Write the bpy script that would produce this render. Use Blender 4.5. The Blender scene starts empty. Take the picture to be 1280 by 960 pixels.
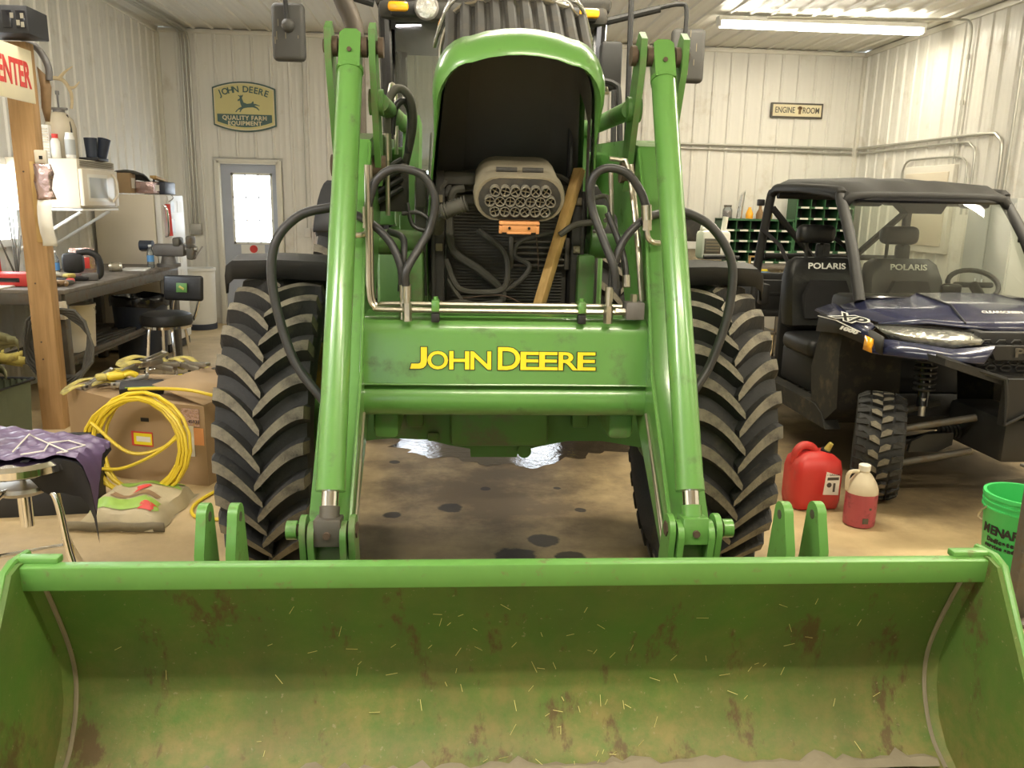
import bpy, bmesh, math, random
from mathutils import Vector, Matrix, Euler
PI = math.pi
R = math.radians
random.seed(7)
SC = bpy.context.scene
COL = SC.collection

# ------------------------------------------------------------------ camera
cam = bpy.data.cameras.new('camera')
cam.sensor_fit = 'HORIZONTAL'
cam.sensor_width = 36.0
cam.lens = 36.0 * 1016 / 1280
cam.clip_start = 0.05
cam.clip_end = 100
cam_o = bpy.data.objects.new('camera', cam)
COL.objects.link(cam_o)
_ps, _p, _ro = R(4.4), R(12.4), R(1.2)
_F = Vector((math.sin(_ps) * math.cos(_p), math.cos(_ps) * math.cos(_p), -math.sin(_p)))
_R0 = Vector((math.cos(_ps), -math.sin(_ps), 0))
_U0 = _R0.cross(_F)
_r = math.cos(_ro) * _R0 + math.sin(_ro) * _U0
_u = math.cos(_ro) * _U0 - math.sin(_ro) * _R0
cam_o.matrix_world = Matrix(((_r.x, _u.x, -_F.x, 0), (_r.y, _u.y, -_F.y, 0), (_r.z, _u.z, -_F.z, 1.6), (0, 0, 0, 1)))
SC.camera = cam_o

# ------------------------------------------------------------------ world, exposure
SC.view_settings.view_transform = 'Standard'
SC.view_settings.look = 'None'
SC.view_settings.gamma = 1.0
SC.view_settings.use_curve_mapping = False
SC.view_settings.exposure = 0.7
w = bpy.data.worlds.new('overcast_sky')
SC.world = w
w.use_nodes = True
bg = w.node_tree.nodes['Background']
bg.inputs[0].default_value = (0.72, 0.85, 1.0, 1)
bg.inputs[1].default_value = 7.0

ROOM_L, ROOM_R, ROOM_B, ROOM_F, ROOM_H = -3.62, 5.38, 10.9, -3.6, 3.62


def area_light(name, loc, sx, sy, power, col, rot=(0, 0, 0)):
    l = bpy.data.lights.new(name, 'AREA')
    l.shape = 'RECTANGLE'
    l.size, l.size_y, l.energy, l.color = sx, sy, power, col
    o = bpy.data.objects.new(name, l)
    o.location = loc
    o.rotation_euler = rot
    COL.objects.link(o)
    return o


WARM = (1.0, 0.90, 0.70)
COOL = (0.80, 0.90, 1.0)
# ceiling tubes out of the picture (their fittings are built with the room), and an added cool fill light at the front wall
TUBES = [(1.0, 4.3), (1.0, 0.6), (4.1, 4.6), (4.1, 0.8), (-2.3, 0.8), (-2.2, 5.2), (3.96, 9.1)]
TUBE_W = [42, 48, 76, 16, 64, 22, 22]
for (x, y), pw in zip(TUBES, TUBE_W):
    area_light('tube_lamp', (x, y, 3.46), 2.1, 0.07, pw, WARM if x > 0 else (1.0, 0.95, 0.92))
area_light('front_fill', (-1.9, -3.3, 1.7), 2.4, 2.2, 45, COOL, (R(90), 0, R(180)))

# ------------------------------------------------------------------ materials
def _nt(name):
    m = bpy.data.materials.new(name)
    m.use_nodes = True
    nt = m.node_tree
    return m, nt, nt.nodes['Principled BSDF']


def _c(c):
    return (c[0], c[1], c[2], 1)


def M(name, col, rough=.5, metal=0., var=.12, scale=9., bump=0., bscale=60., dirt=None, damt=.5, dscale=5., coat=0., coord='Object', spec=None, alpha=1., trans=0., ior=None):
    m, nt, b = _nt(name)
    N, L = nt.nodes.new, nt.links.new
    tc = N('ShaderNodeTexCoord')
    n = N('ShaderNodeTexNoise')
    n.inputs['Scale'].default_value = scale
    n.inputs['Detail'].default_value = 5
    L(tc.outputs[coord], n.inputs['Vector'])
    mx = N('ShaderNodeMix')
    mx.data_type = 'RGBA'
    mx.inputs[6].default_value = _c([max(0, v * (1 - var)) for v in col])
    mx.inputs[7].default_value = _c([min(1, v * (1 + var)) for v in col])
    L(n.outputs['Fac'], mx.inputs[0])
    out = mx.outputs[2]
    b.inputs['Roughness'].default_value = rough
    if dirt:
        n2 = N('ShaderNodeTexNoise')
        n2.inputs['Scale'].default_value = dscale
        n2.inputs['Detail'].default_value = 8
        n2.inputs['Roughness'].default_value = .65
        L(tc.outputs[coord], n2.inputs['Vector'])
        rp = N('ShaderNodeValToRGB')
        rp.color_ramp.elements[0].position = .62 - damt * .3
        rp.color_ramp.elements[1].position = .72
        L(n2.outputs['Fac'], rp.inputs[0])
        m2 = N('ShaderNodeMix')
        m2.data_type = 'RGBA'
        L(rp.outputs[0], m2.inputs[0])
        L(out, m2.inputs[6])
        m2.inputs[7].default_value = _c(dirt)
        out = m2.outputs[2]
        mr = N('ShaderNodeMapRange')
        mr.inputs[3].default_value = rough
        mr.inputs[4].default_value = .85
        L(rp.outputs[0], mr.inputs[0])
        L(mr.outputs[0], b.inputs['Roughness'])
    L(out, b.inputs['Base Color'])
    b.inputs['Metallic'].default_value = metal
    if coat:
        b.inputs['Coat Weight'].default_value = coat
        b.inputs['Coat Roughness'].default_value = .12
    if spec is not None:
        b.inputs['Specular IOR Level'].default_value = spec
    if alpha < 1:
        b.inputs['Alpha'].default_value = alpha
    if trans:
        b.inputs['Transmission Weight'].default_value = trans
    if ior:
        b.inputs['IOR'].default_value = ior
    if bump:
        nb = N('ShaderNodeTexNoise')
        nb.inputs['Scale'].default_value = bscale
        nb.inputs['Detail'].default_value = 6
        L(tc.outputs[coord], nb.inputs['Vector'])
        bp = N('ShaderNodeBump')
        bp.inputs['Strength'].default_value = bump
        bp.inputs['Distance'].default_value = .01
        L(nb.outputs['Fac'], bp.inputs['Height'])
        L(bp.outputs[0], b.inputs['Normal'])
    return m


def emis(name, col, st):
    m, nt, b = _nt(name)
    b.inputs['Base Color'].default_value = _c(col)
    b.inputs['Emission Color'].default_value = _c(col)
    b.inputs['Emission Strength'].default_value = st
    return m


def glass(name, tint, amt=.9, rough=.03):
    m, nt, b = _nt(name)
    N, L = nt.nodes.new, nt.links.new
    o = nt.nodes['Material Output']
    t = N('ShaderNodeBsdfTransparent')
    t.inputs[0].default_value = _c(tint)
    g = N('ShaderNodeBsdfGlossy')
    g.inputs[0].default_value = (1, 1, 1, 1)
    g.inputs['Roughness'].default_value = rough
    fr = N('ShaderNodeFresnel')
    fr.inputs[0].default_value = 1.45
    d = N('ShaderNodeBsdfDiffuse')
    d.inputs[0].default_value = (.5, .5, .45, 1)
    m1 = N('ShaderNodeMixShader')
    m1.inputs[0].default_value = 1 - amt
    L(t.outputs[0], m1.inputs[1])
    L(d.outputs[0], m1.inputs[2])
    m2 = N('ShaderNodeMixShader')
    L(fr.outputs[0], m2.inputs[0])
    L(m1.outputs[0], m2.inputs[1])
    L(g.outputs[0], m2.inputs[2])
    L(m2.outputs[0], o.inputs[0])
    return m


GREEN = (.115, .29, .062)
MAT = dict(
    green=M('green_paint', GREEN, .30, 0, .06, 4, coat=.5, dirt=(.09, .16, .05), damt=.12, dscale=9),
    greend=M('green_paint_dusty', (.09, .22, .05), .5, 0, .12, 5, dirt=(.15, .14, .08), damt=.35, dscale=7),
    mirrorgrey=M('mirror_grey', (.060, .058, .054), .6, 0, .2, 12),
    rimyellow=M('rim_yellow', (.30, .22, .03), .6, 0, .2, 9, dirt=(.12, .10, .06), damt=.5, dscale=9),
    tubegrey=M('tube_grey', (.21, .19, .145), .7, 0, .2, 30),
    stackbrown=M('stack_brown', (.085, .07, .055), .6, .3, .35, 9, bump=.2, bscale=40),
    greenscuff=M('green_paint_scuffed', GREEN, .4, 0, .1, 6, dirt=(.17, .17, .075), damt=.12, dscale=26),
    black=M('black_plastic', (.015, .015, .015), .55, 0, .2, 20, bump=.1, bscale=300),
    blackdust=M('dusty_black_plastic', (.038, .036, .031), .7, 0, .3, 6, dirt=(.10, .085, .06), damt=.35, dscale=8),
    blackgl=M('black_gloss', (.01, .01, .012), .16, 0, .1),
    interior=M('hood_liner', (.10, .095, .08), .85, 0, .25, 4),
    rubber=M('tire_rubber', (.026, .026, .025), .72, 0, .3, 7, bump=.25, bscale=90, dirt=(.075, .066, .05), damt=.12, dscale=6),
    lugtop=M('lug_dust', (.18, .16, .118), .9, 0, .3, 16, bump=.35, bscale=130, dirt=(.05, .045, .038), damt=.55, dscale=15),
    hose=M('hydraulic_hose', (.028, .028, .028), .42, 0, .2, 30),
    hosedust=M('dusty_hose', (.085, .08, .065), .75, 0, .3, 14),
    zinc=M('zinc_steel', (.48, .45, .37), .28, .9, .1, 30),
    steel=M('bare_steel', (.42, .40, .36), .38, .9, .15, 18),
    chrome=M('chrome', (.80, .80, .80), .08, 1., .03),
    darksteel=M('dark_steel', (.13, .12, .10), .55, .6, .25, 14, dirt=(.16, .11, .07), damt=.4, dscale=14),
    rust=M('rusty_pin', (.11, .075, .05), .8, .2, .3, 30),
    castgrey=M('valve_grey', (.16, .15, .14), .55, .3, .12, 30),
    yellow=M('decal_yellow', (.86, .70, .02), .45, 0, .02),
    decalblack=M('decal_black', (.012, .012, .012), .5, 0, .02),
    white=M('white_paint', (.76, .75, .70), .5, 0, .05, 6),
    cream=M('cream_enamel', (.66, .59, .46), .4, 0, .05, 4),
    wood=None, card=None,
    tan=M('dusty_tan', (.25, .215, .145), .85, 0, .25, 12, bump=.15, bscale=80),
    orange=M('orange_plastic', (.80, .36, .14), .5, 0, .06),
    amber=M('amber_lens', (.95, .42, .02), .2, 0, .08, 60, coat=.5),
    lens=M('clear_lens', (.46, .46, .42), .16, .7, .55, 34, bump=1., bscale=30, coat=1),
    red=M('red_plastic', (.55, .035, .03), .42, 0, .1, 8, dirt=(.40, .08, .06), damt=.3, dscale=6),
    redlab=M('red_print', (.60, .05, .04), .5, 0, .05),
    navy=M('navy_paint', (.022, .025, .060), .26, 0, .1, 4, coat=.7),
    utvblack=M('utv_black', (.017, .0165, .015), .6, 0, .2, 12, bump=.08, bscale=200),
    utvdirt=M('utv_dirty', (.020, .019, .015), .75, 0, .3, 7, dirt=(.09, .072, .042), damt=.35, dscale=11),
    vinyl=M('black_vinyl', (.012, .012, .012), .45, 0, .2, 8, bump=.1, bscale=90),
    bucketgreen=M('bucket_green', (.05, .50, .12), .4, 0, .05, 5),
    yhose=M('yellow_hose', (.74, .55, .03), .42, 0, .1, 6),
    strap=M('yellow_strap', (.48, .40, .10), .8, 0, .25, 14, dirt=(.12, .10, .06), damt=.5, dscale=12),
    purple=M('purple_satin', (.13, .085, .175), .36, 0, .15, 12),
    blackcloth=M('black_cloth', (.014, .013, .014), .85, 0, .2, 20),
    navyplastic=M('blue_black_plastic', (.030, .038, .058), .5, 0, .15, 8),
    greybox=M('grey_enamel', (.42, .43, .41), .45, .2, .06, 6),
    bingreen=M('cabinet_green', (.035, .12, .045), .5, 0, .1, 6),
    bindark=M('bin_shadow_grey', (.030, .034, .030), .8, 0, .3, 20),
    galv=M('galvanised_pipe', (.50, .49, .44), .4, .7, .1, 12),
    blueprint=M('blue_print', (.10, .28, .55), .5, 0, .1),
    paper=M('paper', (.78, .75, .66), .7, 0, .06, 20),
    glasscab=glass('cab_glass', (.32, .36, .30), .88),
    glassutv=glass('windshield_glass', (.72, .77, .68), .97, .02),
    glassdoor=glass('pane_glass', (.95, .97, 1.0), .98),
    clearplastic=glass('clear_plastic', (.80, .86, .90), .8, .15),
    tubeglow=emis('tube_glow', (1.0, .95, .82), 16.),
    skylit=emis('daylit_pane', (.84, .92, 1.0), 9.),
    antler=M('antler', (.62, .50, .30), .6, 0, .2, 20),
    tank=M('tank_plastic', (.50, .44, .32), .55, 0, .1, 8),
    pinkjug=M('pink_fluid', (.42, .075, .095), .35, 0, .12, 9, dirt=(.22, .05, .06), damt=.3, dscale=20),
    jugtop=M('milky_plastic', (.60, .52, .38), .45, 0, .08),
    bench=M('bench_steel', (.20, .175, .145), .6, .2, .25, 5, dirt=(.10, .08, .065), damt=.5, dscale=6),
    foil=M('pink_foil', (.55, .40, .38), .22, .8, .2, 14, bump=.7, bscale=26),
    signyellow=M('sign_cream', (.66, .60, .28), .55, 0, .04),
    signgreen=M('sign_green', (.085, .15, .135), .55, 0, .06),
    signcream=M('sign_board', (.74, .66, .44), .6, 0, .06),
    doorblue=M('door_paint', (.40, .43, .50), .5, 0, .04),
    lime=M('lime_print', (.27, .44, .07), .45, 0, .2, 12),
    feed=M('feed_bag_tan', (.44, .37, .23), .55, 0, .25, 9, bump=.3, bscale=25),
    straw=M('straw', (.62, .55, .20), .8, 0, .2),
    hide=M('leather_holster', (.24, .15, .07), .7, 0, .25, 20),
)


def wood_mat(name, a, b_, sc):
    m, nt, b = _nt(name)
    N, L = nt.nodes.new, nt.links.new
    tc = N('ShaderNodeTexCoord')
    mp = N('ShaderNodeMapping')
    mp.inputs['Scale'].default_value = sc
    L(tc.outputs['Object'], mp.inputs[0])
    n = N('ShaderNodeTexNoise')
    n.inputs['Scale'].default_value = 4
    n.inputs['Detail'].default_value = 8
    n.inputs['Distortion'].default_value = .8
    L(mp.outputs[0], n.inputs['Vector'])
    rp = N('ShaderNodeValToRGB')
    rp.color_ramp.elements[0].color = _c(b_)
    rp.color_ramp.elements[0].position = .3
    rp.color_ramp.elements[1].color = _c(a)
    rp.color_ramp.elements[1].position = .65
    L(n.outputs['Fac'], rp.inputs[0])
    L(rp.outputs[0], b.inputs['Base Color'])
    b.inputs['Roughness'].default_value = .7
    return m


MAT['wood'] = wood_mat('post_wood', (.46, .28, .12), (.33, .19, .075), (7, 7, .6))
MAT['stick'] = wood_mat('stick_wood', (.52, .34, .12), (.38, .23, .07), (9, 9, 1.2))
MAT['card'] = M('cardboard', (.36, .245, .13), .8, 0, .12, 6)


def paint_wear(name):
    """loader bucket paint: green with rust scrapes and a film of soil that thickens toward the floor of the bucket"""
    m, nt, b = _nt(name)
    N, L = nt.nodes.new, nt.links.new
    tc = N('ShaderNodeTexCoord')

    def noise(sc, det=6, rough=.6, mapping=None):
        n = N('ShaderNodeTexNoise')
        n.inputs['Scale'].default_value = sc
        n.inputs['Detail'].default_value = det
        n.inputs['Roughness'].default_value = rough
        if mapping:
            mp = N('ShaderNodeMapping')
            mp.inputs['Scale'].default_value = mapping
            L(tc.outputs['Object'], mp.inputs[0])
            L(mp.outputs[0], n.inputs['Vector'])
        else:
            L(tc.outputs['Object'], n.inputs['Vector'])
        return n.outputs['Fac']

    def ramp(inp, p0, p1, c0=(0, 0, 0), c1=(1, 1, 1)):
        rp = N('ShaderNodeValToRGB')
        rp.color_ramp.elements[0].position = p0
        rp.color_ramp.elements[1].position = p1
        rp.color_ramp.elements[0].color = _c(c0)
        rp.color_ramp.elements[1].color = _c(c1)
        L(inp, rp.inputs[0])
        return rp.outputs[0]

    def mix(f, a, c):
        mx = N('ShaderNodeMix')
        mx.data_type = 'RGBA'
        L(f, mx.inputs[0])
        for s, v in ((6, a), (7, c)):
            if isinstance(v, tuple):
                mx.inputs[s].default_value = _c(v)
            else:
                L(v, mx.inputs[s])
        return mx.outputs[2]

    def math_(op, a, c):
        q = N('ShaderNodeMath')
        q.operation = op
        for i, v in enumerate((a, c)):
            if isinstance(v, (int, float)):
                q.inputs[i].default_value = v
            else:
                L(v, q.inputs[i])
        q.use_clamp = True
        return q.outputs[0]
    base = mix(noise(5), (.052, .132, .015), (.080, .185, .024))
    # soil film: a worn layer of dried dirt lying in the bottom third of the bucket, ragged upper edge
    sx = N('ShaderNodeSeparateXYZ')
    L(tc.outputs['Object'], sx.inputs[0])
    h = N('ShaderNodeMapRange')
    h.inputs[1].default_value = .42
    h.inputs[2].default_value = .02
    L(sx.outputs[2], h.inputs[0])
    soil = math_('MULTIPLY', math_('ADD', math_('MULTIPLY', h.outputs[0], .95), math_('SUBTRACT', noise(3.5, 8, .62), .42)), ramp(noise(14, 8, .7), .25, .62))
    c = mix(soil, base, (.235, .192, .058))
    # brown film streaked in the upper panel
    film = math_('MULTIPLY', ramp(noise(3.2, 8, .6, (1, 1, .45)), .42, .72), .5)
    c = mix(film, c, (.085, .085, .03))
    rust = ramp(noise(5, 10, .72, (1.7, 1, .65)), .565, .635)
    c = mix(math_('MULTIPLY', rust, .75), c, (.095, .046, .020))
    sp = ramp(noise(60, 4, .6), .66, .70)
    c = mix(math_('MULTIPLY', sp, .6), c, (.27, .24, .13))
    L(c, b.inputs['Base Color'])
    b.inputs['Roughness'].default_value = .62
    bp = N('ShaderNodeBump')
    bp.inputs['Strength'].default_value = .2
    bp.inputs['Distance'].default_value = .006
    L(noise(30, 8, .7), bp.inputs['Height'])
    L(bp.outputs[0], b.inputs['Normal'])
    return m


MAT['bucket'] = paint_wear('bucket_paint')


def floor_mat():
    m, nt, b = _nt('concrete')
    N, L = nt.nodes.new, nt.links.new
    tc = N('ShaderNodeTexCoord')

    def noise(sc, det=6, rough=.6):
        n = N('ShaderNodeTexNoise')
        n.inputs['Scale'].default_value = sc
        n.inputs['Detail'].default_value = det
        n.inputs['Roughness'].default_value = rough
        L(tc.outputs['Object'], n.inputs['Vector'])
        return n
    rp = N('ShaderNodeValToRGB')
    e = rp.color_ramp.elements
    e[0].position, e[0].color = .30, (.37, .275, .145, 1)
    e[1].position, e[1].color = .70, (.60, .46, .255, 1)
    L(noise(1.6, 9, .62).outputs['Fac'], rp.inputs[0])
    out = rp.outputs[0]
    # worn-in tyre grime lanes and drips
    rp2 = N('ShaderNodeValToRGB')
    rp2.color_ramp.elements[0].position = .52
    rp2.color_ramp.elements[1].position = .72
    L(noise(.9, 8, .6).outputs['Fac'], rp2.inputs[0])
    mx = N('ShaderNodeMix')
    mx.data_type = 'RGBA'
    mm = N('ShaderNodeMath')
    mm.operation = 'MULTIPLY'
    mm.inputs[1].default_value = .7
    L(rp2.outputs[0], mm.inputs[0])
    L(mm.outputs[0], mx.inputs[0])
    L(out, mx.inputs[6])
    mx.inputs[7].default_value = (.17, .13, .085, 1)
    out = mx.outputs[2]
    # oil grime under the tractor, with the shade under both machines painted in
    grime_shade = noise(2.6, 9, .68)
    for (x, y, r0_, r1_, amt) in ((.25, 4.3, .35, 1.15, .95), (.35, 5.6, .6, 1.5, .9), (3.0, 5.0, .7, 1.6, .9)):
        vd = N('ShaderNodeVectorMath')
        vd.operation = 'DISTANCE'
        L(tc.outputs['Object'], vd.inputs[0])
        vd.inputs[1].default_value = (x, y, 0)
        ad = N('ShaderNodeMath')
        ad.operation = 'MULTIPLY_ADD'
        L(grime_shade.outputs['Fac'], ad.inputs[0])
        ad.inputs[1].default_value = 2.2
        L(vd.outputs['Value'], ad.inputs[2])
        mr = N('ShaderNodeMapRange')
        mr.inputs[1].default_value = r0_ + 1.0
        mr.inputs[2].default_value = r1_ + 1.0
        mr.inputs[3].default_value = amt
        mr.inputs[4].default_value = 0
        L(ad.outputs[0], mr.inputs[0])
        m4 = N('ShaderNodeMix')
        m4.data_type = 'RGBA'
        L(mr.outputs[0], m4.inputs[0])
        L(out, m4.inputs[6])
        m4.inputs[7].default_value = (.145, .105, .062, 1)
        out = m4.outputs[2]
    # oil drips
    wob = noise(9, 4)
    spots = [(.46, 3.70, .075), (.30, 3.50, .10), (.56, 3.50, .07), (-.32, 3.45, .035), (-.30, 4.05, .045), (.70, 4.1, .03), (.62, 4.45, .022), (-.35, 4.95, .03), (.0, 4.15, .06), (.2, 4.45, .03)]
    for (x, y, r_) in spots:
        vd = N('ShaderNodeVectorMath')
        vd.operation = 'DISTANCE'
        L(tc.outputs['Object'], vd.inputs[0])
        vd.inputs[1].default_value = (x, y, 0)
        ad = N('ShaderNodeMath')
        ad.operation = 'MULTIPLY_ADD'
        L(wob.outputs['Fac'], ad.inputs[0])
        ad.inputs[1].default_value = r_ * 1.2
        L(vd.outputs['Value'], ad.inputs[2])
        mr = N('ShaderNodeMapRange')
        mr.inputs[1].default_value = r_ * 1.55
        mr.inputs[2].default_value = r_ * 1.75
        mr.inputs[3].default_value = .85
        mr.inputs[4].default_value = 0
        L(ad.outputs[0], mr.inputs[0])
        m3 = N('ShaderNodeMix')
        m3.data_type = 'RGBA'
        L(mr.outputs[0], m3.inputs[0])
        L(out, m3.inputs[6])
        m3.inputs[7].default_value = (.022, .022, .024, 1)
        out = m3.outputs[2]
    L(out, b.inputs['Base Color'])
    b.inputs['Roughness'].default_value = .55
    b.inputs['Specular IOR Level'].default_value = .35
    bp = N('ShaderNodeBump')
    bp.inputs['Strength'].default_value = .12
    bp.inputs['Distance'].default_value = .01
    L(noise(40, 6).outputs['Fac'], bp.inputs['Height'])
    L(bp.outputs[0], b.inputs['Normal'])
    return m


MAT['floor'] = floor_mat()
MAT['wall'] = M('white_steel_sheet', (.73, .71, .645), .38, 0, .03, 2, dirt=(.60, .56, .47), damt=.15, dscale=2.5)
MAT['ceil'] = M('white_ceiling_sheet', (.66, .64, .57), .40, 0, .03, 2)
MAT['trim'] = M('white_trim', (.70, .67, .58), .4, 0, .03)
MAT['puddle'] = M('wet_film', (.045, .036, .026), .03, 0, .1, 6, bump=.25, bscale=22, alpha=.72)


# ------------------------------------------------------------------ mesh builder
class B:
    def __init__(s):
        s.bm = bmesh.new()
        s.mi = 0

    def mat(s, i):
        s.mi = i
        return s

    def _fin(s, faces, smooth):
        for f in faces:
            f.material_index = s.mi
            f.smooth = smooth

    def face(s, pts, smooth=False):
        vs = [s.bm.verts.new(p) for p in pts]
        f = s.bm.faces.new(vs)
        s._fin([f], smooth)
        return f

    def box(s, c, d, bev=0., rot=None, seg=2):
        r = bmesh.ops.create_cube(s.bm, size=1.0)
        vs = r['verts']
        for v in vs:
            v.co = Vector((v.co.x * d[0], v.co.y * d[1], v.co.z * d[2]))
        fs = list({f for v in vs for f in v.link_faces})
        if bev:
            es = list({e for v in vs for e in v.link_edges})
            q = bmesh.ops.bevel(s.bm, geom=es, offset=min(bev, min(d) * .49), segments=seg, affect='EDGES', profile=.5)
            vs = list({v for f in q['faces'] for v in f.verts} | {v for v in vs if v.is_valid})
            fs = list({f for v in vs for f in v.link_faces})
        mt = Matrix.Translation(Vector(c))
        if rot is not None:
            mt = mt @ (Euler(rot).to_matrix().to_4x4() if not isinstance(rot, Matrix) else rot.to_4x4())
        bmesh.ops.transform(s.bm, matrix=mt, verts=vs)
        s._fin(fs, bool(bev))
        return s

    def cyl(s, p0, p1, r0, r1=None, n=16, cap=True):
        r1 = r0 if r1 is None else r1
        p0, p1 = Vector(p0), Vector(p1)
        d = (p1 - p0)
        q = d.to_track_quat('Z', 'Y')
        ring = []
        for p, r_ in ((p0, r0), (p1, r1)):
            ring.append([s.bm.verts.new(p + q @ Vector((r_ * math.cos(2 * PI * i / n), r_ * math.sin(2 * PI * i / n), 0))) for i in range(n)])
        fs = []
        for i in range(n):
            j = (i + 1) % n
            fs.append(s.bm.faces.new((ring[0][i], ring[0][j], ring[1][j], ring[1][i])))
        s._fin(fs, True)
        if cap:
            s._fin([s.bm.faces.new(list(reversed(ring[0]))), s.bm.faces.new(ring[1])], False)
        return s

    def tube(s, pts, r, n=8, sm=0, cyc=False, rs=None):
        pts = [Vector(p) for p in pts]
        if sm:
            pts = spline(pts, sm, cyc)
        m = len(pts)
        rings = []
        prev = None
        for i, p in enumerate(pts):
            a = pts[(i - 1) % m] if (cyc or i > 0) else p
            c = pts[(i + 1) % m] if (cyc or i < m - 1) else p
            t = (c - a).normalized()
            if prev is None:
                up = Vector((0, 0, 1)) if abs(t.z) < .9 else Vector((1, 0, 0))
                u_ = t.cross(up).normalized()
            else:
                u_ = (prev - t * prev.dot(t)).normalized()
            prev = u_
            v_ = t.cross(u_)
            rr = rs(i / max(1, m - 1)) if rs else r
            rings.append([s.bm.verts.new(p + rr * (math.cos(2 * PI * k / n) * u_ + math.sin(2 * PI * k / n) * v_)) for k in range(n)])
        fs = []
        for i in range(m if cyc else m - 1):
            a, c = rings[i], rings[(i + 1) % m]
            for k in range(n):
                l = (k + 1) % n
                fs.append(s.bm.faces.new((a[k], a[l], c[l], c[k])))
        s._fin(fs, True)
        if not cyc:
            s._fin([s.bm.faces.new(list(reversed(rings[0]))), s.bm.faces.new(rings[-1])], False)
        return s

    def lathe(s, prof, n=24, mt=None, a0=0., a1=2 * PI):
        mt = mt or Matrix.Identity(4)
        full = abs(a1 - a0) > 2 * PI - 1e-4
        k = n if full else n + 1
        rings = []
        for (r_, z) in prof:
            if r_ < 1e-6 and full:
                rings.append([s.bm.verts.new(mt @ Vector((0, 0, z)))])
            else:
                rings.append([s.bm.verts.new(mt @ Vector((r_ * math.cos(a0 + (a1 - a0) * i / n), r_ * math.sin(a0 + (a1 - a0) * i / n), z))) for i in range(k)])
        fs = []
        for a, c in zip(rings, rings[1:]):
            for i in range(n):
                j = (i + 1) % k if full else i + 1
                if len(a) == 1 and len(c) == 1:
                    continue
                if len(a) == 1:
                    fs.append(s.bm.faces.new((a[0], c[j], c[i])))
                elif len(c) == 1:
                    fs.append(s.bm.faces.new((a[i], a[j], c[0])))
                else:
                    fs.append(s.bm.faces.new((a[i], a[j], c[j], c[i])))
        s._fin(fs, True)
        return s

    def prism(s, poly, axis, a, b, smooth=False):
        """poly: 2D points; axis 'x' -> (y,z), 'y' -> (x,z), 'z' -> (x,y)"""
        def P3(p, t):
            return {'x': (t, p[0], p[1]), 'y': (p[0], t, p[1]), 'z': (p[0], p[1], t)}[axis]
        va = [s.bm.verts.new(P3(p, a)) for p in poly]
        vb = [s.bm.verts.new(P3(p, b)) for p in poly]
        n = len(poly)
        fs = [s.bm.faces.new(va), s.bm.faces.new(list(reversed(vb)))]
        s._fin(fs, False)
        sd = [s.bm.faces.new((va[i], vb[i], vb[(i + 1) % n], va[(i + 1) % n])) for i in range(n)]
        s._fin(sd, smooth)
        return s

    def grid(s, rows, smooth=True, cu=False):
        vs = [[s.bm.verts.new(p) for p in row] for row in rows]
        fs = []
        for a, c in zip(vs, vs[1:]):
            n = len(a)
            for i in range(n if cu else n - 1):
                j = (i + 1) % n
                fs.append(s.bm.faces.new((a[i], a[j], c[j], c[i])))
        s._fin(fs, smooth)
        return fs

    def ball(s, c, r, n=12, sc=(1, 1, 1)):
        prof = [(r * math.sin(PI * i / (n // 2)), -r * math.cos(PI * i / (n // 2))) for i in range(n // 2 + 1)]
        prof[0] = (0, -r)
        prof[-1] = (0, r)
        return s.lathe(prof, n, Matrix.Translation(Vector(c)) @ Matrix.Diagonal((*sc, 1)))


def spline(pts, k, cyc=False):
    out = []
    n = len(pts)
    rng = range(n) if cyc else range(n - 1)
    for i in rng:
        p1, p2 = pts[i], pts[(i + 1) % n]
        p0 = pts[(i - 1) % n] if (cyc or i > 0) else p1 * 2 - p2
        p3 = pts[(i + 2) % n] if (cyc or i < n - 2) else p2 * 2 - p1
        for j in range(k):
            t = j / k
            out.append(.5 * ((2 * p1) + (-p0 + p2) * t + (2 * p0 - 5 * p1 + 4 * p2 - p3) * t * t + (-p0 + 3 * p1 - 3 * p2 + p3) * t ** 3))
    if not cyc:
        out.append(pts[-1])
    return out


MW = {}


def obj(name, b, mats, parent=None, world=False, ang=38, solid=0.):
    if isinstance(b, B):
        if world and parent is not None:
            b.bm.transform(MW[parent.name].inverted())
        bmesh.ops.recalc_face_normals(b.bm, faces=b.bm.faces)
        me = bpy.data.meshes.new(name)
        b.bm.to_mesh(me)
        b.bm.free()
        me.set_sharp_from_angle(angle=R(ang))
    else:
        me = b
    o = bpy.data.objects.new(name, me)
    COL.objects.link(o)
    if isinstance(b, B):
        for m in (mats if isinstance(mats, (list, tuple)) else [mats]):
            me.materials.append(MAT[m] if isinstance(m, str) else m)
    if parent is not None:
        o.parent = parent
        MW[o.name] = MW[parent.name]
    else:
        MW[o.name] = Matrix.Identity(4)
    if solid:
        md = o.modifiers.new('thickness', 'SOLIDIFY')
        md.thickness = solid
        md.offset = 0
    return o


def thing(name, label, cat, loc=(0, 0, 0), rz=0., group=None, tilt=None):
    o = bpy.data.objects.new(name, None)
    o.empty_display_size = .1
    COL.objects.link(o)
    o.location = loc
    o.rotation_euler = (0, 0, rz) if tilt is None else (tilt[0], tilt[1], rz)
    MW[o.name] = Matrix.Translation(Vector(loc)) @ o.rotation_euler.to_matrix().to_4x4()
    o['label'] = label
    o['category'] = cat
    if group:
        o['group'] = group
    return o


def tag(o, label, cat, group=None, loc=None, rz=None):
    o['label'] = label
    o['category'] = cat
    if group:
        o['group'] = group
    if loc is not None:
        o.location = loc
    if rz is not None:
        o.rotation_euler = (0, 0, rz)
    return o


def struct(o):
    o['kind'] = 'structure'
    return o


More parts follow.
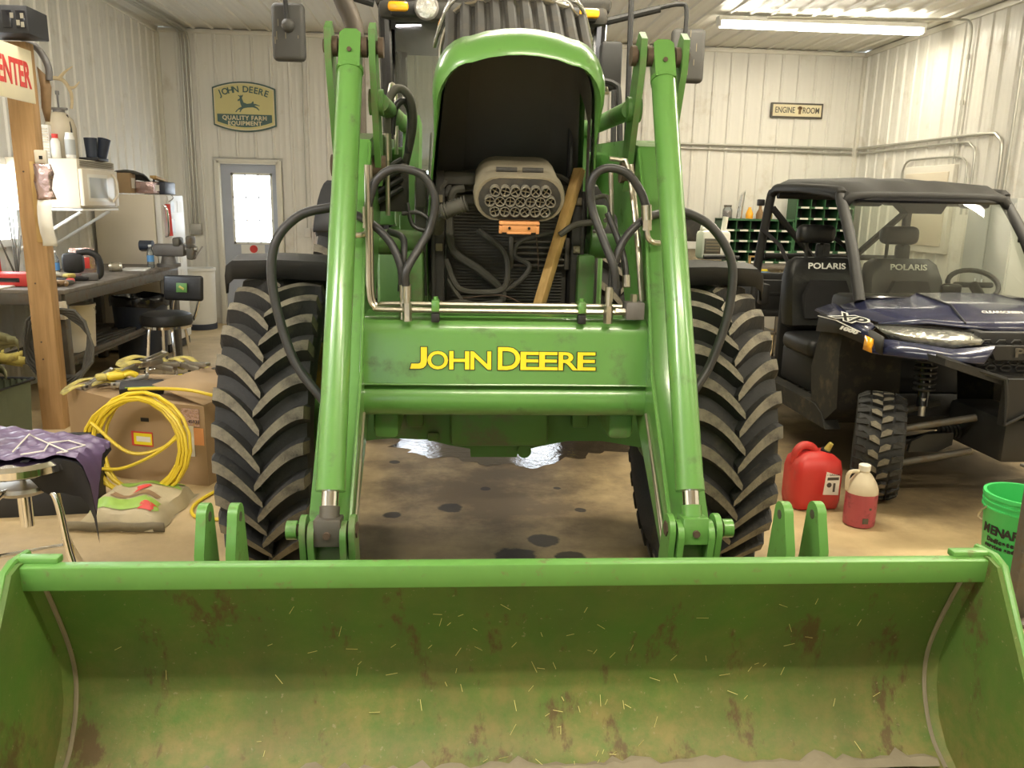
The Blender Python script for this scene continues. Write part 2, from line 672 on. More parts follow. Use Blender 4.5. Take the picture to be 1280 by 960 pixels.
def dup(o, loc=None, rz=None, label=None, group=None, parent=None):
    c = o.copy()
    COL.objects.link(c)
    if parent is not None:
        c.parent = parent
    if loc is not None:
        c.location = loc
    if rz is not None:
        c.rotation_euler = (0, 0, rz)
    if label:
        c['label'] = label
    if group:
        c['group'] = group
    MW[c.name] = Matrix.Translation(c.location) @ c.rotation_euler.to_matrix().to_4x4()
    for ch in list(o.children):
        dup(ch, parent=c)
    return c


def text(name, s, size, mat, parent, loc, rot, ext=.001, off=0., sx=1., align='CENTER', shear=0., world=False, wide=1.0):
    cu = bpy.data.curves.new(name, 'FONT')
    cu.body = s
    cu.size = size
    cu.extrude = ext
    cu.offset = off
    cu.shear = shear
    cu.space_character = wide
    cu.resolution_u = 3
    cu.align_x = align
    cu.align_y = 'CENTER'
    t = bpy.data.objects.new(name, cu)
    COL.objects.link(t)
    dg = bpy.context.evaluated_depsgraph_get()
    me = bpy.data.meshes.new_from_object(t.evaluated_get(dg))
    bpy.data.objects.remove(t)
    bpy.data.curves.remove(cu)
    mt = Matrix.Translation(Vector(loc)) @ (rot if isinstance(rot, Matrix) else Euler(rot).to_matrix().to_4x4()) @ Matrix.Diagonal((sx, 1, 1, 1))
    if world and parent is not None:
        mt = MW[parent.name].inverted() @ mt
    me.transform(mt)
    me.name = name
    me.materials.clear()
    me.materials.append(MAT[mat])
    o = bpy.data.objects.new(name, me)
    COL.objects.link(o)
    if parent is not None:
        o.parent = parent
        MW[o.name] = MW[parent.name]
    return o


FRONT = (R(90), 0, 0)          # text facing -Y
TOPLUS = (R(90), 0, R(90))     # text facing +X
# ------------------------------------------------------------------ the room
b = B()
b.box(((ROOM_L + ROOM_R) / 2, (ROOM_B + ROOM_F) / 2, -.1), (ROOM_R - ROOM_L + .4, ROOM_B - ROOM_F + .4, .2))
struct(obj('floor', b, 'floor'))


def profile(u0, u1, pitch=.225, h=.016):
    """cross-section of ribbed steel sheet: one tall rib every pitch and two low ones between"""
    pts = [(u0, 0)]
    k0 = math.floor(u0 / pitch) - 1
    k1 = math.ceil(u1 / pitch) + 1
    for k in range(k0, k1):
        c = k * pitch
        for (a, d) in ((-.022, 0), (-.010, h), (.010, h), (.022, 0), (.064, 0), (.070, .0011), (.080, .0011), (.086, 0), (.139, 0), (.145, .0011), (.155, .0011), (.161, 0)):
            u = c + a
            if u0 + 1e-4 < u < u1 - 1e-4:
                pts.append((u, d))
    pts.append((u1, 0))
    return pts


def sheet(name, parent, u0, u1, v0, v1, fn, mat='wall'):
    b = B()
    pr = profile(u0, u1)
    b.grid([[fn(u, v0, d) for u, d in pr], [fn(u, v1, d) for u, d in pr]], smooth=False)
    return obj(name, b, mat, parent)


def wall(name, core_c, core_d, sheets, fn):
    b = B()
    for c, d in zip(core_c, core_d):
        top = c[2] + d[2] / 2
        ex = .09 if top > ROOM_H - .01 else 0
        b.box((c[0], c[1], c[2] + ex / 2), (d[0], d[1], d[2] + ex))
    wl = struct(obj(name, b, 'wall'))
    for (u0, u1, v0, v1) in sheets:
        sheet('steel_sheet', wl, u0, u1, v0, v1, fn)
    return wl


def cols(u0, u1, v0, v1, wd=.9):
    out = []
    u = u0
    while u < u1 - .01:
        out.append((u, min(u + wd, u1), v0, v1))
        u += wd
    return out


DX0, DX1, DH = -2.97, -2.20, 2.07
ow0, ow1, owh = -1.40, 1.90, 2.08
back_sheets = [(ROOM_L, DX0 - .05, 0, ROOM_H), (DX0 - .05, DX1 + .05, DH + .05, ROOM_H), (DX1 + .05, ow0, 0, ROOM_H)]
back_sheets += cols(ow0, ow1, owh, ROOM_H) + cols(ow1, ROOM_R, 0, ROOM_H)
yb = ROOM_B + .08
wall('wall_back',

     [((ROOM_L + DX0) / 2, yb, ROOM_H / 2), ((DX0 + DX1) / 2, yb, (DH + ROOM_H) / 2), ((DX1 + ow0) / 2, yb, ROOM_H / 2), ((ow0 + ow1) / 2, yb, (owh + ROOM_H) / 2), ((ow1 + ROOM_R) / 2, yb, ROOM_H / 2)],
     [(DX0 - ROOM_L, .1, ROOM_H), (DX1 - DX0, .1, ROOM_H - DH), (ow0 - DX1, .1, ROOM_H), (ow1 - ow0, .1, ROOM_H - owh), (ROOM_R - ow1, .1, ROOM_H)],
     back_sheets, lambda u, v, d: (u, ROOM_B - d, v))
# left wall with its window opening (Y 5.9..7.15, z 1.2..1.98)
WY0, WY1, WZ0, WZ1 = 5.95, 7.12, 1.22, 1.86
xl = ROOM_L - .08
ls = cols(ROOM_F, WY0, 0, ROOM_H) + [(WY0, WY1, 0, WZ0), (WY0, WY1, WZ1, ROOM_H)] + cols(WY1, ROOM_B, 0, ROOM_H)
wall('wall_left',
     [(xl, (ROOM_F + WY0) / 2, ROOM_H / 2), (xl, (WY0 + WY1) / 2, WZ0 / 2), (xl, (WY0 + WY1) / 2, (WZ1 + ROOM_H) / 2), (xl, (WY1 + ROOM_B) / 2, ROOM_H / 2)],
     [(.1, WY0 - ROOM_F, ROOM_H), (.1, WY1 - WY0, WZ0), (.1, WY1 - WY0, ROOM_H - WZ1), (.1, ROOM_B - WY1, ROOM_H)],
     ls, lambda u, v, d: (ROOM_L + d, u, v))
wall('wall_right', [(ROOM_R + .08, (ROOM_B + ROOM_F) / 2, ROOM_H / 2)], [(.1, ROOM_B - ROOM_F, ROOM_H)],
     cols(ROOM_F, ROOM_B, 0, ROOM_H), lambda u, v, d: (ROOM_R - d, u, v))
wall('wall_front', [((ROOM_L + ROOM_R) / 2, ROOM_F - .08, ROOM_H / 2)], [(ROOM_R - ROOM_L, .1, ROOM_H)],
     cols(ROOM_L, ROOM_R, 0, ROOM_H), lambda u, v, d: (u, ROOM_F + d, v))
b = B()
b.box(((ROOM_L + ROOM_R) / 2, (ROOM_B + ROOM_F) / 2, ROOM_H + .11), (ROOM_R - ROOM_L + .5, ROOM_B - ROOM_F + .5, .1))
ce = struct(obj('ceiling', b, 'ceil'))
for (u0, u1, v0, v1) in cols(ROOM_L, ROOM_R, 0, 1):
    bb = B()
    pr = profile(u0, u1, .225, .02)
    bb.grid([[(u, ROOM_F, ROOM_H + .02 - d) for u, d in pr], [(u, ROOM_B, ROOM_H + .02 - d) for u, d in pr]], smooth=False)
    obj('ceiling_sheet', bb, 'ceil', ce)
# corner and eave trims
for i, (c, d) in enumerate([(((ROOM_L + ROOM_R) / 2, ROOM_B - .02, ROOM_H - .02), (ROOM_R - ROOM_L, .03, .05)),
                            ((ROOM_L + .022, (ROOM_B + ROOM_F) / 2, ROOM_H - .02), (.03, ROOM_B - ROOM_F, .06)),
                            ((ROOM_R - .022, (ROOM_B + ROOM_F) / 2, ROOM_H - .02), (.03, ROOM_B - ROOM_F, .06)),
                            ((ROOM_L + .02, ROOM_B - .02, ROOM_H / 2), (.05, .05, ROOM_H - .1)),
                            ((ROOM_R - .02, ROOM_B - .02, ROOM_H / 2), (.05, .05, ROOM_H - .1))]):
    bb = B()
    bb.box(c, d, .006)
    struct(obj('trim_%d' % (i + 1), bb, 'trim'))

# entry door with nine-light window
dr = thing('door_1', 'grey blue steel entry door with a bright nine-light window in the back wall', 'door', ((DX0 + DX1) / 2, ROOM_B, 0))
struct(dr)
b = B()
x0, x1 = DX0 + .03, DX1 - .03
wx0, wx1, wz0, wz1 = DX0 + .17, DX1 - .11, 1.05, 1.92
for (a0, a1, c0, c1) in ((x0, wx0, 0, DH - .02), (wx1, x1, 0, DH - .02), (wx0, wx1, 0, wz0), (wx0, wx1, wz1, DH - .02)):
    b.box(((a0 + a1) / 2, ROOM_B + .05, (c0 + c1) / 2), (a1 - a0, .045, c1 - c0))
obj('door_leaf', b, 'doorblue', dr, world=True)
b = B()
for (c, d) in (((DX0, ROOM_B + .02, DH / 2), (.07, .12, DH + .03)), ((DX1, ROOM_B + .02, DH / 2), (.07, .12, DH + .03)), (((DX0 + DX1) / 2, ROOM_B + .02, DH), (DX1 - DX0, .12, .06))):
    b.box(c, d, .008)
obj('door_frame', b, 'trim', dr, world=True)
pw, ph = (wx1 - wx0) / 3, (wz1 - wz0) / 3
for i in range(3):
    for j in range(3):
        b = B()
        b.box((wx0 + pw * (i + .5), ROOM_B + .055, wz0 + ph * (j + .5)), (pw - .012, .006, ph - .012))
        obj('pane', b, 'skylit', dr, world=True)
b = B()
for i in range(4):
    b.box((wx0 + pw * i, ROOM_B + .05, (wz0 + wz1) / 2), (.013 if 0 < i < 3 else .03, .05, wz1 - wz0 + .03))
    b.box(((wx0 + wx1) / 2, ROOM_B + .05, wz0 + ph * i), (wx1 - wx0 + .03, .05, .013 if 0 < i < 3 else .03))
obj('window_grille', b, 'white', dr, world=True)
b = B()
b.box(((DX0 + DX1) / 2 + .01, ROOM_B + .022, .97), (.30, .006, .12))
b.mat(1).cyl(((DX0 + DX1) / 2 + .02, ROOM_B + .022, .975), ((DX0 + DX1) / 2 + .02, ROOM_B + .014, .975), .05, n=20)
obj('door_notice', b, ['white', 'redlab'], dr, world=True)
b = B()
b.cyl((DX1 - .09, ROOM_B + .03, .98), (DX1 - .09, ROOM_B - .03, .98), .014)
b.ball((DX1 - .09, ROOM_B - .045, .98), .03)
obj('door_knob', b, 'steel', dr, world=True)

# sectional overhead door behind the tractor, two glazed lights in it
od = thing('door_2', 'white sectional overhead door with small windows behind the tractor', 'door', ((ow0 + ow1) / 2, ROOM_B, 0))
struct(od)
lights = ((-.78, -.30), (1.00, 1.50))
for k in range(4):
    z0, z1 = k * owh / 4 + .004, (k + 1) * owh / 4 - .004
    b = B()
    if k == 3:
        xs = [ow0, lights[0][0], lights[0][1], lights[1][0], lights[1][1], ow1]
        for i in range(0, 6, 2):
            b.box(((xs[i] + xs[i + 1]) / 2, ROOM_B + .06, (z0 + z1) / 2), (xs[i + 1] - xs[i], .05, z1 - z0))
        for (a, c) in lights:
            b.box(((a + c) / 2, ROOM_B + .06, z0 + .025), (c - a, .05, .05))
            b.box(((a + c) / 2, ROOM_B + .06, z1 - .03), (c - a, .05, .06))
    else:
        b.box(((ow0 + ow1) / 2, ROOM_B + .06, (z0 + z1) / 2), (ow1 - ow0, .05, z1 - z0))
    obj('door_section', b, 'white', od, world=True)
    b = B()
    b.box(((ow0 + ow1) / 2, ROOM_B + .095, (k + 1) * owh / 4 - (.002 if k < 3 else -.01)), (ow1 - ow0 + .04, .02, .05))
    b.box(((ow0 + ow1) / 2, ROOM_B + .095, .0 + .02), (ow1 - ow0 + .04, .02, .04)) if k == 0 else None
    obj('joint_strip', b, 'greybox', od, world=True)
for (a, c) in lights:
    b = B()
    b.box(((a + c) / 2, ROOM_B + .07, 1.81), (c - a, .006, .42))
    obj('pane', b, 'skylit', od, world=True)

# window in the left wall
wn = thing('window_1', 'white framed window in the wall to the left of the wooden post', 'window', (ROOM_L, (WY0 + WY1) / 2, WZ0))
struct(wn)
b = B()
for (c, d) in (((ROOM_L, WY0, (WZ0 + WZ1) / 2), (.12, .06, WZ1 - WZ0 + .06)), ((ROOM_L, WY1, (WZ0 + WZ1) / 2), (.12, .06, WZ1 - WZ0 + .06)),
               ((ROOM_L, (WY0 + WY1) / 2, WZ0), (.12, WY1 - WY0, .06)), ((ROOM_L, (WY0 + WY1) / 2, WZ1), (.12, WY1 - WY0, .06)), ((ROOM_L - .02, (WY0 + WY1) / 2, (WZ0 + WZ1) / 2), (.05, .04, WZ1 - WZ0))):
    b.box(c, d, .006)
obj('window_frame', b, 'white', wn, world=True)
for k in (0, 1):
    b = B()
    b.box((ROOM_L - .04, WY0 + (WY1 - WY0) * (.25 + .5 * k), (WZ0 + WZ1) / 2), (.006, (WY1 - WY0) / 2 - .06, WZ1 - WZ0 - .06))
    obj('pane', b, 'skylit', wn, world=True)
# unseen overhead door, added as a setting for the cool front fill light
fd = thing('added_door', 'added unseen white overhead door with a wide band of windows behind the front fill light', 'door', (-1.9, ROOM_F, 0))
struct(fd)
b = B()
b.box((-1.9, ROOM_F + .04, .3), (2.7, .05, .6))
b.box((-1.9, ROOM_F + .04, 2.95), (2.7, .05, .3))
b.box((-3.2, ROOM_F + .04, 1.7), (.1, .05, 2.2))
b.box((-.6, ROOM_F + .04, 1.7), (.1, .05, 2.2))
obj('door_frame', b, 'white', fd, world=True)
b = B()
b.box((-1.9, ROOM_F + .03, 1.7), (2.5, .006, 2.2))
obj('pane', b, 'glassdoor', fd, world=True)


# ceiling strip lights
def strip_light(x, y, label):
    t = thing('strip_light', label, 'ceiling light', (x, y, ROOM_H))
    b = B()
    b.box((0, 0, -.035), (2.30, .12, .05), .01)
    b.box((-1.13, 0, -.075), (.03, .10, .08), .005)
    b.box((1.13, 0, -.075), (.03, .10, .08), .005)
    obj('fixture_body', b, 'white', t)
    for s in (-1, 1):
        b = B()
        b.cyl((-1.11, s * .03, -.10), (1.11, s * .03, -.10), .022, n=12)
        obj('lamp_tube', b, 'tubeglow', t)
    return t


for (x, y), lb in zip(TUBES, ('strip light over the tractor hood', 'strip light over the photographer', 'strip light over the side-by-side vehicle', 'strip light over the front right floor',
                              'strip light over the front left floor', 'strip light over the workbench', 'glowing strip light on the ceiling by the right wall')):
    strip_light(x, y, 'white twin-tube ' + lb)

# ------------------------------------------------------------------ conduits
def conduit(name, label, pts, r, clips=(), sm=6, group=None):
    t = thing(name, label, 'pipe', pts[0])
    b = B()
    b.tube(pts, r, 8, sm)
    obj('pipe', b, 'galv', t, world=True)
    for c in clips:
        bb = B()
        bb.cyl((c[0], c[1], c[2] - .025), (c[0], c[1], c[2] + .025), r * 1.5, n=10)
        obj('coupling', bb, 'galv', t, world=True)
    return t


yc, xc = ROOM_B - .035, ROOM_R - .035
conduit('electrical_conduit', 'upper long steel conduit running along the back wall to the right corner', [(2.0, yc, 2.43), (3, yc, 2.43), (4.6, yc, 2.425), (5.30, yc, 2.42)], .017)
conduit('electrical_conduit', 'upper steel conduit along the right wall, turning down at its near end', [(xc, 10.80, 2.42), (xc, 9.6, 2.41), (xc, 8.2, 2.40), (xc, 7.95, 2.36), (xc, 7.87, 2.2), (xc, 7.87, 1.6)], .017)
conduit('electrical_conduit', 'lower steel conduit beside the long one, bending down behind the tractor arm', [(2.50, yc, 1.6), (2.50, yc, 2.25), (2.54, yc, 2.34), (2.64, yc, 2.375), (4.6, yc, 2.365), (5.30, yc, 2.36)], .013)
conduit('electrical_conduit', 'lower steel conduit along the right wall, bending down short of the upper one', [(xc, 10.80, 2.36), (xc, 9.6, 2.35), (xc, 8.55, 2.34), (xc, 8.35, 2.30), (xc, 8.28, 2.18), (xc, 8.28, 1.6)], .013)
conduit('electrical_conduit', 'steel conduit running across the ceiling to the right wall', [(3.3, 8.95, ROOM_H - .04), (4.6, 8.8, ROOM_H - .04), (5.25, 8.70, ROOM_H - .04)], .014)
conduit('electrical_conduit', 'steel conduit dropping straight from the ceiling down the right wall', [(5.25, 8.70, ROOM_H - .04), (5.32, 8.64, ROOM_H - .07), (xc, 8.62, 3.44), (xc, 8.62, 3.2), (xc, 8.62, 2.2), (xc, 8.62, 1.5)], .014, [(xc, 8.62, 3.2), (xc, 8.62, 2.75)])
conduit('electrical_conduit', 'pair-side conduit rising to the ceiling at the edge of the right wall', [(xc, 7.75, 1.5), (xc, 7.75, 2.4), (xc, 7.75, 3.55)], .014, [(xc, 7.75, 3.0)])
conduit('electrical_conduit', 'short bent conduit arching over the breaker panel on the right wall', [(xc, 9.62, 1.9), (xc, 9.62, 2.10), (xc, 9.52, 2.20), (xc, 9.3, 2.21), (xc, 8.6, 2.2), (xc, 8.42, 2.14), (xc, 8.38, 2.0), (xc, 8.38, 1.6)], .012)
t = thing('ceiling_conduit', 'bundle of three conduits turning from the ceiling down the back wall left of the door', 'pipe', (-3.25, yc, 1.0))
for k in range(3):
    x = -3.31 + k * .045
    b = B()
    b.tube([(x - .2, 6.0, ROOM_H - .03), (x - .05, 9.5, ROOM_H - .03), (x, 10.6, ROOM_H - .03), (x, 10.83, ROOM_H - .09), (x, yc, ROOM_H - .3), (x, yc, 2.4), (x, yc, 1.25)], .014, 8, 6)
    obj('pipe', b, 'galv', t, world=True)
b = B()
b.box((-3.26, yc, 1.22), (.14, .06, .14), .008)
obj('junction_box', b, 'steel', t, world=True)
conduit('electrical_conduit', 'thin conduit with a light switch right of the entry door', [(-1.86, yc, 1.25), (-1.86, yc, 2.2), (-1.86, yc, ROOM_H - .05)], .009, [], 1)
t = thing('light_switch', 'white light switch box on the back wall right of the entry door', 'switch', (-1.86, yc, 1.2))
b = B()
b.box((0, 0, 0), (.08, .04, .12), .006)
b.box((0, -.022, 0), (.015, .012, .03), .002)
obj('switch_plate', b, 'white', t)
# small fire extinguisher on the back wall
t = thing('fire_extinguisher', 'small red fire extinguisher on the back wall beside the tractor arm', 'extinguisher', (-1.66, yc - .05, 1.05))
b = B()
b.lathe([(0, 0), (.055, 0), (.06, .02), (.06, .22), (.045, .27), (.018, .30), (.018, .32), (0, .32)], 18)
obj('cylinder', b, 'red', t)
b = B()
b.box((0, 0, .34), (.03, .03, .04), .004)
b.tube([(0, 0, .36), (-.05, 0, .38), (-.09, 0, .34), (-.085, 0, .2)], .009, 8, 5)
obj('valve', b, 'black', t)

# ------------------------------------------------------------------ wall signs
def outline_sign(cx, cz, w_, h_, n=10, bow=.06):
    pts = []
    for i in range(n + 1):
        u = -1 + 2 * i / n
        pts.append((cx + u * w_ / 2, cz + h_ / 2 - bow * u * u))
    for i in range(n + 1):
        u = 1 - 2 * i / n
        pts.append((cx + u * w_ / 2, cz - h_ / 2 + bow * u * u))
    return pts


sx_, sz_ = -2.585, 2.73
ys = ROOM_B - .03
t = thing('dealer_sign', 'cream and dark green curved metal dealer sign with a leaping deer above the entry door', 'sign', (sx_, ys, sz_))
for nm, (w_, h_, bw), dep, mt in (('sign_border', (.77, .60, .075), 0, 'signgreen'), ('sign_face', (.735, .565, .072), .006, 'signcream'), ('sign_inner', (.71, .54, .07), .009, 'signyellow')):
    b = B()
    b.prism(outline_sign(sx_, sz_, w_, h_, 12, bw), 'y', ys + .01, ys - .006 - dep)
    obj(nm, b, mt, t, world=True)
b = B()
lowp = [(sx_ - .335, sz_ - .09), (sx_ + .335, sz_ - .09)] + [(sx_ + (1 - 2 * i / 10) * .335, sz_ - .245 + .065 * (1 - 2 * i / 10) ** 2) for i in range(11)]
b.prism(lowp, 'y', ys, ys - .018)
obj('sign_lower_band', b, 'signgreen', t, world=True)
deer = [(-.155, -.085), (-.135, -.06), (-.10, -.03), (-.06, -.012), (-.075, .03), (-.082, .075), (-.115, .065), (-.112, .085), (-.08, .105), (-.085, .13), (-.105, .14), (-.10, .15), (-.075, .14), (-.068, .155), (-.06, .14), (-.035, .16), (-.04, .135), (-.052, .115), (-.045, .09),
        (-.03, .05), (.02, .03), (.08, .04), (.105, .07), (.115, .06), (.112, .035), (.15, .03), (.20, .01), (.198, .0), (.15, .012), (.125, .008), (.17, -.02), (.195, -.055), (.185, -.06), (.15, -.03), (.10, -.015), (.03, -.02), (-.03, -.03), (-.06, -.05), (-.085, -.09), (-.095, -.085), (-.08, -.05), (-.11, -.055), (-.145, -.092)]
b = B()
b.prism([(sx_ + .02 + x * .85, sz_ + .01 + z * .85) for x, z in deer], 'y', ys - .012, ys - .019)
obj('deer_silhouette', b, 'signgreen', t, world=True)
word = 'JOHN DEERE'
xs_ = [-.285, -.225, -.16, -.095, -.03, .025, .09, .15, .21, .275]
for ch, x in zip(word, xs_):
    if ch != ' ':
        text('letter', ch, .105, 'signgreen', t, (sx_ + x, ys - .017, sz_ + .205 - .62 * x * x), Matrix.Rotation(x * 1.25, 4, 'Y') @ Euler(FRONT).to_matrix().to_4x4(), .002, .002, world=True)
text('lettering', 'QUALITY FARM', .072, 'signcream', t, (sx_, ys - .02, sz_ - .135), FRONT, .002, .002, 1.0, world=True, wide=1.12)
text('lettering', 'EQUIPMENT', .07, 'signcream', t, (sx_, ys - .02, sz_ - .20), FRONT, .002, .002, 1.0, world=True, wide=1.12)

ex, ez = 4.50, 2.885
t = thing('engine_room_sign', 'narrow tan sign reading ENGINE ROOM in a dark frame high on the back wall', 'sign', (ex, ys, ez))
b = B()
b.box((ex, ys, ez), (.70, .03, .19), .006)
obj('sign_frame', b, 'darksteel', t, world=True)
b = B()
b.box((ex, ys - .015, ez), (.65, .008, .145))
obj('sign_face', b, 'signcream', t, world=True)
text('lettering', 'ENGINE', .105, 'darksteel', t, (ex - .165, ys - .021, ez), FRONT, .002, .001, .72, world=True)
text('lettering', 'ROOM', .105, 'darksteel', t, (ex + .185, ys - .021, ez), FRONT, .002, .001, .72, world=True)
b = B()
b.box((ex + .035, ys - .02, ez + .005), (.035, .006, .10), .004)
b.box((ex + .035, ys - .02, ez + .03), (.065, .006, .03), .004)
obj('tan_emblem', b, 'hide', t, world=True)

# breaker panel / grey cabinet by the right wall
t = thing('wall_cabinet', 'pale framed breaker panel on the right wall under the arched conduit', 'cabinet', (xc, 9.05, 1.2))
b = B()
b.box((xc, 9.05, 1.65), (.06, .98, .95), .01)
obj('frame', b, 'trim', t, world=True)
b = B()
b.box((xc - .03, 9.05, 1.65), (.03, .84, .80), .008)
obj('panel_door', b, 'cream', t, world=True)
t = thing('metal_locker', 'tall grey metal locker against the right wall seen through the windshield', 'locker', (5.13, 7.30, 0))
b = B()
b.box((0, 0, .88), (.36, .66, 1.74), .012)
obj('body', b, 'greybox', t)
for k in (-1, 1):
    b = B()
    b.box((-.185, k * .165, .90), (.02, .315, 1.62), .006)
    d = obj('locker_door', b, 'greybox', t)
    bb = B()
    bb.box((-.205, k * .05, .95), (.025, .02, .14), .006)
    obj('handle', bb, 'chrome', d)
# ------------------------------------------------------------------ the tractor with its front loader (one thing)
TY = 4.1
tr = thing('loader_tractor', 'big green farm tractor with raised hood and front loader bucket', 'tractor', (0.2058, TY, 0), R(-.6))


def L3(x, yw, z):
    return (x, yw - TY, z)


# --- front tyres with separate lugs
def lug_mesh(side, Rt, Wd, name):
    b = B()
    st = []
    n = 8
    for i in range(n + 1):
        q = i / n
        xx = -.012 + (Wd + .012) * q
        th = .225 * (1 - (1 - q) ** 1.6) - .10
        hw = (.019 + .005 * q) * (.6 if i == 0 else 1.0) * Rt / .65
        rt = Rt - .022 * (xx / Wd) ** 2
        rb = Rt - .055 - .03 * (xx / Wd) ** 2
        st.append((xx, th, hw, rt, rb, 1.75))
    st.append((Wd + .014, .225 - .10, .026 * Rt / .65, Rt - .075, Rt - .10, 1.2))

    def pt(xx, r_, th):
        return (side * xx, -r_ * math.cos(th), r_ * math.sin(th))
    rows = []
    for (xx, th, hw, rt, rb, f) in st:
        a = hw / Rt
        rows.append([pt(xx, rb, th - a * f), pt(xx, rt, th - a), pt(xx, rt, th + a), pt(xx, rb, th + a * f)])
    vs = [[b.bm.verts.new(p) for p in r_] for r_ in rows]
    for r0, r1 in zip(vs, vs[1:]):
        for k in range(3):
            f = b.bm.faces.new((r0[k], r0[k + 1], r1[k + 1], r1[k]))
            f.material_index = 1 if k == 1 else 0
    b.bm.faces.new(vs[0])
    b.bm.faces.new(list(reversed(vs[-1])))
    bmesh.ops.recalc_face_normals(b.bm, faces=b.bm.faces)
    me = bpy.data.meshes.new(name)
    b.bm.to_mesh(me)
    b.bm.free()
    me.materials.append(MAT['rubber'])
    me.materials.append(MAT['lugtop'])
    return me


AX = Matrix.Rotation(R(90), 4, 'Y')     # lathe axis to x
FR, FWD, FY = .65, .162, 3.47
lugs = {s: lug_mesh(s, FR, FWD, 'lug') for s in (-1, 1)}
NL = 30
for s in (-1, 1):
    cx = s * .885
    mt = Matrix.Translation(Vector(L3(cx, FY, FR))) @ AX
    b = B()
    p = [(.36, -.12), (.38, -.145), (.46, -.172), (.53, -.178), (.572, -.166), (.588, -.10), (.597, 0), (.588, .10), (.572, .166), (.53, .178), (.46, .172), (.38, .145), (.36, .12)]
    b.lathe(p, 56, mt)
    ty = obj('front_tire', b, 'rubber', tr)
    b = B()
    b.lathe([(.362, -.12), (.345, -.11), (.33, -.05), (.2, .02), (.12, .03), (.12, -.06), (.0, -.06)], 32, mt)
    b.lathe([(.362, .12), (.345, .11), (.33, .05), (.2, .03)], 32, mt)
    obj('wheel_rim', b, 'rimyellow', ty)
    for side in (-1, 1):
        for k in range(NL):
            o = bpy.data.objects.new('lug', lugs[side])
            COL.objects.link(o)
            o.parent = ty
            o.location = L3(cx, FY, FR)
            o.rotation_euler = (-(k + (.5 if side * s > 0 else 0)) * 2 * PI / NL, 0, 0)
    # black fender over the tyre
    b = B()
    rows = []
    for k in range(13):
        a = R(78 + k * 6)
        row = []
        for xx, dr in ((-.212, -.06), (-.204, -.02), (-.18, 0), (0, .006), (.18, 0), (.204, -.02), (.212, -.06)):
            r_ = .725 + dr
            row.append((cx + xx, FY - TY - r_ * math.cos(a), FR + r_ * math.sin(a)))
        if k == 0:
            rows.append([(x, y + .004, z - .07) for x, y, z in row])
        rows.append(row)
    b.grid(rows)
    obj('front_fender', b, 'black', tr, solid=.012)
    b = B()
    b.tube([(cx - s * .22, FY - TY, FR + .70), (cx - s * .25, FY - TY, 1.05), (cx - s * .27, FY - TY, .7)], .018, 8)
    obj('fender_bracket', b, 'black', tr)
# rear tyres
lr = {s: lug_mesh(s, .82, .21, 'rear_lug') for s in (-1, 1)}
for s in (-1, 1):
    cx = s * .91
    mt = Matrix.Translation(Vector(L3(cx, 6.1, .82))) @ AX
    b = B()
    b.lathe([(.50, -.15), (.56, -.19), (.70, -.215), (.745, -.2), (.765, 0), (.745, .2), (.70, .215), (.56, .19), (.50, .15)], 48, mt)
    b.mat(1).lathe([(.50, -.15), (.44, -.05), (.2, .02), (0, .02)], 32, mt)
    ty = obj('rear_tire', b, ['rubber', 'yellow'], tr)
    for side in (-1, 1):
        for k in range(24):
            o = bpy.data.objects.new('rear_lug', lr[side])
            COL.objects.link(o)
            o.parent = ty
            o.location = L3(cx, 6.1, .82)
            o.rotation_euler = ((k + (.5 if side > 0 else 0)) * 2 * PI / 24, 0, 0)
    b = B()
    b.grid([[(cx + x, 2.0 - .92 * math.cos(R(40 + 9 * k)), .82 + .92 * math.sin(R(40 + 9 * k))) for x in (-.2, 0, .2)] for k in range(12)])
    obj('rear_fender', b, 'black', tr, solid=.02)

# --- chassis, axle, engine
b = B()
b.box(L3(0, 4.75, .82), (.40, 3.2, .36), .03)
b.box(L3(0, 3.25, .98), (.50, .34, .22), .02)
obj('chassis', b, 'greend', tr)
b = B()
b.prism([(-.75, .76), (-.75, .60), (-.60, .615), (-.45, .630), (-.30, .625), (-.20, .60), (-.115, .585), (-.112, .548), (.085, .548), (.09, .572), (.18, .595), (.30, .62), (.45, .62), (.60, .595), (.75, .56), (.75, .76), (.5, .80), (-.5, .80)], 'y', 3.32 - TY, 3.62 - TY)
b.cyl(L3(.115, 3.30, .58), L3(.115, 3.34, .58), .03)
b.box(L3(-.27, 3.315, .64), (.05, .02, .04), .01)
obj('front_axle', b, 'greend', tr, ang=25)
for s in (-1, 1):
    b = B()
    b.cyl(L3(s * .72, FY, FR), L3(s * .90, FY, FR), .13, .11, 20)
    b.box(L3(s * .70, FY, FR), (.10, .20, .30), .04)
    obj('wheel_hub', b, 'greend', tr)
b = B()
b.box(L3(.0, 4.1, 1.30), (.42, 1.1, .52), .04)
b.box(L3(.0, 3.75, 1.56), (.36, .3, .12), .04)
for k in range(5):
    b.cyl(L3(-.12 + k * .06, 3.66, 1.60), L3(-.12 + k * .06, 3.95, 1.63), .02)
obj('engine', b, 'darksteel', tr)

for s in (-1, 1):
    b = B()
    b.box(L3(s * .45, 4.65, 1.12), (.30, .7, .62), .06)
    b.box(L3(s * .45, 4.65, 1.45), (.20, .4, .05), .02)
    obj('fuel_tank', b, 'greend', tr)

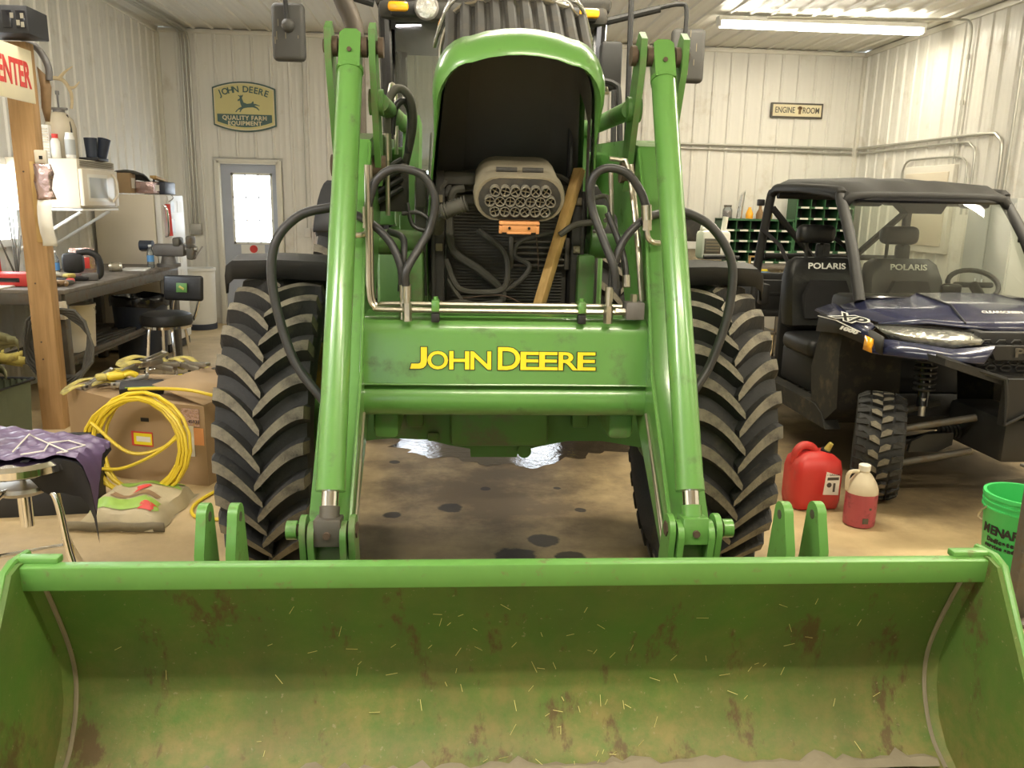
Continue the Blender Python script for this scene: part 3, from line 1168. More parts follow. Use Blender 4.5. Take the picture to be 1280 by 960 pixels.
# --- radiator bay
RC = .03
b = B()
b.box(L3(RC, 3.42, 1.36), (.50, .05, .56), .006)
rad = obj('radiator', b, 'interior', tr)
b = B()
for k in range(40):
    b.box(L3(RC, 3.385, 1.115 + k * .0125), (.46, .012, .0045))
fn = obj('fin', b, 'hosedust', rad)
fn['kind'] = 'stuff'
b = B()
for s in (-1, 1):
    b.box(L3(RC + s * .275, 3.38, 1.40), (.04, .14, .66), .008)
    b.box(L3(RC + s * .30, 3.33, 1.36), (.016, .05, .60), .006)
b.box(L3(RC, 3.40, 1.665), (.56, .10, .03), .008)
b.box(L3(RC, 3.40, 1.10), (.58, .10, .03), .008)
for s in (-1, 1):
    for z in (1.2, 1.43, 1.62):
        b.mat(1).box(L3(RC + s * .277, 3.305, z), (.028, .012, .03), .003)
        b.cyl(L3(RC + s * .277, 3.305, z), L3(RC + s * .277, 3.292, z), .009)
obj('radiator_frame', b, ['blackdust', 'tan'], tr)
b = B()
b.tube([L3(RC - .285, 3.37, 1.50), L3(RC - .285, 3.40, 1.64), L3(RC - .22, 3.43, 1.715), L3(RC, 3.45, 1.735), L3(RC + .22, 3.43, 1.715), L3(RC + .285, 3.40, 1.62), L3(RC + .285, 3.37, 1.50)], .013, 8, 5)
obj('hood_seal_hoop', b, 'hosedust', tr)
b = B()
b.box(L3(RC, 3.24, 1.175), (.52, .26, .035), .008)
b.mat(1)
for x, y in ((-.02, 3.14), (.24, 3.15), (-.2, 3.2)):
    b.cyl(L3(RC + x, y, 1.19), L3(RC + x, y, 1.21), .028, n=12)
    b.cyl(L3(RC + x, y, 1.21), L3(RC + x, y, 1.222), .014, n=6)
obj('front_tray', b, ['tan', 'zinc'], tr)
# oil cooler in front of the radiator
b = B()
for k in range(5):
    b.cyl(L3(RC + .02, 3.36, 1.36 + k * .024), L3(RC + .24, 3.36, 1.36 + k * .024), .006, n=8)
b.box(L3(RC + .015, 3.36, 1.41), (.02, .03, .13), .004)
b.box(L3(RC + .245, 3.36, 1.41), (.02, .03, .13), .004)
obj('oil_cooler', b, 'darksteel', tr)
for pts, r_ in (([(-.24, 3.33, 1.55), (-.22, 3.31, 1.42), (-.11, 3.30, 1.34), (-.03, 3.30, 1.27), (-.03, 3.30, 1.215), (-.12, 3.27, 1.20), (-.22, 3.24, 1.195)], .017),
                ([(-.25, 3.33, 1.38), (-.20, 3.30, 1.27), (-.10, 3.28, 1.255), (-.02, 3.28, 1.27), (.0, 3.30, 1.34), (-.02, 3.31, 1.42), (-.12, 3.33, 1.50)], .012),
                ([(-.24, 3.32, 1.30), (-.18, 3.29, 1.22), (-.08, 3.27, 1.20), (.10, 3.26, 1.198), (.20, 3.24, 1.195)], .010),
                ([(.02, 3.33, 1.30), (-.02, 3.30, 1.26), (.05, 3.31, 1.30), (.09, 3.33, 1.36), (.03, 3.35, 1.40), (.06, 3.36, 1.46), (.2, 3.36, 1.50)], .010),
                ([(-.26, 3.25, 1.2), (-.19, 3.20, 1.215), (-.12, 3.2, 1.205), (-.02, 3.22, 1.20)], .019)):
    b = B()
    b.tube([L3(x + RC, y, z) for x, y, z in pts], r_, 8, 6)
    obj('coolant_hose', b, 'hosedust', tr)
b = B()
b.tube([L3(.14, 3.31, 1.50), L3(.15, 3.31, 1.42), L3(.155, 3.31, 1.34)], .003, 5, 4)
b.tube([L3(-.15, 3.28, 1.23), L3(.0, 3.27, 1.245), L3(.09, 3.22, 1.215), L3(.12, 3.2, 1.195)], .003, 5, 4)
obj('red_wire', b, 'rust', tr)

# --- air cleaner with nineteen intake tubes, tilted so its back end is higher
ACM = Matrix.Translation(Vector(L3(.052, 3.02, 1.622))) @ Matrix.Rotation(R(17), 4, 'X')


def oval(w_, h_, n=10):
    out = []
    r_ = h_ / 2
    for i in range(n + 1):
        a = -PI / 2 + PI * i / n
        out.append((w_ / 2 - r_ + r_ * math.cos(a), r_ * math.sin(a)))
    for i in range(n + 1):
        a = PI / 2 + PI * i / n
        out.append((-w_ / 2 + r_ + r_ * math.cos(a), r_ * math.sin(a)))
    return out


b = B()
rows = []
for y, sc in ((.006, .86), (0, .93), (0, 1.0), (.02, 1.03), (.08, 1.04), (.085, 1.0), (.10, 1.0), (.30, .98)):
    rows.append([ACM @ Vector((x * sc, y, z * sc)) for x, z in oval(.325, .162)])
b.grid(rows, cu=True)
f0 = b.bm.faces.new([b.bm.verts.new(v) for v in rows[0]])
ac = obj('air_cleaner', b, 'tan', tr)
b = B()
b.prism([(x, z) for x, z in oval(.300, .146)], 'y', .004, -.004)
b.bm.transform(ACM)
obj('face_plate', b, 'blackdust', ac)
rows_ = ((6, .0365, 0), (7, 0, 0), (6, -.0365, 0))
for n, z, dx in rows_:
    for k in range(n):
        x = (k - (n - 1) / 2) * .0365
        rot = Matrix.Rotation(random.uniform(0, 1.5), 4, 'Y')
        b = B()
        mt = ACM @ Matrix.Translation(Vector((x, -.005, z))) @ Matrix.Rotation(R(90), 4, 'X')
        b.lathe([(.0188, 0), (.0188, .034), (.0160, .034), (.0160, .002)], 14, mt)
        b.mat(1).lathe([(0, .003), (.0160, .003)], 14, mt)
        b.mat(2)
        for a in (0, 90):
            c = Matrix.Translation(Vector((x, -.025, z))) @ rot
            b.box((0, 0, 0), (.031, .010, .003), rot=Matrix.Identity(3))
            vs = b.bm.verts[-8:] if hasattr(b.bm.verts, '__getitem__') and not b.bm.verts.ensure_lookup_table() else []
            bmesh.ops.transform(b.bm, matrix=ACM @ c @ Matrix.Rotation(R(a), 4, 'Y'), verts=vs)
        obj('intake_tube', b, ['tubegrey', 'decalblack', 'tan'], ac)
b = B()
b.box((0, -.022, -.080), (.148, .035, .010), .003)
b.box((0, -.030, -.098), (.128, .012, .034), .004)
for s in (-1, 1):
    b.box((s * .068, -.03, -.104), (.012, .014, .03), .003)
b.box((0, -.030, -.116), (.09, .016, .010), .004)
b.mat(1)
for s in (-1, 1):
    b.cyl((s * .036, -.034, -.097), (s * .036, -.040, -.097), .005)
b.bm.transform(ACM)
obj('orange_latch', b, ['orange', 'decalblack'], ac)
b = B()
for s in (-1, 1):
    b.cyl((s * .048 - .038, .06, .090), (s * .048 + .038, .06, .090), .010)
b.bm.transform(ACM)
obj('hinge_roll', b, 'blackdust', ac)
b = B()
b.tube([L3(-.15, 3.10, 1.60), L3(-.19, 3.10, 1.585), L3(-.225, 3.12, 1.57)], .026, 12, 6)
for k in range(9):
    p = Vector(L3(-.14, 3.10, 1.603)).lerp(Vector(L3(-.222, 3.115, 1.573)), k / 8)
    q = Vector((-.93, .1, -.3)).normalized()
    b.cyl(p, p + q * .005, .031, n=14)
b.tube([L3(-.22, 3.12, 1.572), L3(-.245, 3.16, 1.56), L3(-.255, 3.24, 1.50)], .028, 10, 5)
obj('intake_duct', b, 'hosedust', tr)
b = B()
b.box(L3(-.13, 3.36, 1.70), (.22, .10, .06), .025)
b.tube([L3(-.25, 3.34, 1.60), L3(-.24, 3.32, 1.66), L3(-.20, 3.33, 1.70), L3(-.22, 3.34, 1.63)], .012, 8, 5)
b.tube([L3(-.20, 3.31, 1.60), L3(-.19, 3.30, 1.65), L3(-.15, 3.31, 1.66)], .016, 8, 5)
b.box(L3(.04, 3.45, 1.765), (.13, .06, .025), .01)
b.tube([L3(-.02, 3.44, 1.76), L3(.03, 3.42, 1.78), L3(.09, 3.44, 1.755), L3(.16, 3.44, 1.785), L3(.2, 3.45, 1.76)], .012, 8, 5)
obj('air_plumbing', b, 'hosedust', tr)

# --- raised hood: plan outline in the hood plane, walls rise from it
HX = .035


def hp(a, s, h):
    return L3(HX + a, 2.83 + .60 * s + .80 * h, 2.115 - .80 * s + .60 * h)


def hood_outline(inset=0., n=8):
    """(a, s) from rear left round the nose to rear right"""
    pts = []
    for s in (1.15, .95, .8, .65, .5, .35, .22):
        pts.append((-(.276 + .055 * max(0, min(1, (s - .22) / .6)) - inset), s))
    rad = .115
    for i in range(1, n + 1):
        t = PI / 2 * i / n
        pts.append((-(.276 - inset - rad * (1 - math.cos(t)) * 1.0) - .0, inset + .22 - (.22 - .03) * math.sin(t)))
    for x in (-.11, -.05):
        pts.append((x, inset + .03 - .03 * (1 - (x / .17) ** 2)))
    left = pts
    mid = [(0, inset)]
    return left + mid + [(-a, s) for a, s in reversed(left)]


def wall_rows(out, hs):
    rows = []
    for h, ins in hs:
        row = []
        for a, s in out:
            k = max(0, 1 - ins / .3)
            row.append(hp(a * k, s + ins * .6 * (1 if s < .25 else 0), h))
        rows.append(row)
    return rows


out = hood_outline()
nose = [i for i, (a, s) in enumerate(out) if s < .2]
i0, i1 = nose[0], nose[-1]
b = B()
fs = b.grid(wall_rows(out, [(.0, 0), (.05, 0), (.12, 0), (.22, .0), (.33, .004), (.39, .02), (.43, .06), (.45, .12), (.455, .2)]))
# drop the nose faces above the rim (the grille fills them) and one side vent
n = len(out) - 1
dele = [f for k, f in enumerate(fs) if (i0 <= k % n < i1 and 1 <= k // n <= 6) or (k // n in (2, 3) and k % n in (len(out) - 4, len(out) - 5, len(out) - 6))]
bmesh.ops.delete(b.bm, geom=dele, context='FACES')
b.grid([[hp(a * .33, s + (.12 if s < .25 else 0), .455) for a, s in out[:len(out) // 2 + 1]], [hp(-a * .33, s + (.12 if s < .25 else 0), .455) for a, s in out[:len(out) // 2 + 1]]])
hood = obj('hood', b, 'green', tr, ang=50)
# rim: rounded lip around the nose and along the sides
b = B()
rows = []
base_o = hood_outline()
for (dh, o_) in ((.0, -.014), (-.065, -.004), (-.085, .008), (-.07, .024), (-.01, .034), (.05, .030), (.085, .0)):
    row = []
    for i, (a, s) in enumerate(base_o):
        a0, s0 = base_o[max(0, i - 1)]
        a1, s1 = base_o[min(len(base_o) - 1, i + 1)]
        t_ = Vector((a1 - a0, s1 - s0)).normalized()
        nv = Vector((-t_.y, t_.x)) * -1
        if nv.dot(Vector((a, s - .5))) < 0:
            nv = -nv
        f = max(.18, min(1, 1 - (s - .10) / .26))
        row.append(hp(a + nv.x * o_ * f, s + nv.y * o_ * f, dh * f))
    rows.append(row)
b.grid(rows)
obj('nose_rim', b, 'green', hood, ang=60)
b = B()
b.grid(wall_rows(hood_outline(.016), [(.02, 0), (.05, 0), (.12, 0), (.22, .0), (.33, .01), (.40, .05), (.43, .12)]))
fs2 = [f for k, f in enumerate(b.bm.faces) if (k // n in (2, 3) and k % n in (len(out) - 4, len(out) - 5, len(out) - 6))]
bmesh.ops.delete(b.bm, geom=fs2, context='FACES')
oi = hood_outline(.016)
b.grid([[hp(a * .6, s + (.07 if s < .25 else 0), .43) for a, s in oi[:len(oi) // 2 + 1]], [hp(-a * .6, s + (.07 if s < .25 else 0), .43) for a, s in oi[:len(oi) // 2 + 1]]])
obj('hood_liner', b, 'interior', hood, ang=50)
# stripes on the outer left flank
b = B()
for h in (.17, .20):
    b.grid([[hp(-(.276 + .055 * max(0, min(1, (s - .22) / .6))) - .004, s, h), hp(-(.276 + .055 * max(0, min(1, (s - .22) / .6))) - .004, s, h + .012)] for s in (.24, .4, .6, .8, 1.1)])
obj('side_stripe', b, 'tan', hood)
# grille
b = B()
gl = out[i0 - 1:i1 + 2]
b.grid([[hp(a * .985, s + .012, h) for a, s in gl] for h in (.06, .2, .36, .40)])
gr = obj('grille', b, 'blackdust', hood)
xs = [-.235 + k * .052 for k in range(10)]
for x in xs:
    s0 = .0 + .03 * min(1, (x / .17) ** 2) + (max(0, abs(x) - .17) / .13) ** 2 * .12
    b = B()
    for dx in (-.017, .017):
        b.face([hp(x + dx * .6, s0 + .000, .085), hp(x + dx * 1.25, s0 + .010, .085), hp(x + dx * 1.25, s0 + .010, .36), hp(x + dx * .6, s0 + .0, .36)])
    b.face([hp(x - .0102, s0, .085), hp(x + .0102, s0, .085), hp(x + .0102, s0, .36), hp(x - .0102, s0, .36)])
    obj('grille_slat', b, 'blackdust', gr)
b = B()
b.tube([hp(a * .99, s + .004, .352 - (0.03 if abs(a) > .24 else 0)) for a, s in gl], .010, 6)
obj('grille_trim', b, 'zinc', gr)
for s in (-1, 1):
    b = B()
    b.mat(0).grid([[hp(s * (.20 + .02 * k), .02 + .022 * k * k * .35, h) for k in range(6)] for h in (.375, .42)])
    obj('headlight', b, 'lens', hood, solid=.012)
b = B()
b.tube([hp(.29, .20, .10), hp(.32, .20, .10), hp(.32, .20, .065), hp(.29, .20, .065)], .006, 6)
obj('hood_latch', b, 'zinc', hood)
b = B()
b.tube([L3(HX + .25, 3.45, 1.70), L3(HX + .26, 3.5, 2.1)], .012, 8)
obj('gas_strut', b, 'black', hood)

# --- cab
b = B()
b.box(L3(.02, 5.75, 2.74), (1.36, 1.6, .12), .05)
b.box(L3(.02, 4.98, 2.66), (1.30, .12, .10), .03)
cabr = obj('cab_roof', b, 'blackdust', tr)
for s in (-1, 1):
    b = B()
    b.tube([L3(.02 + s * .56, 5.05, 1.35), L3(.02 + s * .60, 5.0, 1.9), L3(.02 + s * .62, 4.98, 2.68)], .035, 8, 4)
    obj('cab_pillar', b, 'blackgl', tr)
    b = B()
    b.tube([L3(.02 + s * .62, 6.3, 1.5), L3(.02 + s * .62, 6.4, 2.68)], .04, 8)
    obj('cab_pillar', b, 'blackgl', tr)
    b = B()
    b.tube([L3(.02 + s * .63, 5.6, 1.2), L3(.02 + s * .64, 5.6, 2.68)], .03, 8)
    obj('cab_pillar', b, 'blackgl', tr)
b = B()
b.grid([[L3(.02 + x, 5.02 - .05 * (1 - (x / .6) ** 2), z) for x in (-.56, -.28, 0, .28, .56)] for z in (1.42, 2.0, 2.66)])
obj('windshield', b, 'glasscab', tr)
for s in (-1, 1):
    b = B()
    b.face([L3(.02 + s * .60, 5.06, 1.3), L3(.02 + s * .64, 6.35, 1.3), L3(.02 + s * .63, 6.35, 2.66), L3(.02 + s * .62, 5.04, 2.66)])
    obj('side_glass', b, 'glasscab', tr)
b = B()
b.box(L3(.02, 5.7, 1.18), (1.16, 1.35, .35), .05)
b.box(L3(.02, 5.25, 1.45), (.6, .3, .25), .05)
b.box(L3(.02, 6.0, 1.55), (.5, .5, .14), .06)
b.box(L3(.02, 6.25, 1.9), (.5, .14, .7), .06)
obj('cab_interior', b, 'black', tr)
b = B()
b.tube([L3(.02 + .2 * math.cos(a), 5.5 + .1 * math.sin(a), 1.78 + .17 * math.sin(a)) for a in [2 * PI * k / 20 for k in range(20)]], .014, 6, cyc=True)
obj('steering_wheel', b, 'black', tr)
for s in (-1, 1):
    b = B()
    b.box(L3(.02 + s * .50, 4.93, 2.66), (.17, .10, .085), .03)
    b.mat(1).box(L3(.02 + s * .535, 4.885, 2.665), (.115, .05, .052), .018)
    obj('turn_lamp', b, ['black', 'amber'], cabr)
    b = B()
    mt = Matrix.Translation(Vector(L3(.02 + s * .378, 4.90, 2.66))) @ Matrix.Rotation(R(90), 4, 'X')
    b.lathe([(.0, -.03), (.05, -.02), (.068, .03), (.068, .045), (.058, .05)], 20, mt)
    b.mat(1).lathe([(0, .052), (.03, .051), (.058, .046)], 20, mt)
    obj('work_lamp', b, ['castgrey', 'lens'], cabr)
# exhaust stack, left of the hood
b = B()
b.tube([L3(-.80, 4.55, 2.75), L3(-.775, 4.55, 2.62), L3(-.73, 4.55, 2.52), L3(-.715, 4.55, 2.40), L3(-.71, 4.55, 1.9), L3(-.70, 4.55, 1.5)], .048, 12, 6)
obj('exhaust_stack', b, 'stackbrown', tr)
# mirrors
for s, wx, wz, ww, hh in ((-1, -.925, 2.53, .185, .31), (1, 1.375, 2.475, .20, .30)):
    cx = wx - .2058 - .01
    b = B()
    b.box(L3(cx, 5.0, wz), (ww, .07, hh), .028, seg=3)
    b.ball(L3(cx + (.005 if s < 0 else -.03), 4.955, wz + (.03 if s < 0 else .02)), .038)
    b.mat(1)
    for k in range(7):
        b.box(L3(cx + random.uniform(-.08, .08), 4.964, wz + random.uniform(-.1, .15)), (.004, .003, random.uniform(.01, .05)))
    mr = obj('mirror', b, ['mirrorgrey', 'tan'], tr)
    b = B()
    xc_ = cx + (.0 if s < 0 else -.035)
    b.tube([L3(xc_, 4.95, wz + .03), L3(xc_, 4.945, wz + .24), L3(xc_ - s * .04, 4.95, wz + .27), L3(xc_ - s * .16, 4.97, wz + .25), L3(s * .66, 5.0, wz + .18)], .013, 8, 4)
    b.tube([L3(xc_ - s * .15, 4.96, wz + .245), L3(s * .66, 5.0, wz + .17)], .021, 8)
    obj('mirror_arm', b, 'black', mr)
b = B()
for (x, z0, z1) in ((.79, 1.7, 2.95), (.72, 1.6, 2.25)):
    b.tube([L3(x, 4.8, z0), L3(x - .02, 4.8, z1)], .016, 8)
b.tube([L3(.60, 4.8, 2.30), L3(.70, 4.8, 2.28), L3(.73, 4.8, 2.2), L3(.76, 4.8, 1.75)], .017, 8, 5)
b.box(L3(.68, 4.85, 2.38), (.12, .1, .26), .02)
obj('grab_rail', b, 'black', tr)

# --- loader mast and side frames
for s in (-1, 1):
    b = B()
    b.prism([(3.68 - TY, .80), (4.12 - TY, .80), (4.16 - TY, 1.6), (4.22 - TY, 1.98), (3.98 - TY, 2.0), (3.74 - TY, 1.55), (3.66 - TY, .9)], 'x', s * .355, s * .43)
    b.box(L3(s * .42, 3.3, .86), (.09, 1.0, .16), .02)
    b.box(L3(s * .345, 3.35, 1.05), (.07, .16, .72), .012)
    b.cyl(L3(s * .32, 3.45, 1.44), L3(s * .50, 3.45, 1.44), .052)
    b.box(L3(s * .40, 3.95, 1.15), (.10, .06, .8), .01)
    obj('loader_mast', b, 'greend', tr)
    b = B()
    b.box(L3(s * .53, 4.4, 1.55), (.10, .5, .12), .02)
    b.box(L3(s * .46, 4.3, 1.78), (.12, .55, .16), .04)
    b.box(L3(s * .40, 4.1, 1.60), (.16, .2, .24), .03)
    obj('side_bracket', b, 'greend', tr)
    # boom: box section with a knee
    b = B()
    b.prism([(2.205 - TY, .22), (2.32 - TY, .25), (2.40 - TY, .52), (2.88 - TY, .86), (3.42 - TY, 1.56), (4.12 - TY, 1.74), (4.14 - TY, 1.90), (3.30 - TY, 1.86), (3.06 - TY, 1.82), (2.86 - TY, 1.52), (2.66 - TY, 1.05), (2.235 - TY, .55), (2.19 - TY, .36)], 'x', s * .488, s * .612)
    bo = obj('loader_boom', b, 'green', tr)
    b = B()
    b.tube([L3(s * .487, 2.655, 1.05), L3(s * .487, 2.86, 1.53), L3(s * .487, 3.05, 1.81)], .006, 5)
    b.tube([L3(s * .487, 2.655, 1.05), L3(s * .487, 2.22, .56)], .006, 5)
    obj('weld_bead', b, 'green', bo)
    # links from boom knee to the cylinder top pin
    for xx in (.466, .614):
        b = B()
        b.prism([(3.15 - TY, 1.66), (3.21 - TY, 1.70), (3.20 - TY, 1.80), (3.04 - TY, 2.17), (3.00 - TY, 2.20), (2.95 - TY, 2.17), (2.955 - TY, 2.08), (3.09 - TY, 1.76)], 'x', s * (xx - .011), s * (xx + .011))
        obj('bellcrank_link', b, 'greend', tr)
    b = B()
    b.cyl(L3(s * .435, 3.0, 2.12), L3(s * .635, 3.0, 2.12), .022)
    b.cyl(L3(s * .43, 3.0, 2.12), L3(s * .448, 3.0, 2.12), .034)
    b.cyl(L3(s * .485, 3.0, 2.12), L3(s * .51, 3.0, 2.12), .034)
    b.cyl(L3(s * .585, 3.0, 2.12), L3(s * .612, 3.0, 2.12), .034)
    obj('link_pin', b, 'rust', tr)
    b = B()
    b.cyl(L3(s * .44, 3.15, 1.73), L3(s * .64, 3.15, 1.73), .04)
    obj('pivot_pin', b, 'rust', tr)
    b = B()
    b.cyl(L3(s * .455, 3.08, 1.95), L3(s * .42, 3.95, 1.95), .034)
    b.cyl(L3(s * .44, 3.08, 1.95), L3(s * .49, 3.08, 1.95), .045)
    obj('leveling_rod', b, 'greend', tr)
    # bucket cylinder
    p0, p1 = Vector(L3(s * .541, 2.255, .66)), Vector(L3(s * .541, 3.0, 2.12))
    d = (p1 - p0).normalized()
    b = B()
    b.cyl(p0 + d * .13, p1 - d * .085, .0425, n=28)
    b.cyl(p0 + d * .115, p0 + d * .15, .044, n=28)
    b.cyl(p1 - d * .10, p1 - d * .085, .0455, n=28)
    b.prism([(-.036, -.10), (.036, -.10), (.036, .03), (.02, .045), (-.02, .045), (-.036, .03)], 'y', -.036, .036)
    vs = b.bm.verts[:]
    b.bm.verts.ensure_lookup_table()
    last = b.bm.verts[-12:]
    q = d.to_track_quat('Z', 'Y').to_matrix().to_4x4()
    bmesh.ops.transform(b.bm, matrix=Matrix.Translation(p1) @ q, verts=last)
    cy = obj('bucket_cylinder', b, 'green', tr)
    b = B()
    pp = p1 - d * .03 - Vector((0, .040, -.01))
    b.cyl(pp, pp - Vector((0, .006, 0)), .008, n=8)
    obj('grease_fitting', b, 'rust', cy)
    b = B()
    b.cyl(p0 + d * .02, p0 + d * .135, .0255, n=20)
    obj('piston_rod', b, 'chrome', cy)
    b = B()
    b.box(p0, (.078, .075, .08), .004, rot=(R(-8), 0, 0))
    b.cyl(p0 + d * .03, p0 + d * .07, .030, n=16)
    b.mat(1).cyl(p0 + Vector((0, -.036, 0)), p0 + Vector((0, -.046, 0)), .011, n=10)
    obj('rod_clevis', b, ['darksteel' if s < 0 else 'green', 'rust'], cy)
    for xx in (.471, .495, .587, .612):
        b = B()
        zt = .705 if xx in (.471, .612) else .69
        yy = 2.26 if xx in (.471, .612) else 2.25
        pl = [(yy - .02 - TY, .50), (yy + .08 - TY, .44), (yy + .07 - TY, .55)] + [(yy + .045 * math.cos(a) - TY, zt - .045 + .045 * math.sin(a)) for a in [PI * k / 8 for k in range(9)]]
        b.prism(pl, 'x', s * (xx - .009), s * (xx + .009))
        obj('bucket_link', b, 'greend' if s < 0 else 'greenscuff', tr)
    b = B()
    b.cyl(L3(s * .462, 2.26, .66), L3(s * .645, 2.26, .66), .018)
    b.mat(1).cyl(L3(s * .632, 2.26, .66), L3(s * .662, 2.26, .66), .028)
    b.mat(0).cyl(L3(s * .468, 2.26, .66), L3(s * .458, 2.26, .66), .024, n=6)
    obj('bucket_pin', b, ['rust', 'green'], tr)
    b = B()
    b.cyl(L3(s * .486, 2.70, .90), L3(s * .478, 2.16, .42), .0065)
    b.cyl(L3(s * .487, 2.70, .89), L3(s * .468, 2.16, .41), .004)
    obj('guide_rod', b, 'zinc', tr)

# --- cross beam with lettering
b = B()
b.prism([(2.735 - TY, .99), (2.755 - TY, 1.165), (2.765 - TY, 1.195), (2.785 - TY, 1.215), (2.81 - TY, 1.222), (2.96 - TY, 1.222), (2.98 - TY, .99)], 'x', -.49, .49, smooth=True)
bm_ = obj('cross_beam', b, 'green', tr, ang=50)
b = B()
b.tube([L3(-.488, 2.728, .995), L3(-.2, 2.728, .994), L3(.1, 2.728, .995), L3(.488, 2.728, .994)], .004, 6)
obj('weld_bead', b, 'green', bm_)
b = B()
b.cyl(L3(-.49, 2.785, .935), L3(.49, 2.785, .935), .060, n=32)
obj('torque_tube', b, 'green', tr)
BT = Matrix.Translation(Vector(L3(-.012, 2.744, 1.083))) @ Euler((R(90 - 6.5), 0, 0)).to_matrix().to_4x4()


def glyph(ch, box, mat, off, depth, parent):
    cu = bpy.data.curves.new('letter', 'FONT')
    cu.body = ch
    cu.size = 1
    cu.extrude = .01
    cu.resolution_u = 4
    res = []
    dg = None
    for o_ in (0.0, off):
        cu.offset = o_
        t = bpy.data.objects.new('letter', cu)
        COL.objects.link(t)
        dg = bpy.context.evaluated_depsgraph_get()
        me = bpy.data.meshes.new_from_object(t.evaluated_get(dg))
        bpy.data.objects.remove(t)
        res.append(me)
    xs0 = [v.co.x for v in res[0].vertices]
    ys0 = [v.co.y for v in res[0].vertices]
    sx = (box[1] - box[0]) / (max(xs0) - min(xs0))
    sy = (box[3] - box[2]) / (max(ys0) - min(ys0))
    me = res[1]
    me.transform(Matrix.Translation(Vector((box[0] - min(xs0) * sx, box[2] - min(ys0) * sy, depth))) @ Matrix.Diagonal((sx, sy, .05, 1)))
    me.transform(BT)
    me.materials.clear()
    me.materials.append(MAT[mat])
    bpy.data.meshes.remove(res[0])
    bpy.data.curves.remove(cu)
    o = bpy.data.objects.new('letter' if mat == 'yellow' else 'letter_outline', me)
    COL.objects.link(o)
    o.parent = parent


k_ = .00081
J_IN = [(302, 347), (328, 347), (328, 287), (324, 270), (313, 259), (297, 255), (257, 255), (263, 277), (292, 277), (300, 281), (302, 290)]


def letter_j(grow, mat, depth):
    cx_, cy_ = 300, 290
    poly = []
    n_ = len(J_IN)
    for i_ in range(n_):
        a_, b_, c_ = Vector(J_IN[i_ - 1]), Vector(J_IN[i_]), Vector(J_IN[(i_ + 1) % n_])
        n1 = Vector(((b_ - a_).y, -(b_ - a_).x)).normalized()
        n2 = Vector(((c_ - b_).y, -(c_ - b_).x)).normalized()
        m_ = (n1 + n2)
        m_ = m_ / max(.6, m_.length_squared / 2)
        poly.append(b_ - m_ * grow)
    bb_ = B()
    bb_.prism([((q_.x - 651) * k_, (q_.y - 255) * k_ - .036) for q_ in poly], 'z', depth - .0004, depth + .0004)
    bb_.bm.transform(BT)
    obj('letter' if mat == 'yellow' else 'letter_outline', bb_, mat, bm_)


letter_j(3.5, 'decalblack', .0008)
letter_j(0, 'yellow', .0022)
for ch, a, c, big in (('O', 332, 415, 0), ('H', 424, 504, 0), ('N', 513, 597, 0), ('D', 630, 720, 1), ('E', 727, 800, 0), ('E', 807, 880, 0), ('R', 889, 966, 0), ('E', 971, 1043, 0)):
    bx = ((a - 651) * k_, (c - 651) * k_, -.036, (.039 if big else .024))
    glyph(ch, bx, 'decalblack', .042, .0008, bm_)
    glyph(ch, bx, 'yellow', .018, .0022, bm_)

# hydraulic lines along the beam
for dy, z, x0 in ((-.02, 1.247, -.47), (.015, 1.262, -.465)):
    b = B()
    b.tube([L3(x0, 2.80 + dy, 1.72), L3(x0, 2.80 + dy, 1.45), L3(x0 + .003, 2.78 + dy, 1.30), L3(x0 + .02, 2.775 + dy, 1.256), L3(x0 + .06, 2.775 + dy, z), L3(-.1, 2.775 + dy, z), L3(.40, 2.775 + dy, z)], .0095, 8, 5)
    obj('steel_line', b, 'zinc', tr)
for x in (-.245, .255):
    b = B()
    b.box(L3(x, 2.77, 1.262), (.028, .06, .04), .006)
    b.cyl(L3(x, 2.77, 1.27), L3(x, 2.77, 1.292), .008, n=6)
    b.mat(1).box(L3(x, 2.755, 1.222), (.028, .03, .03), .003)
    obj('line_clamp', b, ['green', 'black'], tr)
b = B()
b.box(L3(.435, 2.76, 1.255), (.062, .075, .058), .003)
b.mat(1)
for x in (.385, .395):
    b.cyl(L3(x - .015, 2.75, 1.25), L3(x + .015, 2.75, 1.25), .013, n=6)
b.cyl(L3(.435, 2.76, 1.28), L3(.435, 2.76, 1.31), .014, n=6)
obj('valve_block', b, ['castgrey', 'zinc'], tr)
for x in (.345, -.34, -.355):
    b = B()
    y = 2.745 if x != -.355 else 2.79
    b.cyl(L3(x, y, 1.21), L3(x, y, 1.27), .016, n=6)
    b.cyl(L3(x, y, 1.27), L3(x, y, 1.285), .012, n=10)
    b.cyl(L3(x, y, 1.285), L3(x, y, 1.335), .0145, n=14)
    obj('hose_fitting', b, 'zinc', tr)


def hose(pts, r_, world=True, name='hydraulic_hose', mat='hose', ends=(), n=10):
    b = B()
    b.tube(pts, r_, n, 8)
    o = obj(name, b, mat, tr, world=world)
    for (a, c) in ends:
        bb = B()
        bb.cyl(a, c, r_ * 1.28, n=12)
        obj('hose_ferrule', bb, 'zinc', o, world=world)
    return o


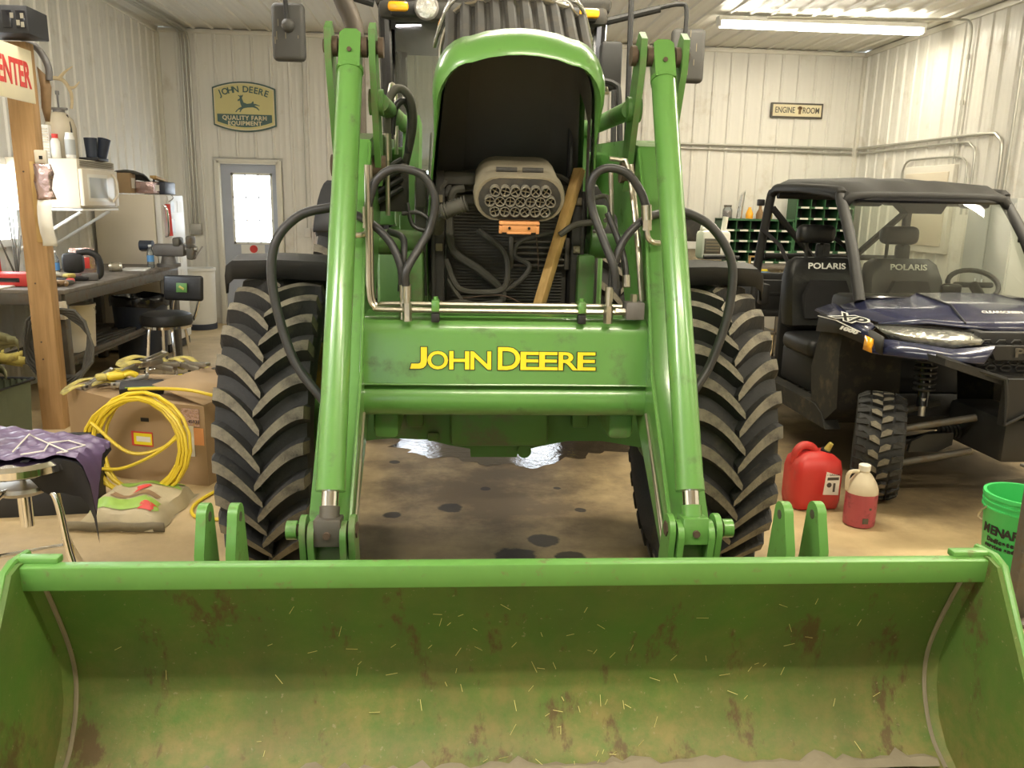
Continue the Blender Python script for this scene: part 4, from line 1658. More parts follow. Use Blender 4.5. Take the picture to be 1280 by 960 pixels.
# loops over the beam (world coordinates)
hose([(-.152, 2.74, 1.33), (-.150, 2.74, 1.38), (-.105, 2.78, 1.46), (-.072, 2.80, 1.52), (-.055, 2.80, 1.61), (-.085, 2.80, 1.68), (-.13, 2.80, 1.705), (-.197, 2.80, 1.708), (-.25, 2.80, 1.67), (-.275, 2.80, 1.60), (-.278, 2.80, 1.58)], .0145, ends=[((-.278, 2.80, 1.585), (-.279, 2.80, 1.535))])
b = B()
b.cyl((-.279, 2.80, 1.55), (-.281, 2.80, 1.515), .017, n=6)
b.tube([(-.281, 2.80, 1.515), (-.285, 2.80, 1.50), (-.30, 2.80, 1.492), (-.33, 2.82, 1.49)], .010, 8, 4)
obj('elbow_fitting', b, 'zinc', tr, world=True)
hose([(-.165, 2.78, 1.33), (-.170, 2.78, 1.39), (-.20, 2.80, 1.46), (-.245, 2.82, 1.51), (-.30, 2.86, 1.545), (-.37, 2.92, 1.57)], .0145)
hose([(-.175, 2.84, 1.30), (-.165, 2.86, 1.42), (-.17, 2.90, 1.48), (-.22, 2.95, 1.50)], .012)
hose([(.558, 2.74, 1.33), (.548, 2.74, 1.40), (.515, 2.77, 1.49), (.478, 2.80, 1.59), (.468, 2.80, 1.67), (.490, 2.80, 1.715), (.538, 2.80, 1.729), (.595, 2.80, 1.71), (.640, 2.80, 1.655), (.662, 2.80, 1.605)], .0145, ends=[((.662, 2.80, 1.61), (.667, 2.80, 1.56))])
b = B()
b.cyl((.667, 2.80, 1.565), (.669, 2.80, 1.525), .017, n=6)
b.tube([(.669, 2.80, 1.525), (.675, 2.80, 1.50), (.69, 2.80, 1.486), (.72, 2.82, 1.482)], .010, 8, 4)
obj('elbow_fitting', b, 'zinc', tr, world=True)
hose([(.552, 2.78, 1.33), (.556, 2.78, 1.40), (.585, 2.80, 1.48), (.635, 2.82, 1.54), (.70, 2.86, 1.575), (.78, 2.92, 1.59)], .0145)
hose([(.545, 2.88, 1.58), (.585, 2.85, 1.48), (.60, 2.82, 1.42), (.605, 2.80, 1.36)], .0115, ends=[((.605, 2.80, 1.37), (.606, 2.79, 1.33))])
b = B()
b.tube([(.66, 2.79, 1.28), (.645, 2.85, 1.5), (.625, 2.95, 1.74), (.60, 2.97, 1.765), (.56, 2.97, 1.77)], .008, 8, 3)
b.tube([(.675, 2.82, 1.28), (.66, 2.88, 1.5), (.64, 2.97, 1.75)], .008, 8, 3)
b.tube([(.585, 3.0, 1.55), (.572, 3.0, 1.74)], .009, 8)
obj('steel_line', b, 'zinc', tr, world=True)
# wide hoses outside the booms
hose([(-.36, 2.96, 1.585), (-.43, 2.96, 1.578), (-.53, 2.95, 1.55), (-.605, 2.92, 1.47), (-.625, 2.90, 1.36), (-.605, 2.88, 1.22), (-.545, 2.84, 1.05), (-.455, 2.80, .935), (-.40, 2.78, .87)], .0165, n=12)
hose([(.78, 2.96, 1.60), (.86, 2.96, 1.583), (.94, 2.95, 1.54), (1.0, 2.93, 1.46), (1.025, 2.92, 1.37), (1.01, 2.90, 1.22), (.955, 2.87, 1.06), (.895, 2.84, .965), (.83, 2.82, .88)], .0165, n=12)
# upper left hose bundle
hose([(-.25, 3.3, 1.85), (-.245, 3.3, 1.97), (-.21, 3.32, 2.03), (-.165, 3.35, 2.0), (-.155, 3.4, 1.9), (-.20, 3.5, 1.72)], .016, mat='hosedust')
hose([(-.235, 3.34, 1.86), (-.225, 3.34, 1.95), (-.19, 3.36, 1.99), (-.165, 3.4, 1.94), (-.18, 3.45, 1.8)], .014)
b = B()
b.cyl((-.25, 3.3, 1.86), (-.25, 3.3, 1.76), .017, n=10)
b.cyl((-.25, 3.3, 1.76), (-.25, 3.3, 1.55), .009, n=8)
b.tube([(-.255, 3.6, 1.9), (-.265, 3.6, 2.0), (-.255, 3.6, 2.08), (-.235, 3.6, 2.04), (-.235, 3.6, 1.8)], .008, 8, 4)
obj('steel_line', b, 'zinc', tr, world=True)
for k in range(4):
    b = B()
    b.tube([(-.30, 3.35, 1.60 + .036 * k), (-.24, 3.36, 1.635 + .036 * k), (-.20, 3.38, 1.66 + .036 * k)], .012, 8, 3)
    obj('quick_coupler', b, 'hose', tr, world=True)
b = B()
b.box((-.235, 3.42, 1.66), (.12, .06, .19), .01)
obj('coupler_block', b, 'blackdust', tr, world=True)
b = B()
b.box((-.13, 3.55, 1.66), (.05, .04, .16), .012)
b.box((-.10, 3.6, 1.60), (.04, .04, .14), .012)
b.tube([(-.09, 3.7, 1.9), (-.10, 3.7, 1.72)], .005, 6)
obj('control_levers', b, 'castgrey', tr, world=True)
b = B()
b.tube([(-.17, 3.2, 1.60), (-.15, 3.2, 1.52), (-.10, 3.2, 1.50), (-.09, 3.2, 1.54), (-.13, 3.2, 1.565), (-.19, 3.2, 1.56)], .008, 8, 6)
obj('thin_hose', b, 'hose', tr, world=True)
b = B()
b.box((-.11, 3.62, 1.45), (.10, .02, .5), .01)
obj('side_shield', b, 'castgrey', tr, world=True)
b = B()
b.box((.60, 3.62, 1.25), (.10, .03, .5), .01)
obj('side_shield', b, 'castgrey', tr, world=True)
b = B()
b.tube([(.55, 3.15, 1.54), (.54, 3.2, 1.62), (.60, 3.2, 1.64), (.61, 3.15, 1.58), (.58, 3.1, 1.55)], .009, 8, 5)
b.tube([(.42, 3.2, 1.49), (.48, 3.2, 1.53), (.56, 3.15, 1.545)], .012, 8, 5)
obj('thin_hose', b, 'hosedust', tr, world=True)

# --- bucket
BC = -.03
XL, XR = -1.275, 1.282
prof = [(1.25, .012), (1.60, .022), (1.85, .032), (1.96, .05), (2.03, .085), (2.08, .145), (2.115, .23), (2.12, .32), (2.09, .43), (2.02, .60), (1.985, .668)]
b = B()
inn = [(y - TY, z) for y, z in prof]
outp = [(1.25, .0), (1.60, .0), (1.87, .004), (2.0, .022), (2.07, .06), (2.12, .13), (2.15, .23), (2.155, .33), (2.12, .45), (2.05, .61), (2.015, .668)]
outp = [(y - TY, z) for y, z in outp]
rows_in = []
xs = [XL + .02, XL + .05, -.9, -.6, -.3, 0, .3, .6, .9, XR - .05, XR - .02]
b.grid([[(x, y, z) for x in xs] for y, z in inn])
b.grid([[(x, y, z) for x in (XL + .02, XR - .02)] for y, z in outp])
b.grid([[(x, y, z) for x in (XL + .02, XR - .02)] for y, z in (inn[0], outp[0])], smooth=False)
bk = obj('bucket', b, 'bucket', tr, ang=50)
b = B()
b.box(L3((XL + XR) / 2, 1.965, .661), (XR - XL - .02, .036, .066), .005, rot=(R(4), 0, 0))
obj('top_lip', b, 'greenscuff', bk)
for s, x in ((-1, XL), (1, XR)):
    b = B()
    pl = [(1.22 - TY, .0), (2.05 - TY, .015), (2.14 - TY, .13), (2.17 - TY, .30), (2.12 - TY, .50), (2.03 - TY, .69), (1.95 - TY, .70), (1.91 - TY, .69), (1.74 - TY, .44), (1.45 - TY, .10), (1.22 - TY, .03)]
    b.prism(pl, 'x', x, x - s * .022)
    sp = obj('side_plate', b, 'bucket', bk)
    b = B()
    edge = [L3(x, 2.03, .695), L3(x, 1.955, .702), L3(x, 1.915, .69), L3(x, 1.75, .44), L3(x, 1.45, .105)]
    b.tube(edge, .011, 8)
    b.box(L3(x - s * .05, 1.985, .698), (.11, .035, .02), .005)
    obj('plate_edge', b, 'greenscuff', bk)
    b = B()
    pr2 = [(y, z) for y, z in prof[3:]]
    r0 = [L3(x - s * .020, y - .035, z) for y, z in pr2]
    r1 = [L3(x - s * .030, y - .016, z) for y, z in pr2]
    r2 = [L3(x - s * .045, y - .002, z) for y, z in pr2]
    b.grid([r0, r1, r2])
    obj('corner_gusset', b, 'bucket', bk)
    b = B()
    b.tube([L3(x - s * .045, y - .006, z) for y, z in pr2], .0065, 6, 3)
    obj('weld_bead', b, 'tan', bk)
    for xx in ((-.86, -.777) if s < 0 else (.775, .872)):
        b = B()
        pl = [(2.08 - TY, .55), (2.23 - TY, .50)] + [(2.155 + .038 * math.cos(a) - TY, .745 + .038 * math.sin(a)) for a in [PI * k / 8 for k in range(9)]] + [(2.085 - TY, .66)]
        b.prism(pl, 'x', xx - .013, xx + .013)
        b.mat(1).cyl(L3(xx - .0145, 2.155, .745), L3(xx + .0145, 2.155, .745), .014, n=12)
        obj('mount_ear', b, ['greenscuff', 'darksteel'], bk)
# straw bits and dried mud crumbs lying on the bucket floor
b = B()
for k in range(110):
    x = random.gauss(.15, .5)
    t_ = random.uniform(.15, .95) * (len(prof) - 3) + 1
    i = int(t_)
    fr_ = t_ - i
    y = prof[i][0] * (1 - fr_) + prof[i + 1][0] * fr_ - .006
    z = prof[i][1] * (1 - fr_) + prof[i + 1][1] * fr_ + .003
    a = random.uniform(0, PI)
    l_ = random.uniform(.006, .018)
    dz = (prof[i + 1][1] - prof[i - 1][1])
    dy = (prof[i + 1][0] - prof[i - 1][0])
    v = Vector((math.cos(a), math.sin(a) * dy / max(.02, math.hypot(dy, dz)), math.sin(a) * dz / max(.02, math.hypot(dy, dz))))
    p = Vector(L3(max(-1.1, min(1.1, x)), y, z))
    b.cyl(p - v * l_, p + v * l_, .0009, n=3)
mb = B()
rnd = random.Random(5)
rows = [[], [], []]
for k in range(91):
    x = -1.2 + 2.42 * k / 90
    hgt = .25 + .45 * rnd.random() * (.5 + .5 * math.sin(k * .31) ** 2)
    rows[0].append(L3(x, 1.955, .055 + .003 * rnd.random()))
    rows[1].append(L3(x, 1.965 + .03 * hgt, .062 + .018 * hgt + .004 * rnd.random()))
    rows[2].append(L3(x, 1.965 + .07 * hgt, .054 + .036 * hgt))
mb.grid(rows)
mud = obj('dried_mud', mb, 'tan', bk)
mud['kind'] = 'stuff'
st_ = obj('straw_litter', b, 'straw', bk)
st_['kind'] = 'stuff'

# --- stick that props the hood
b = B()
pb, pt_ = Vector((.338, 3.14, 1.212)), Vector((.505, 3.30, 1.745))
d = (pt_ - pb)
q = d.to_track_quat('Z', 'Y')
b.box((0, 0, d.length / 2), (.042, .030, d.length), .003)
b.bm.transform(q.to_matrix().to_4x4())
o = obj('prop_stick', b, 'stick')
tag(o, 'yellowish wooden stick leaning in front of the radiator, propping the hood', 'stick', loc=pb)

# --- water lying on the floor under the tractor
b = B()
outl = []
rnd = random.Random(11)
for k in range(220):
    a = 2 * PI * k / 220
    r_ = 1 + .07 * math.sin(3 * a + 1) + .05 * math.sin(7 * a) + .045 * math.sin(17 * a + 2) + .03 * math.sin(31 * a) + .025 * rnd.uniform(-1, 1)
    outl.append((.48 + .98 * r_ * math.cos(a), 5.72 + .80 * r_ * math.sin(a), .003))
b.face(outl)
o = obj('water_puddle', b, 'puddle')
tag(o, 'dark wet puddle on the concrete under the tractor, mirroring bright windows', 'puddle')
# washer jug on the right front fender
t = thing('fluid_jug', 'white plastic fluid jug with a dark label on the black fender of the tractor', 'jug', (1.155, 3.58, 1.385), R(5))
b = B()
b.box((0, 0, .062), (.135, .09, .125), .018)
b.box((-.02, 0, .128), (.08, .045, .02), .01)
obj('body', b, 'white', t)
b = B()
b.tube([(-.055, 0, .12), (-.05, 0, .145), (.0, 0, .148), (.01, 0, .12)], .008, 8, 4)
obj('handle', b, 'white', t)
b = B()
b.cyl((.045, 0, .12), (.052, 0, .185), .012)
obj('spout', b, 'white', t)
b = B()
b.box((-.02, -.047, .058), (.075, .004, .065), .001)
for k in range(4):
    b.mat(1).box((-.02, -.0495, .038 + k * .013), (.06, .002, .004))
obj('label', b, ['darksteel', 'tan'], t)
o = obj('pry_bar', B().tube([(0, 0, 0), (.09, .0, .002), (.15, -.02, .0)], .008, 8, 4), 'black')
tag(o, 'short black bar lying on the fender in front of the white jug', 'tool', loc=(1.08, 3.46, 1.40))
# ------------------------------------------------------------------ side-by-side utility vehicle
UX, UY = 3.02, 5.1
ut = thing('utility_vehicle', 'navy blue and black side-by-side utility vehicle with a windshield and hard roof', 'vehicle', (UX, UY, 0))


def U(dx, y, z):
    return (UX + dx, y, z)


def uobj(name, b, mats, parent=None, **k):
    return obj(name, b, mats, parent or ut, world=True, **k)


# wheels
def utv_wheel(name, dx, y, separate, steer=0.):
    SR = Matrix.Rotation(R(steer), 4, 'Z')
    mt = Matrix.Translation(Vector(U(dx, y, .31))) @ SR @ AX
    b = B()
    b.lathe([(.17, -.10), (.20, -.118), (.26, -.125), (.278, -.112), (.284, 0), (.278, .112), (.26, .125), (.20, .118), (.17, .10)], 36, mt)
    wh = uobj(name, b, 'rubber')
    b = B()
    b.lathe([(.172, -.10), (.15, -.09), (.14, -.03), (.05, -.04), (0, -.04)], 24, mt)
    b.lathe([(.172, .10), (.15, .09), (.14, .03), (.05, .04), (0, .04)], 24, mt)
    for k in range(5):
        a = k * 2 * PI / 5
        for s in (-1, 1):
            b.cyl(mt @ Vector((.04 * math.cos(a), .04 * math.sin(a), s * .05)), mt @ Vector((.14 * math.cos(a), .14 * math.sin(a), s * .06)), .02, n=6)
    uobj('wheel_rim', b, 'black', wh)
    # tread block mesh (front, top dusty)
    blk = {}
    for key, poly in (('in', [(.0, .0), (.052, .022), (.056, .045), (.03, .05), (.004, .03)]), ('out', [(.066, .0), (.122, .012), (.126, .042), (.085, .040), (.066, .026)])):
        for sd in (-1, 1):
            bb = bmesh.new()
            lo, hi = [], []
            for (x, t) in poly:
                drop = .02 if x > .1 else 0
                for lst, r_ in ((lo, .272 - drop), (hi, .308 - drop - .01 * (x / .12) ** 2)):
                    th = t / .3
                    lst.append(bb.verts.new((sd * x, -r_ * math.cos(th), r_ * math.sin(th))))
            f = bb.faces.new(hi)
            f.material_index = 1
            n_ = len(lo)
            for i in range(n_):
                bb.faces.new((lo[i], lo[(i + 1) % n_], hi[(i + 1) % n_], hi[i]))
            bmesh.ops.recalc_face_normals(bb, faces=bb.faces)
            me = bpy.data.meshes.new('tread_block')
            bb.to_mesh(me)
            bb.free()
            me.materials.append(MAT['rubber'])
            me.materials.append(MAT['lugtop'] if key == 'in' else MAT['rubber'])
            blk[key, sd] = me
    N_ = 24
    c = Vector(U(dx, y, .31)) - Vector((UX, UY, 0))
    if separate:
        for k in range(N_):
            for (key, sd), me in blk.items():
                o = bpy.data.objects.new('tread_block', me)
                COL.objects.link(o)
                o.parent = wh
                o.location = c
                o.rotation_euler = (-(k + (.5 if sd > 0 else 0) + (.35 if key == 'out' else 0)) * 2 * PI / N_, 0, R(steer))
    else:
        bb = B()
        for k in range(N_):
            for (key, sd), me in blk.items():
                m2 = me.copy()
                m2.transform(Matrix.Translation(c) @ SR @ Matrix.Rotation(-(k + (.5 if sd > 0 else 0)) * 2 * PI / N_, 4, 'X'))
                bb.bm.from_mesh(m2)
                bpy.data.meshes.remove(m2)
        o = obj('tread', bb, ['rubber', 'lugtop'], wh)
        o['kind'] = 'stuff'
    return wh


utv_wheel('front_wheel', -.60, 4.28, True, -27)
utv_wheel('front_wheel', .60, 4.28, False, -27)
utv_wheel('rear_wheel', -.61, 6.45, False)
utv_wheel('rear_wheel', .61, 6.45, False)
# frame, floor, rockers
b = B()
b.box(U(0, 5.65, .34), (.9, 2.0, .10), .02)
b.box(U(0, 4.15, .44), (.26, .5, .24), .03)
uobj('chassis', b, 'utvblack')
b = B()
b.box(U(0, 5.25, .36), (1.24, .92, .05), .01)
for k in range(6):
    b.box(U(-.45, 4.95 + k * .1, .39), (.28, .02, .012))
uobj('floor_pan', b, 'utvdirt')
for s in (-1, 1):
    b = B()
    b.prism([(4.72, .28), (6.05, .28), (6.05, .40), (4.9, .40), (4.80, .36)], 'x', UX + s * .60, UX + s * .70)
    uobj('rocker_panel', b, 'utvdirt')
    # footwell / wheel-arch wall behind the front wheel
    b = B()
    b.prism([(4.62, .44), (4.80, .30), (4.96, .36), (5.02, .62), (4.90, .98), (4.62, 1.02), (4.66, .78)], 'x', UX + s * .30, UX + s * .69)
    uobj('footwell_panel', b, 'utvdirt', ang=60)
    # dark lower fender strip with amber reflector
    b = B()
    b.grid([[U(s * .705, 4.92, .99), U(s * .72, 4.6, .985), U(s * .735, 4.30, .985), U(s * .725, 4.13, .955)],
            [U(s * .705, 4.95, .86), U(s * .73, 4.6, .90), U(s * .75, 4.30, .895), U(s * .735, 4.11, .865)]])
    fl = uobj('fender_flare', b, 'utvblack', solid=.02)
    b = B()
    b.grid([[U(s * .755, 4.25, .945), U(s * .752, 4.18, .935)], [U(s * .765, 4.24, .868), U(s * .755, 4.165, .862)]])
    uobj('reflector', b, 'amber', fl, solid=.012)
    # shock, suspension arms
    b = B()
    b.cyl(U(s * .40, 4.22, .55), U(s * .36, 4.3, .83), .030)
    for k in range(6):
        z = .64 + k * .03
        f = (z - .55) / .28
        b.mat(1).tube([(UX + s * (.40 - .04 * f) + .052 * math.cos(a), 4.22 + .08 * f + .052 * math.sin(a), z + .012 * a / 6) for a in [2 * PI * j / 14 for j in range(14)]], .008, 6, cyc=True)
    b.mat(2).cyl(U(s * .405, 4.21, .50), U(s * .40, 4.22, .60), .018)
    uobj('shock_absorber', b, ['blackgl', 'black', 'steel'])
    for nm, z0, z1, y0, y1 in (('upper_arm', .43, .52, 4.15, 4.1), ('upper_arm', .45, .52, 4.36, 4.45), ('lower_arm', .23, .33, 4.15, 4.1), ('lower_arm', .25, .33, 4.36, 4.45)):
        b = B()
        b.cyl(U(s * .52, y0 + .04, z0), U(s * .16, y1, z1), .020)
        uobj('suspension_arm', b, 'darksteel')
    b = B()
    b.prism([(UX + s * .47, .30), (UX + s * .46, .36), (UX + s * .38, .40), (UX + s * .22, .41), (UX + s * .22, .34), (UX + s * .30, .30)], 'y', 4.18, 4.20)
    b.cyl(U(s * .50, 4.27, .33), U(s * .12, 4.27, .40), .022)
    for k in range(5):
        b.cyl(U(s * (.14 + k * .022), 4.27, .397), U(s * (.155 + k * .022), 4.27, .395), .042 - .003 * k)
    uobj('arm_guard', b, 'utvblack')

# body: hood and fenders
HB = [(0, 4.68, 1.135), (.24, 4.68, 1.13), (.30, 4.66, 1.105), (.58, 4.66, 1.085), (.68, 4.74, 1.045)]
HM = [(0, 4.30, 1.11), (.24, 4.30, 1.105), (.33, 4.32, 1.075), (.60, 4.44, 1.06), (.715, 4.56, 1.02)]
HF = [(0, 4.00, 1.055), (.20, 4.01, 1.05), (.34, 4.08, 1.04), (.50, 4.16, 1.042), (.69, 4.26, 1.015)]
HE = [(0, 3.95, 1.02), (.20, 3.96, 1.015), (.33, 4.04, 1.02), (.48, 4.13, 1.028), (.70, 4.23, 1.0)]
b = B()
for rows in (HB, HM, HF, HE):
    pass
rws = [[U(-x, y, z) for x, y, z in reversed(r_)] + [U(x, y, z) for x, y, z in r_[1:]] for r_ in (HB, HM, HF, HE)]
b.grid(rws)
uh = uobj('hood', b, 'navy', solid=.016, ang=14)
b = B()
for s in (-1, 1):
    b.tube([U(s * .245, 4.68, 1.137), U(s * .26, 4.3, 1.108), U(s * .33, 4.05, 1.045)], .005, 5)
uobj('hood_seam', b, 'black', uh)
for s in (-1, 1):
    # upper fender side (navy), wraps from the pillar foot to the headlight
    b = B()
    b.grid([[U(s * .68, 4.80, 1.055), U(s * .715, 4.56, 1.022), U(s * .705, 4.24, 1.0)],
            [U(s * .705, 4.98, 1.0), U(s * .735, 4.60, .985), U(s * .745, 4.25, .965)],
            [U(s * .705, 5.0, .985), U(s * .735, 4.60, .965), U(s * .745, 4.22, .925)]])
    fe = uobj('fender', b, 'navy', solid=.018)
    # headlight
    b = B()
    b.grid([[U(s * .72, 4.25, 1.0), U(s * .60, 4.16, 1.008), U(s * .46, 4.06, 1.008), U(s * .34, 3.985, 1.0)],
            [U(s * .70, 4.19, .972), U(s * .58, 4.08, .962), U(s * .45, 3.98, .960), U(s * .315, 3.90, .972)],
            [U(s * .66, 4.16, .948), U(s * .56, 4.07, .928), U(s * .45, 3.975, .925), U(s * .33, 3.90, .955)]])
    hl = uobj('headlight', b, 'lens', solid=.015)
    b = B()
    b.tube([U(s * .72, 4.245, 1.005), U(s * .60, 4.155, 1.014), U(s * .46, 4.055, 1.014), U(s * .325, 3.975, 1.005), U(s * .305, 3.89, .968), U(s * .45, 3.965, .918), U(s * .56, 4.06, .922), U(s * .67, 4.155, .943)], .007, 6, cyc=True)
    uobj('lamp_bezel', b, 'blackgl', hl)
    # lower navy wing below the headlight
    b = B()
    b.grid([[U(s * .745, 4.21, .93), U(s * .66, 4.13, .935), U(s * .45, 3.945, .918), U(s * .30, 3.83, .955)],
            [U(s * .755, 4.16, .86), U(s * .62, 4.02, .86), U(s * .48, 3.90, .865), U(s * .37, 3.80, .875)]])
    uobj('bumper_wing', b, 'navy', solid=.02)
    # black bumper bar and skid plates
    b = B()
    b.prism([(UX + s * .56, .895), (UX + s * .56, .86), (UX + s * .25, .765), (UX + s * .05, .745), (UX + s * .05, .80), (UX + s * .26, .815)], 'y', 3.82, 3.98)
    b.prism([(UX + s * .24, .80), (UX + s * .24, .56), (UX + s * .08, .645), (UX, .64), (UX, .80)], 'y', 3.78, 3.82)
    uobj('bumper_plate', b, 'utvblack')
    b = B()
    b.tube([U(s * .56, 3.90, .90), U(s * .40, 3.84, .845), U(s * .25, 3.79, .80), U(s * .235, 3.78, .70), U(s * .235, 3.77, .57), U(s * .08, 3.77, .65)], .012, 6)
    uobj('bumper_tube', b, 'utvblack')
# grille
b = B()
b.box(U(0, 4.0, .90), (.66, .16, .24), .02)
uobj('grille_body', b, 'black')
for row, z in enumerate((.965, .935, .865, .835)):
    for k in range(8):
        x = -.30 + k * .08 + (.04 if row % 2 else 0)
        b = B()
        b.tube([U(x - .028, 3.90, z), U(x - .016, 3.90, z + .013), U(x + .016, 3.90, z + .013), U(x + .028, 3.90, z), U(x + .016, 3.90, z - .013), U(x - .016, 3.90, z - .013)], .0055, 5, cyc=True)
        uobj('grille_hexagon', b, 'utvblack')
b = B()
b.prism([(UX - .31, .955), (UX + .31, .955), (UX + .27, .885), (UX - .27, .885)], 'y', 3.90, 3.86)
uobj('grille_bar', b, 'utvblack')
b = B()
b.box(U(0, 3.99, .995), (.62, .12, .05), .012)
uobj('grille_cap', b, 'castgrey')
text('lettering', 'POLARIS', .062, 'darksteel', ut, U(0, 3.855, .92), FRONT, .004, .002, 1.5, world=True)
text('lettering', 'CLEARSCREEN', .032, 'white', ut, U(-.10, 4.10, 1.098), (R(22), 0, 0), .001, 0, 1.1, world=True)
# decals on the left fender
MZ = Matrix.Rotation(R(-90), 4, 'Z') @ Euler(FRONT).to_matrix().to_4x4()
lm = Matrix.Rotation(R(-16), 4, 'Z')
tl = Matrix(((.42, -.25, -.87, 0), (-.88, .10, -.46, 0), (-.24, .95, -.20, 0), (0, 0, 0, 1)))
DF = Matrix(((.30, -.10, -.95, 0), (-.94, .16, -.31, 0), (-.15, .98, -.12, 0), (0, 0, 0, 1)))
DF = Matrix(((0, .6, -.8, 0), (-1, 0, 0, 0), (0, .8, .6, 0), (0, 0, 0, 1)))
text('decal', 'XP', .062, 'white', ut, U(-.745, 4.50, 1.006), DF, .0008, .006, 4.2, world=True, shear=.4)
text('decal', 'XP', .062, 'decalblack', ut, U(-.747, 4.50, 1.007), DF, .0012, .0005, 4.2, world=True, shear=.4)
DG = Matrix(((0, .1, -.99, 0), (-1, 0, 0, 0), (0, .99, .1, 0), (0, 0, 0, 1)))
text('decal', '1000', .030, 'white', ut, U(-.762, 4.45, .945), DG, .0008, .002, 3.6, world=True, shear=.3)
b = B()
b.tube([U(-.735, 4.90, .965), U(-.752, 4.62, .975), U(-.762, 4.30, .955)], .003, 5)
uobj('decal_stripe', b, 'white')

# roll cage
for s in (-1, 1):
    b = B()
    b.tube([U(s * .60, 4.66, 1.08), U(s * .575, 4.88, 1.40), U(s * .55, 5.14, 1.68), U(s * .545, 5.24, 1.735), U(s * .545, 6.1, 1.77), U(s * .55, 6.25, 1.74), U(s * .56, 6.30, 1.66), U(s * .60, 6.36, 1.05), U(s * .60, 6.36, .60)], .034, 10, 4)
    uobj('roll_bar', b, 'utvblack')
    b = B()
    b.tube([U(s * .54, 6.28, 1.62), U(s * .20, 6.32, 1.28), U(s * .02, 6.33, 1.05)], .026, 8)
    uobj('cage_brace', b, 'utvblack')
b = B()
b.cyl(U(-.55, 6.33, 1.25), U(.55, 6.33, 1.25), .022)
b.cyl(U(-.59, 6.36, .95), U(.59, 6.36, .95), .03)
b.cyl(U(-.54, 6.2, 1.72), U(.54, 6.2, 1.72), .03)
uobj('cage_crossbar', b, 'utvblack')
b = B()
b.box(U(-.615, 6.34, 1.66), (.05, .05, .05), .008)
uobj('mirror_mount', b, 'black')
# roof
b = B()
rows = []
for y, z, hw, h in ((5.08, 1.685, .53, .0), (5.10, 1.715, .56, .02), (5.25, 1.755, .575, .045), (5.7, 1.79, .585, .05), (6.15, 1.80, .58, .045), (6.32, 1.775, .565, .02), (6.34, 1.74, .55, .0)):
    row = []
    for k in range(25):
        u = -1 + 2 * k / 24
        e = max(0, abs(u) - .88) / .12
        rib = .014 if (k % 6 in (2, 3, 4) and 5.1 < y < 6.3) else 0
        row.append(U(u * hw, y, z + h * (1 - u * u) * .5 + rib - .055 * e * e))
    rows.append(row)
b.grid(rows)
rf = uobj('roof', b, 'utvblack', solid=.025, ang=25)
b = B()
b.prism([(UX - .20, 1.70), (UX + .20, 1.70), (UX + .14, 1.60), (UX - .08, 1.60)], 'y', 5.16, 5.26)
b.box(U(.1, 5.3, 1.68), (.5, .2, .06), .02)
for s in (-1, 1):
    b.box(U(s * .36, 5.17, 1.665), (.18, .08, .05), .02)
uobj('roof_console', b, 'black', rf)
# windshield
wl_, wr_ = (lambda t: U(-.585 + .04 * t, 4.70 + .41 * t, 1.10 + .58 * t)), (lambda t: U(.585 - .04 * t, 4.70 + .41 * t, 1.10 + .58 * t))
b = B()
b.grid([[Vector(wl_(t)).lerp(Vector(wr_(t)), k / 8) + Vector((0, -.06 * (1 - (2 * k / 8 - 1) ** 2), 0)) for k in range(9)] for t in (0, .25, .5, .75, 1)])
wsd = uobj('windshield', b, 'glassutv')
b = B()
edge = [Vector(wl_(t)) for t in (0, .3, .6, 1)]
loop = edge + [Vector(wl_(1)).lerp(Vector(wr_(1)), k / 8) + Vector((0, -.06 * (1 - (2 * k / 8 - 1) ** 2), 0)) for k in range(1, 8)] + [Vector(wr_(t)) for t in (1, .6, .3, 0)] + [Vector(wr_(0)).lerp(Vector(wl_(0)), k / 8) + Vector((0, -.06 * (1 - (2 * k / 8 - 1) ** 2), 0)) for k in range(1, 8)]
b.tube(loop, .017, 6, cyc=True)
for f in (.3, .62):
    for fn_ in (wl_, wr_):
        b.box(fn_(f), (.03, .03, .05), .006)
uobj('windshield_seal', b, 'blackgl', wsd)
# cowl
b = B()
b.box(U(0, 4.72, 1.06), (1.16, .14, .06), .02)
b.box(U(0, 4.90, 1.02), (1.20, .30, .16), .04)
b.box(U(0, 4.86, .85), (1.18, .10, .30), .02)
uobj('dashboard', b, 'black')
b = B()
b.box(U(.08, 4.86, 1.13), (.13, .05, .10), .02)
uobj('display_pod', b, 'blackgl')
b = B()
wc = Vector(U(.33, 5.02, 1.16))
b.tube([wc + Vector((.17 * math.cos(a), .05 * math.sin(a) * 1.2, .09 * math.sin(a))) for a in [2 * PI * k / 24 for k in range(24)]], .016, 8, cyc=True)
b.cyl(wc, wc + Vector((0, -.14, -.10)), .03)
b.box(wc, (.26, .04, .035), .012)
uobj('steering_wheel', b, 'black')
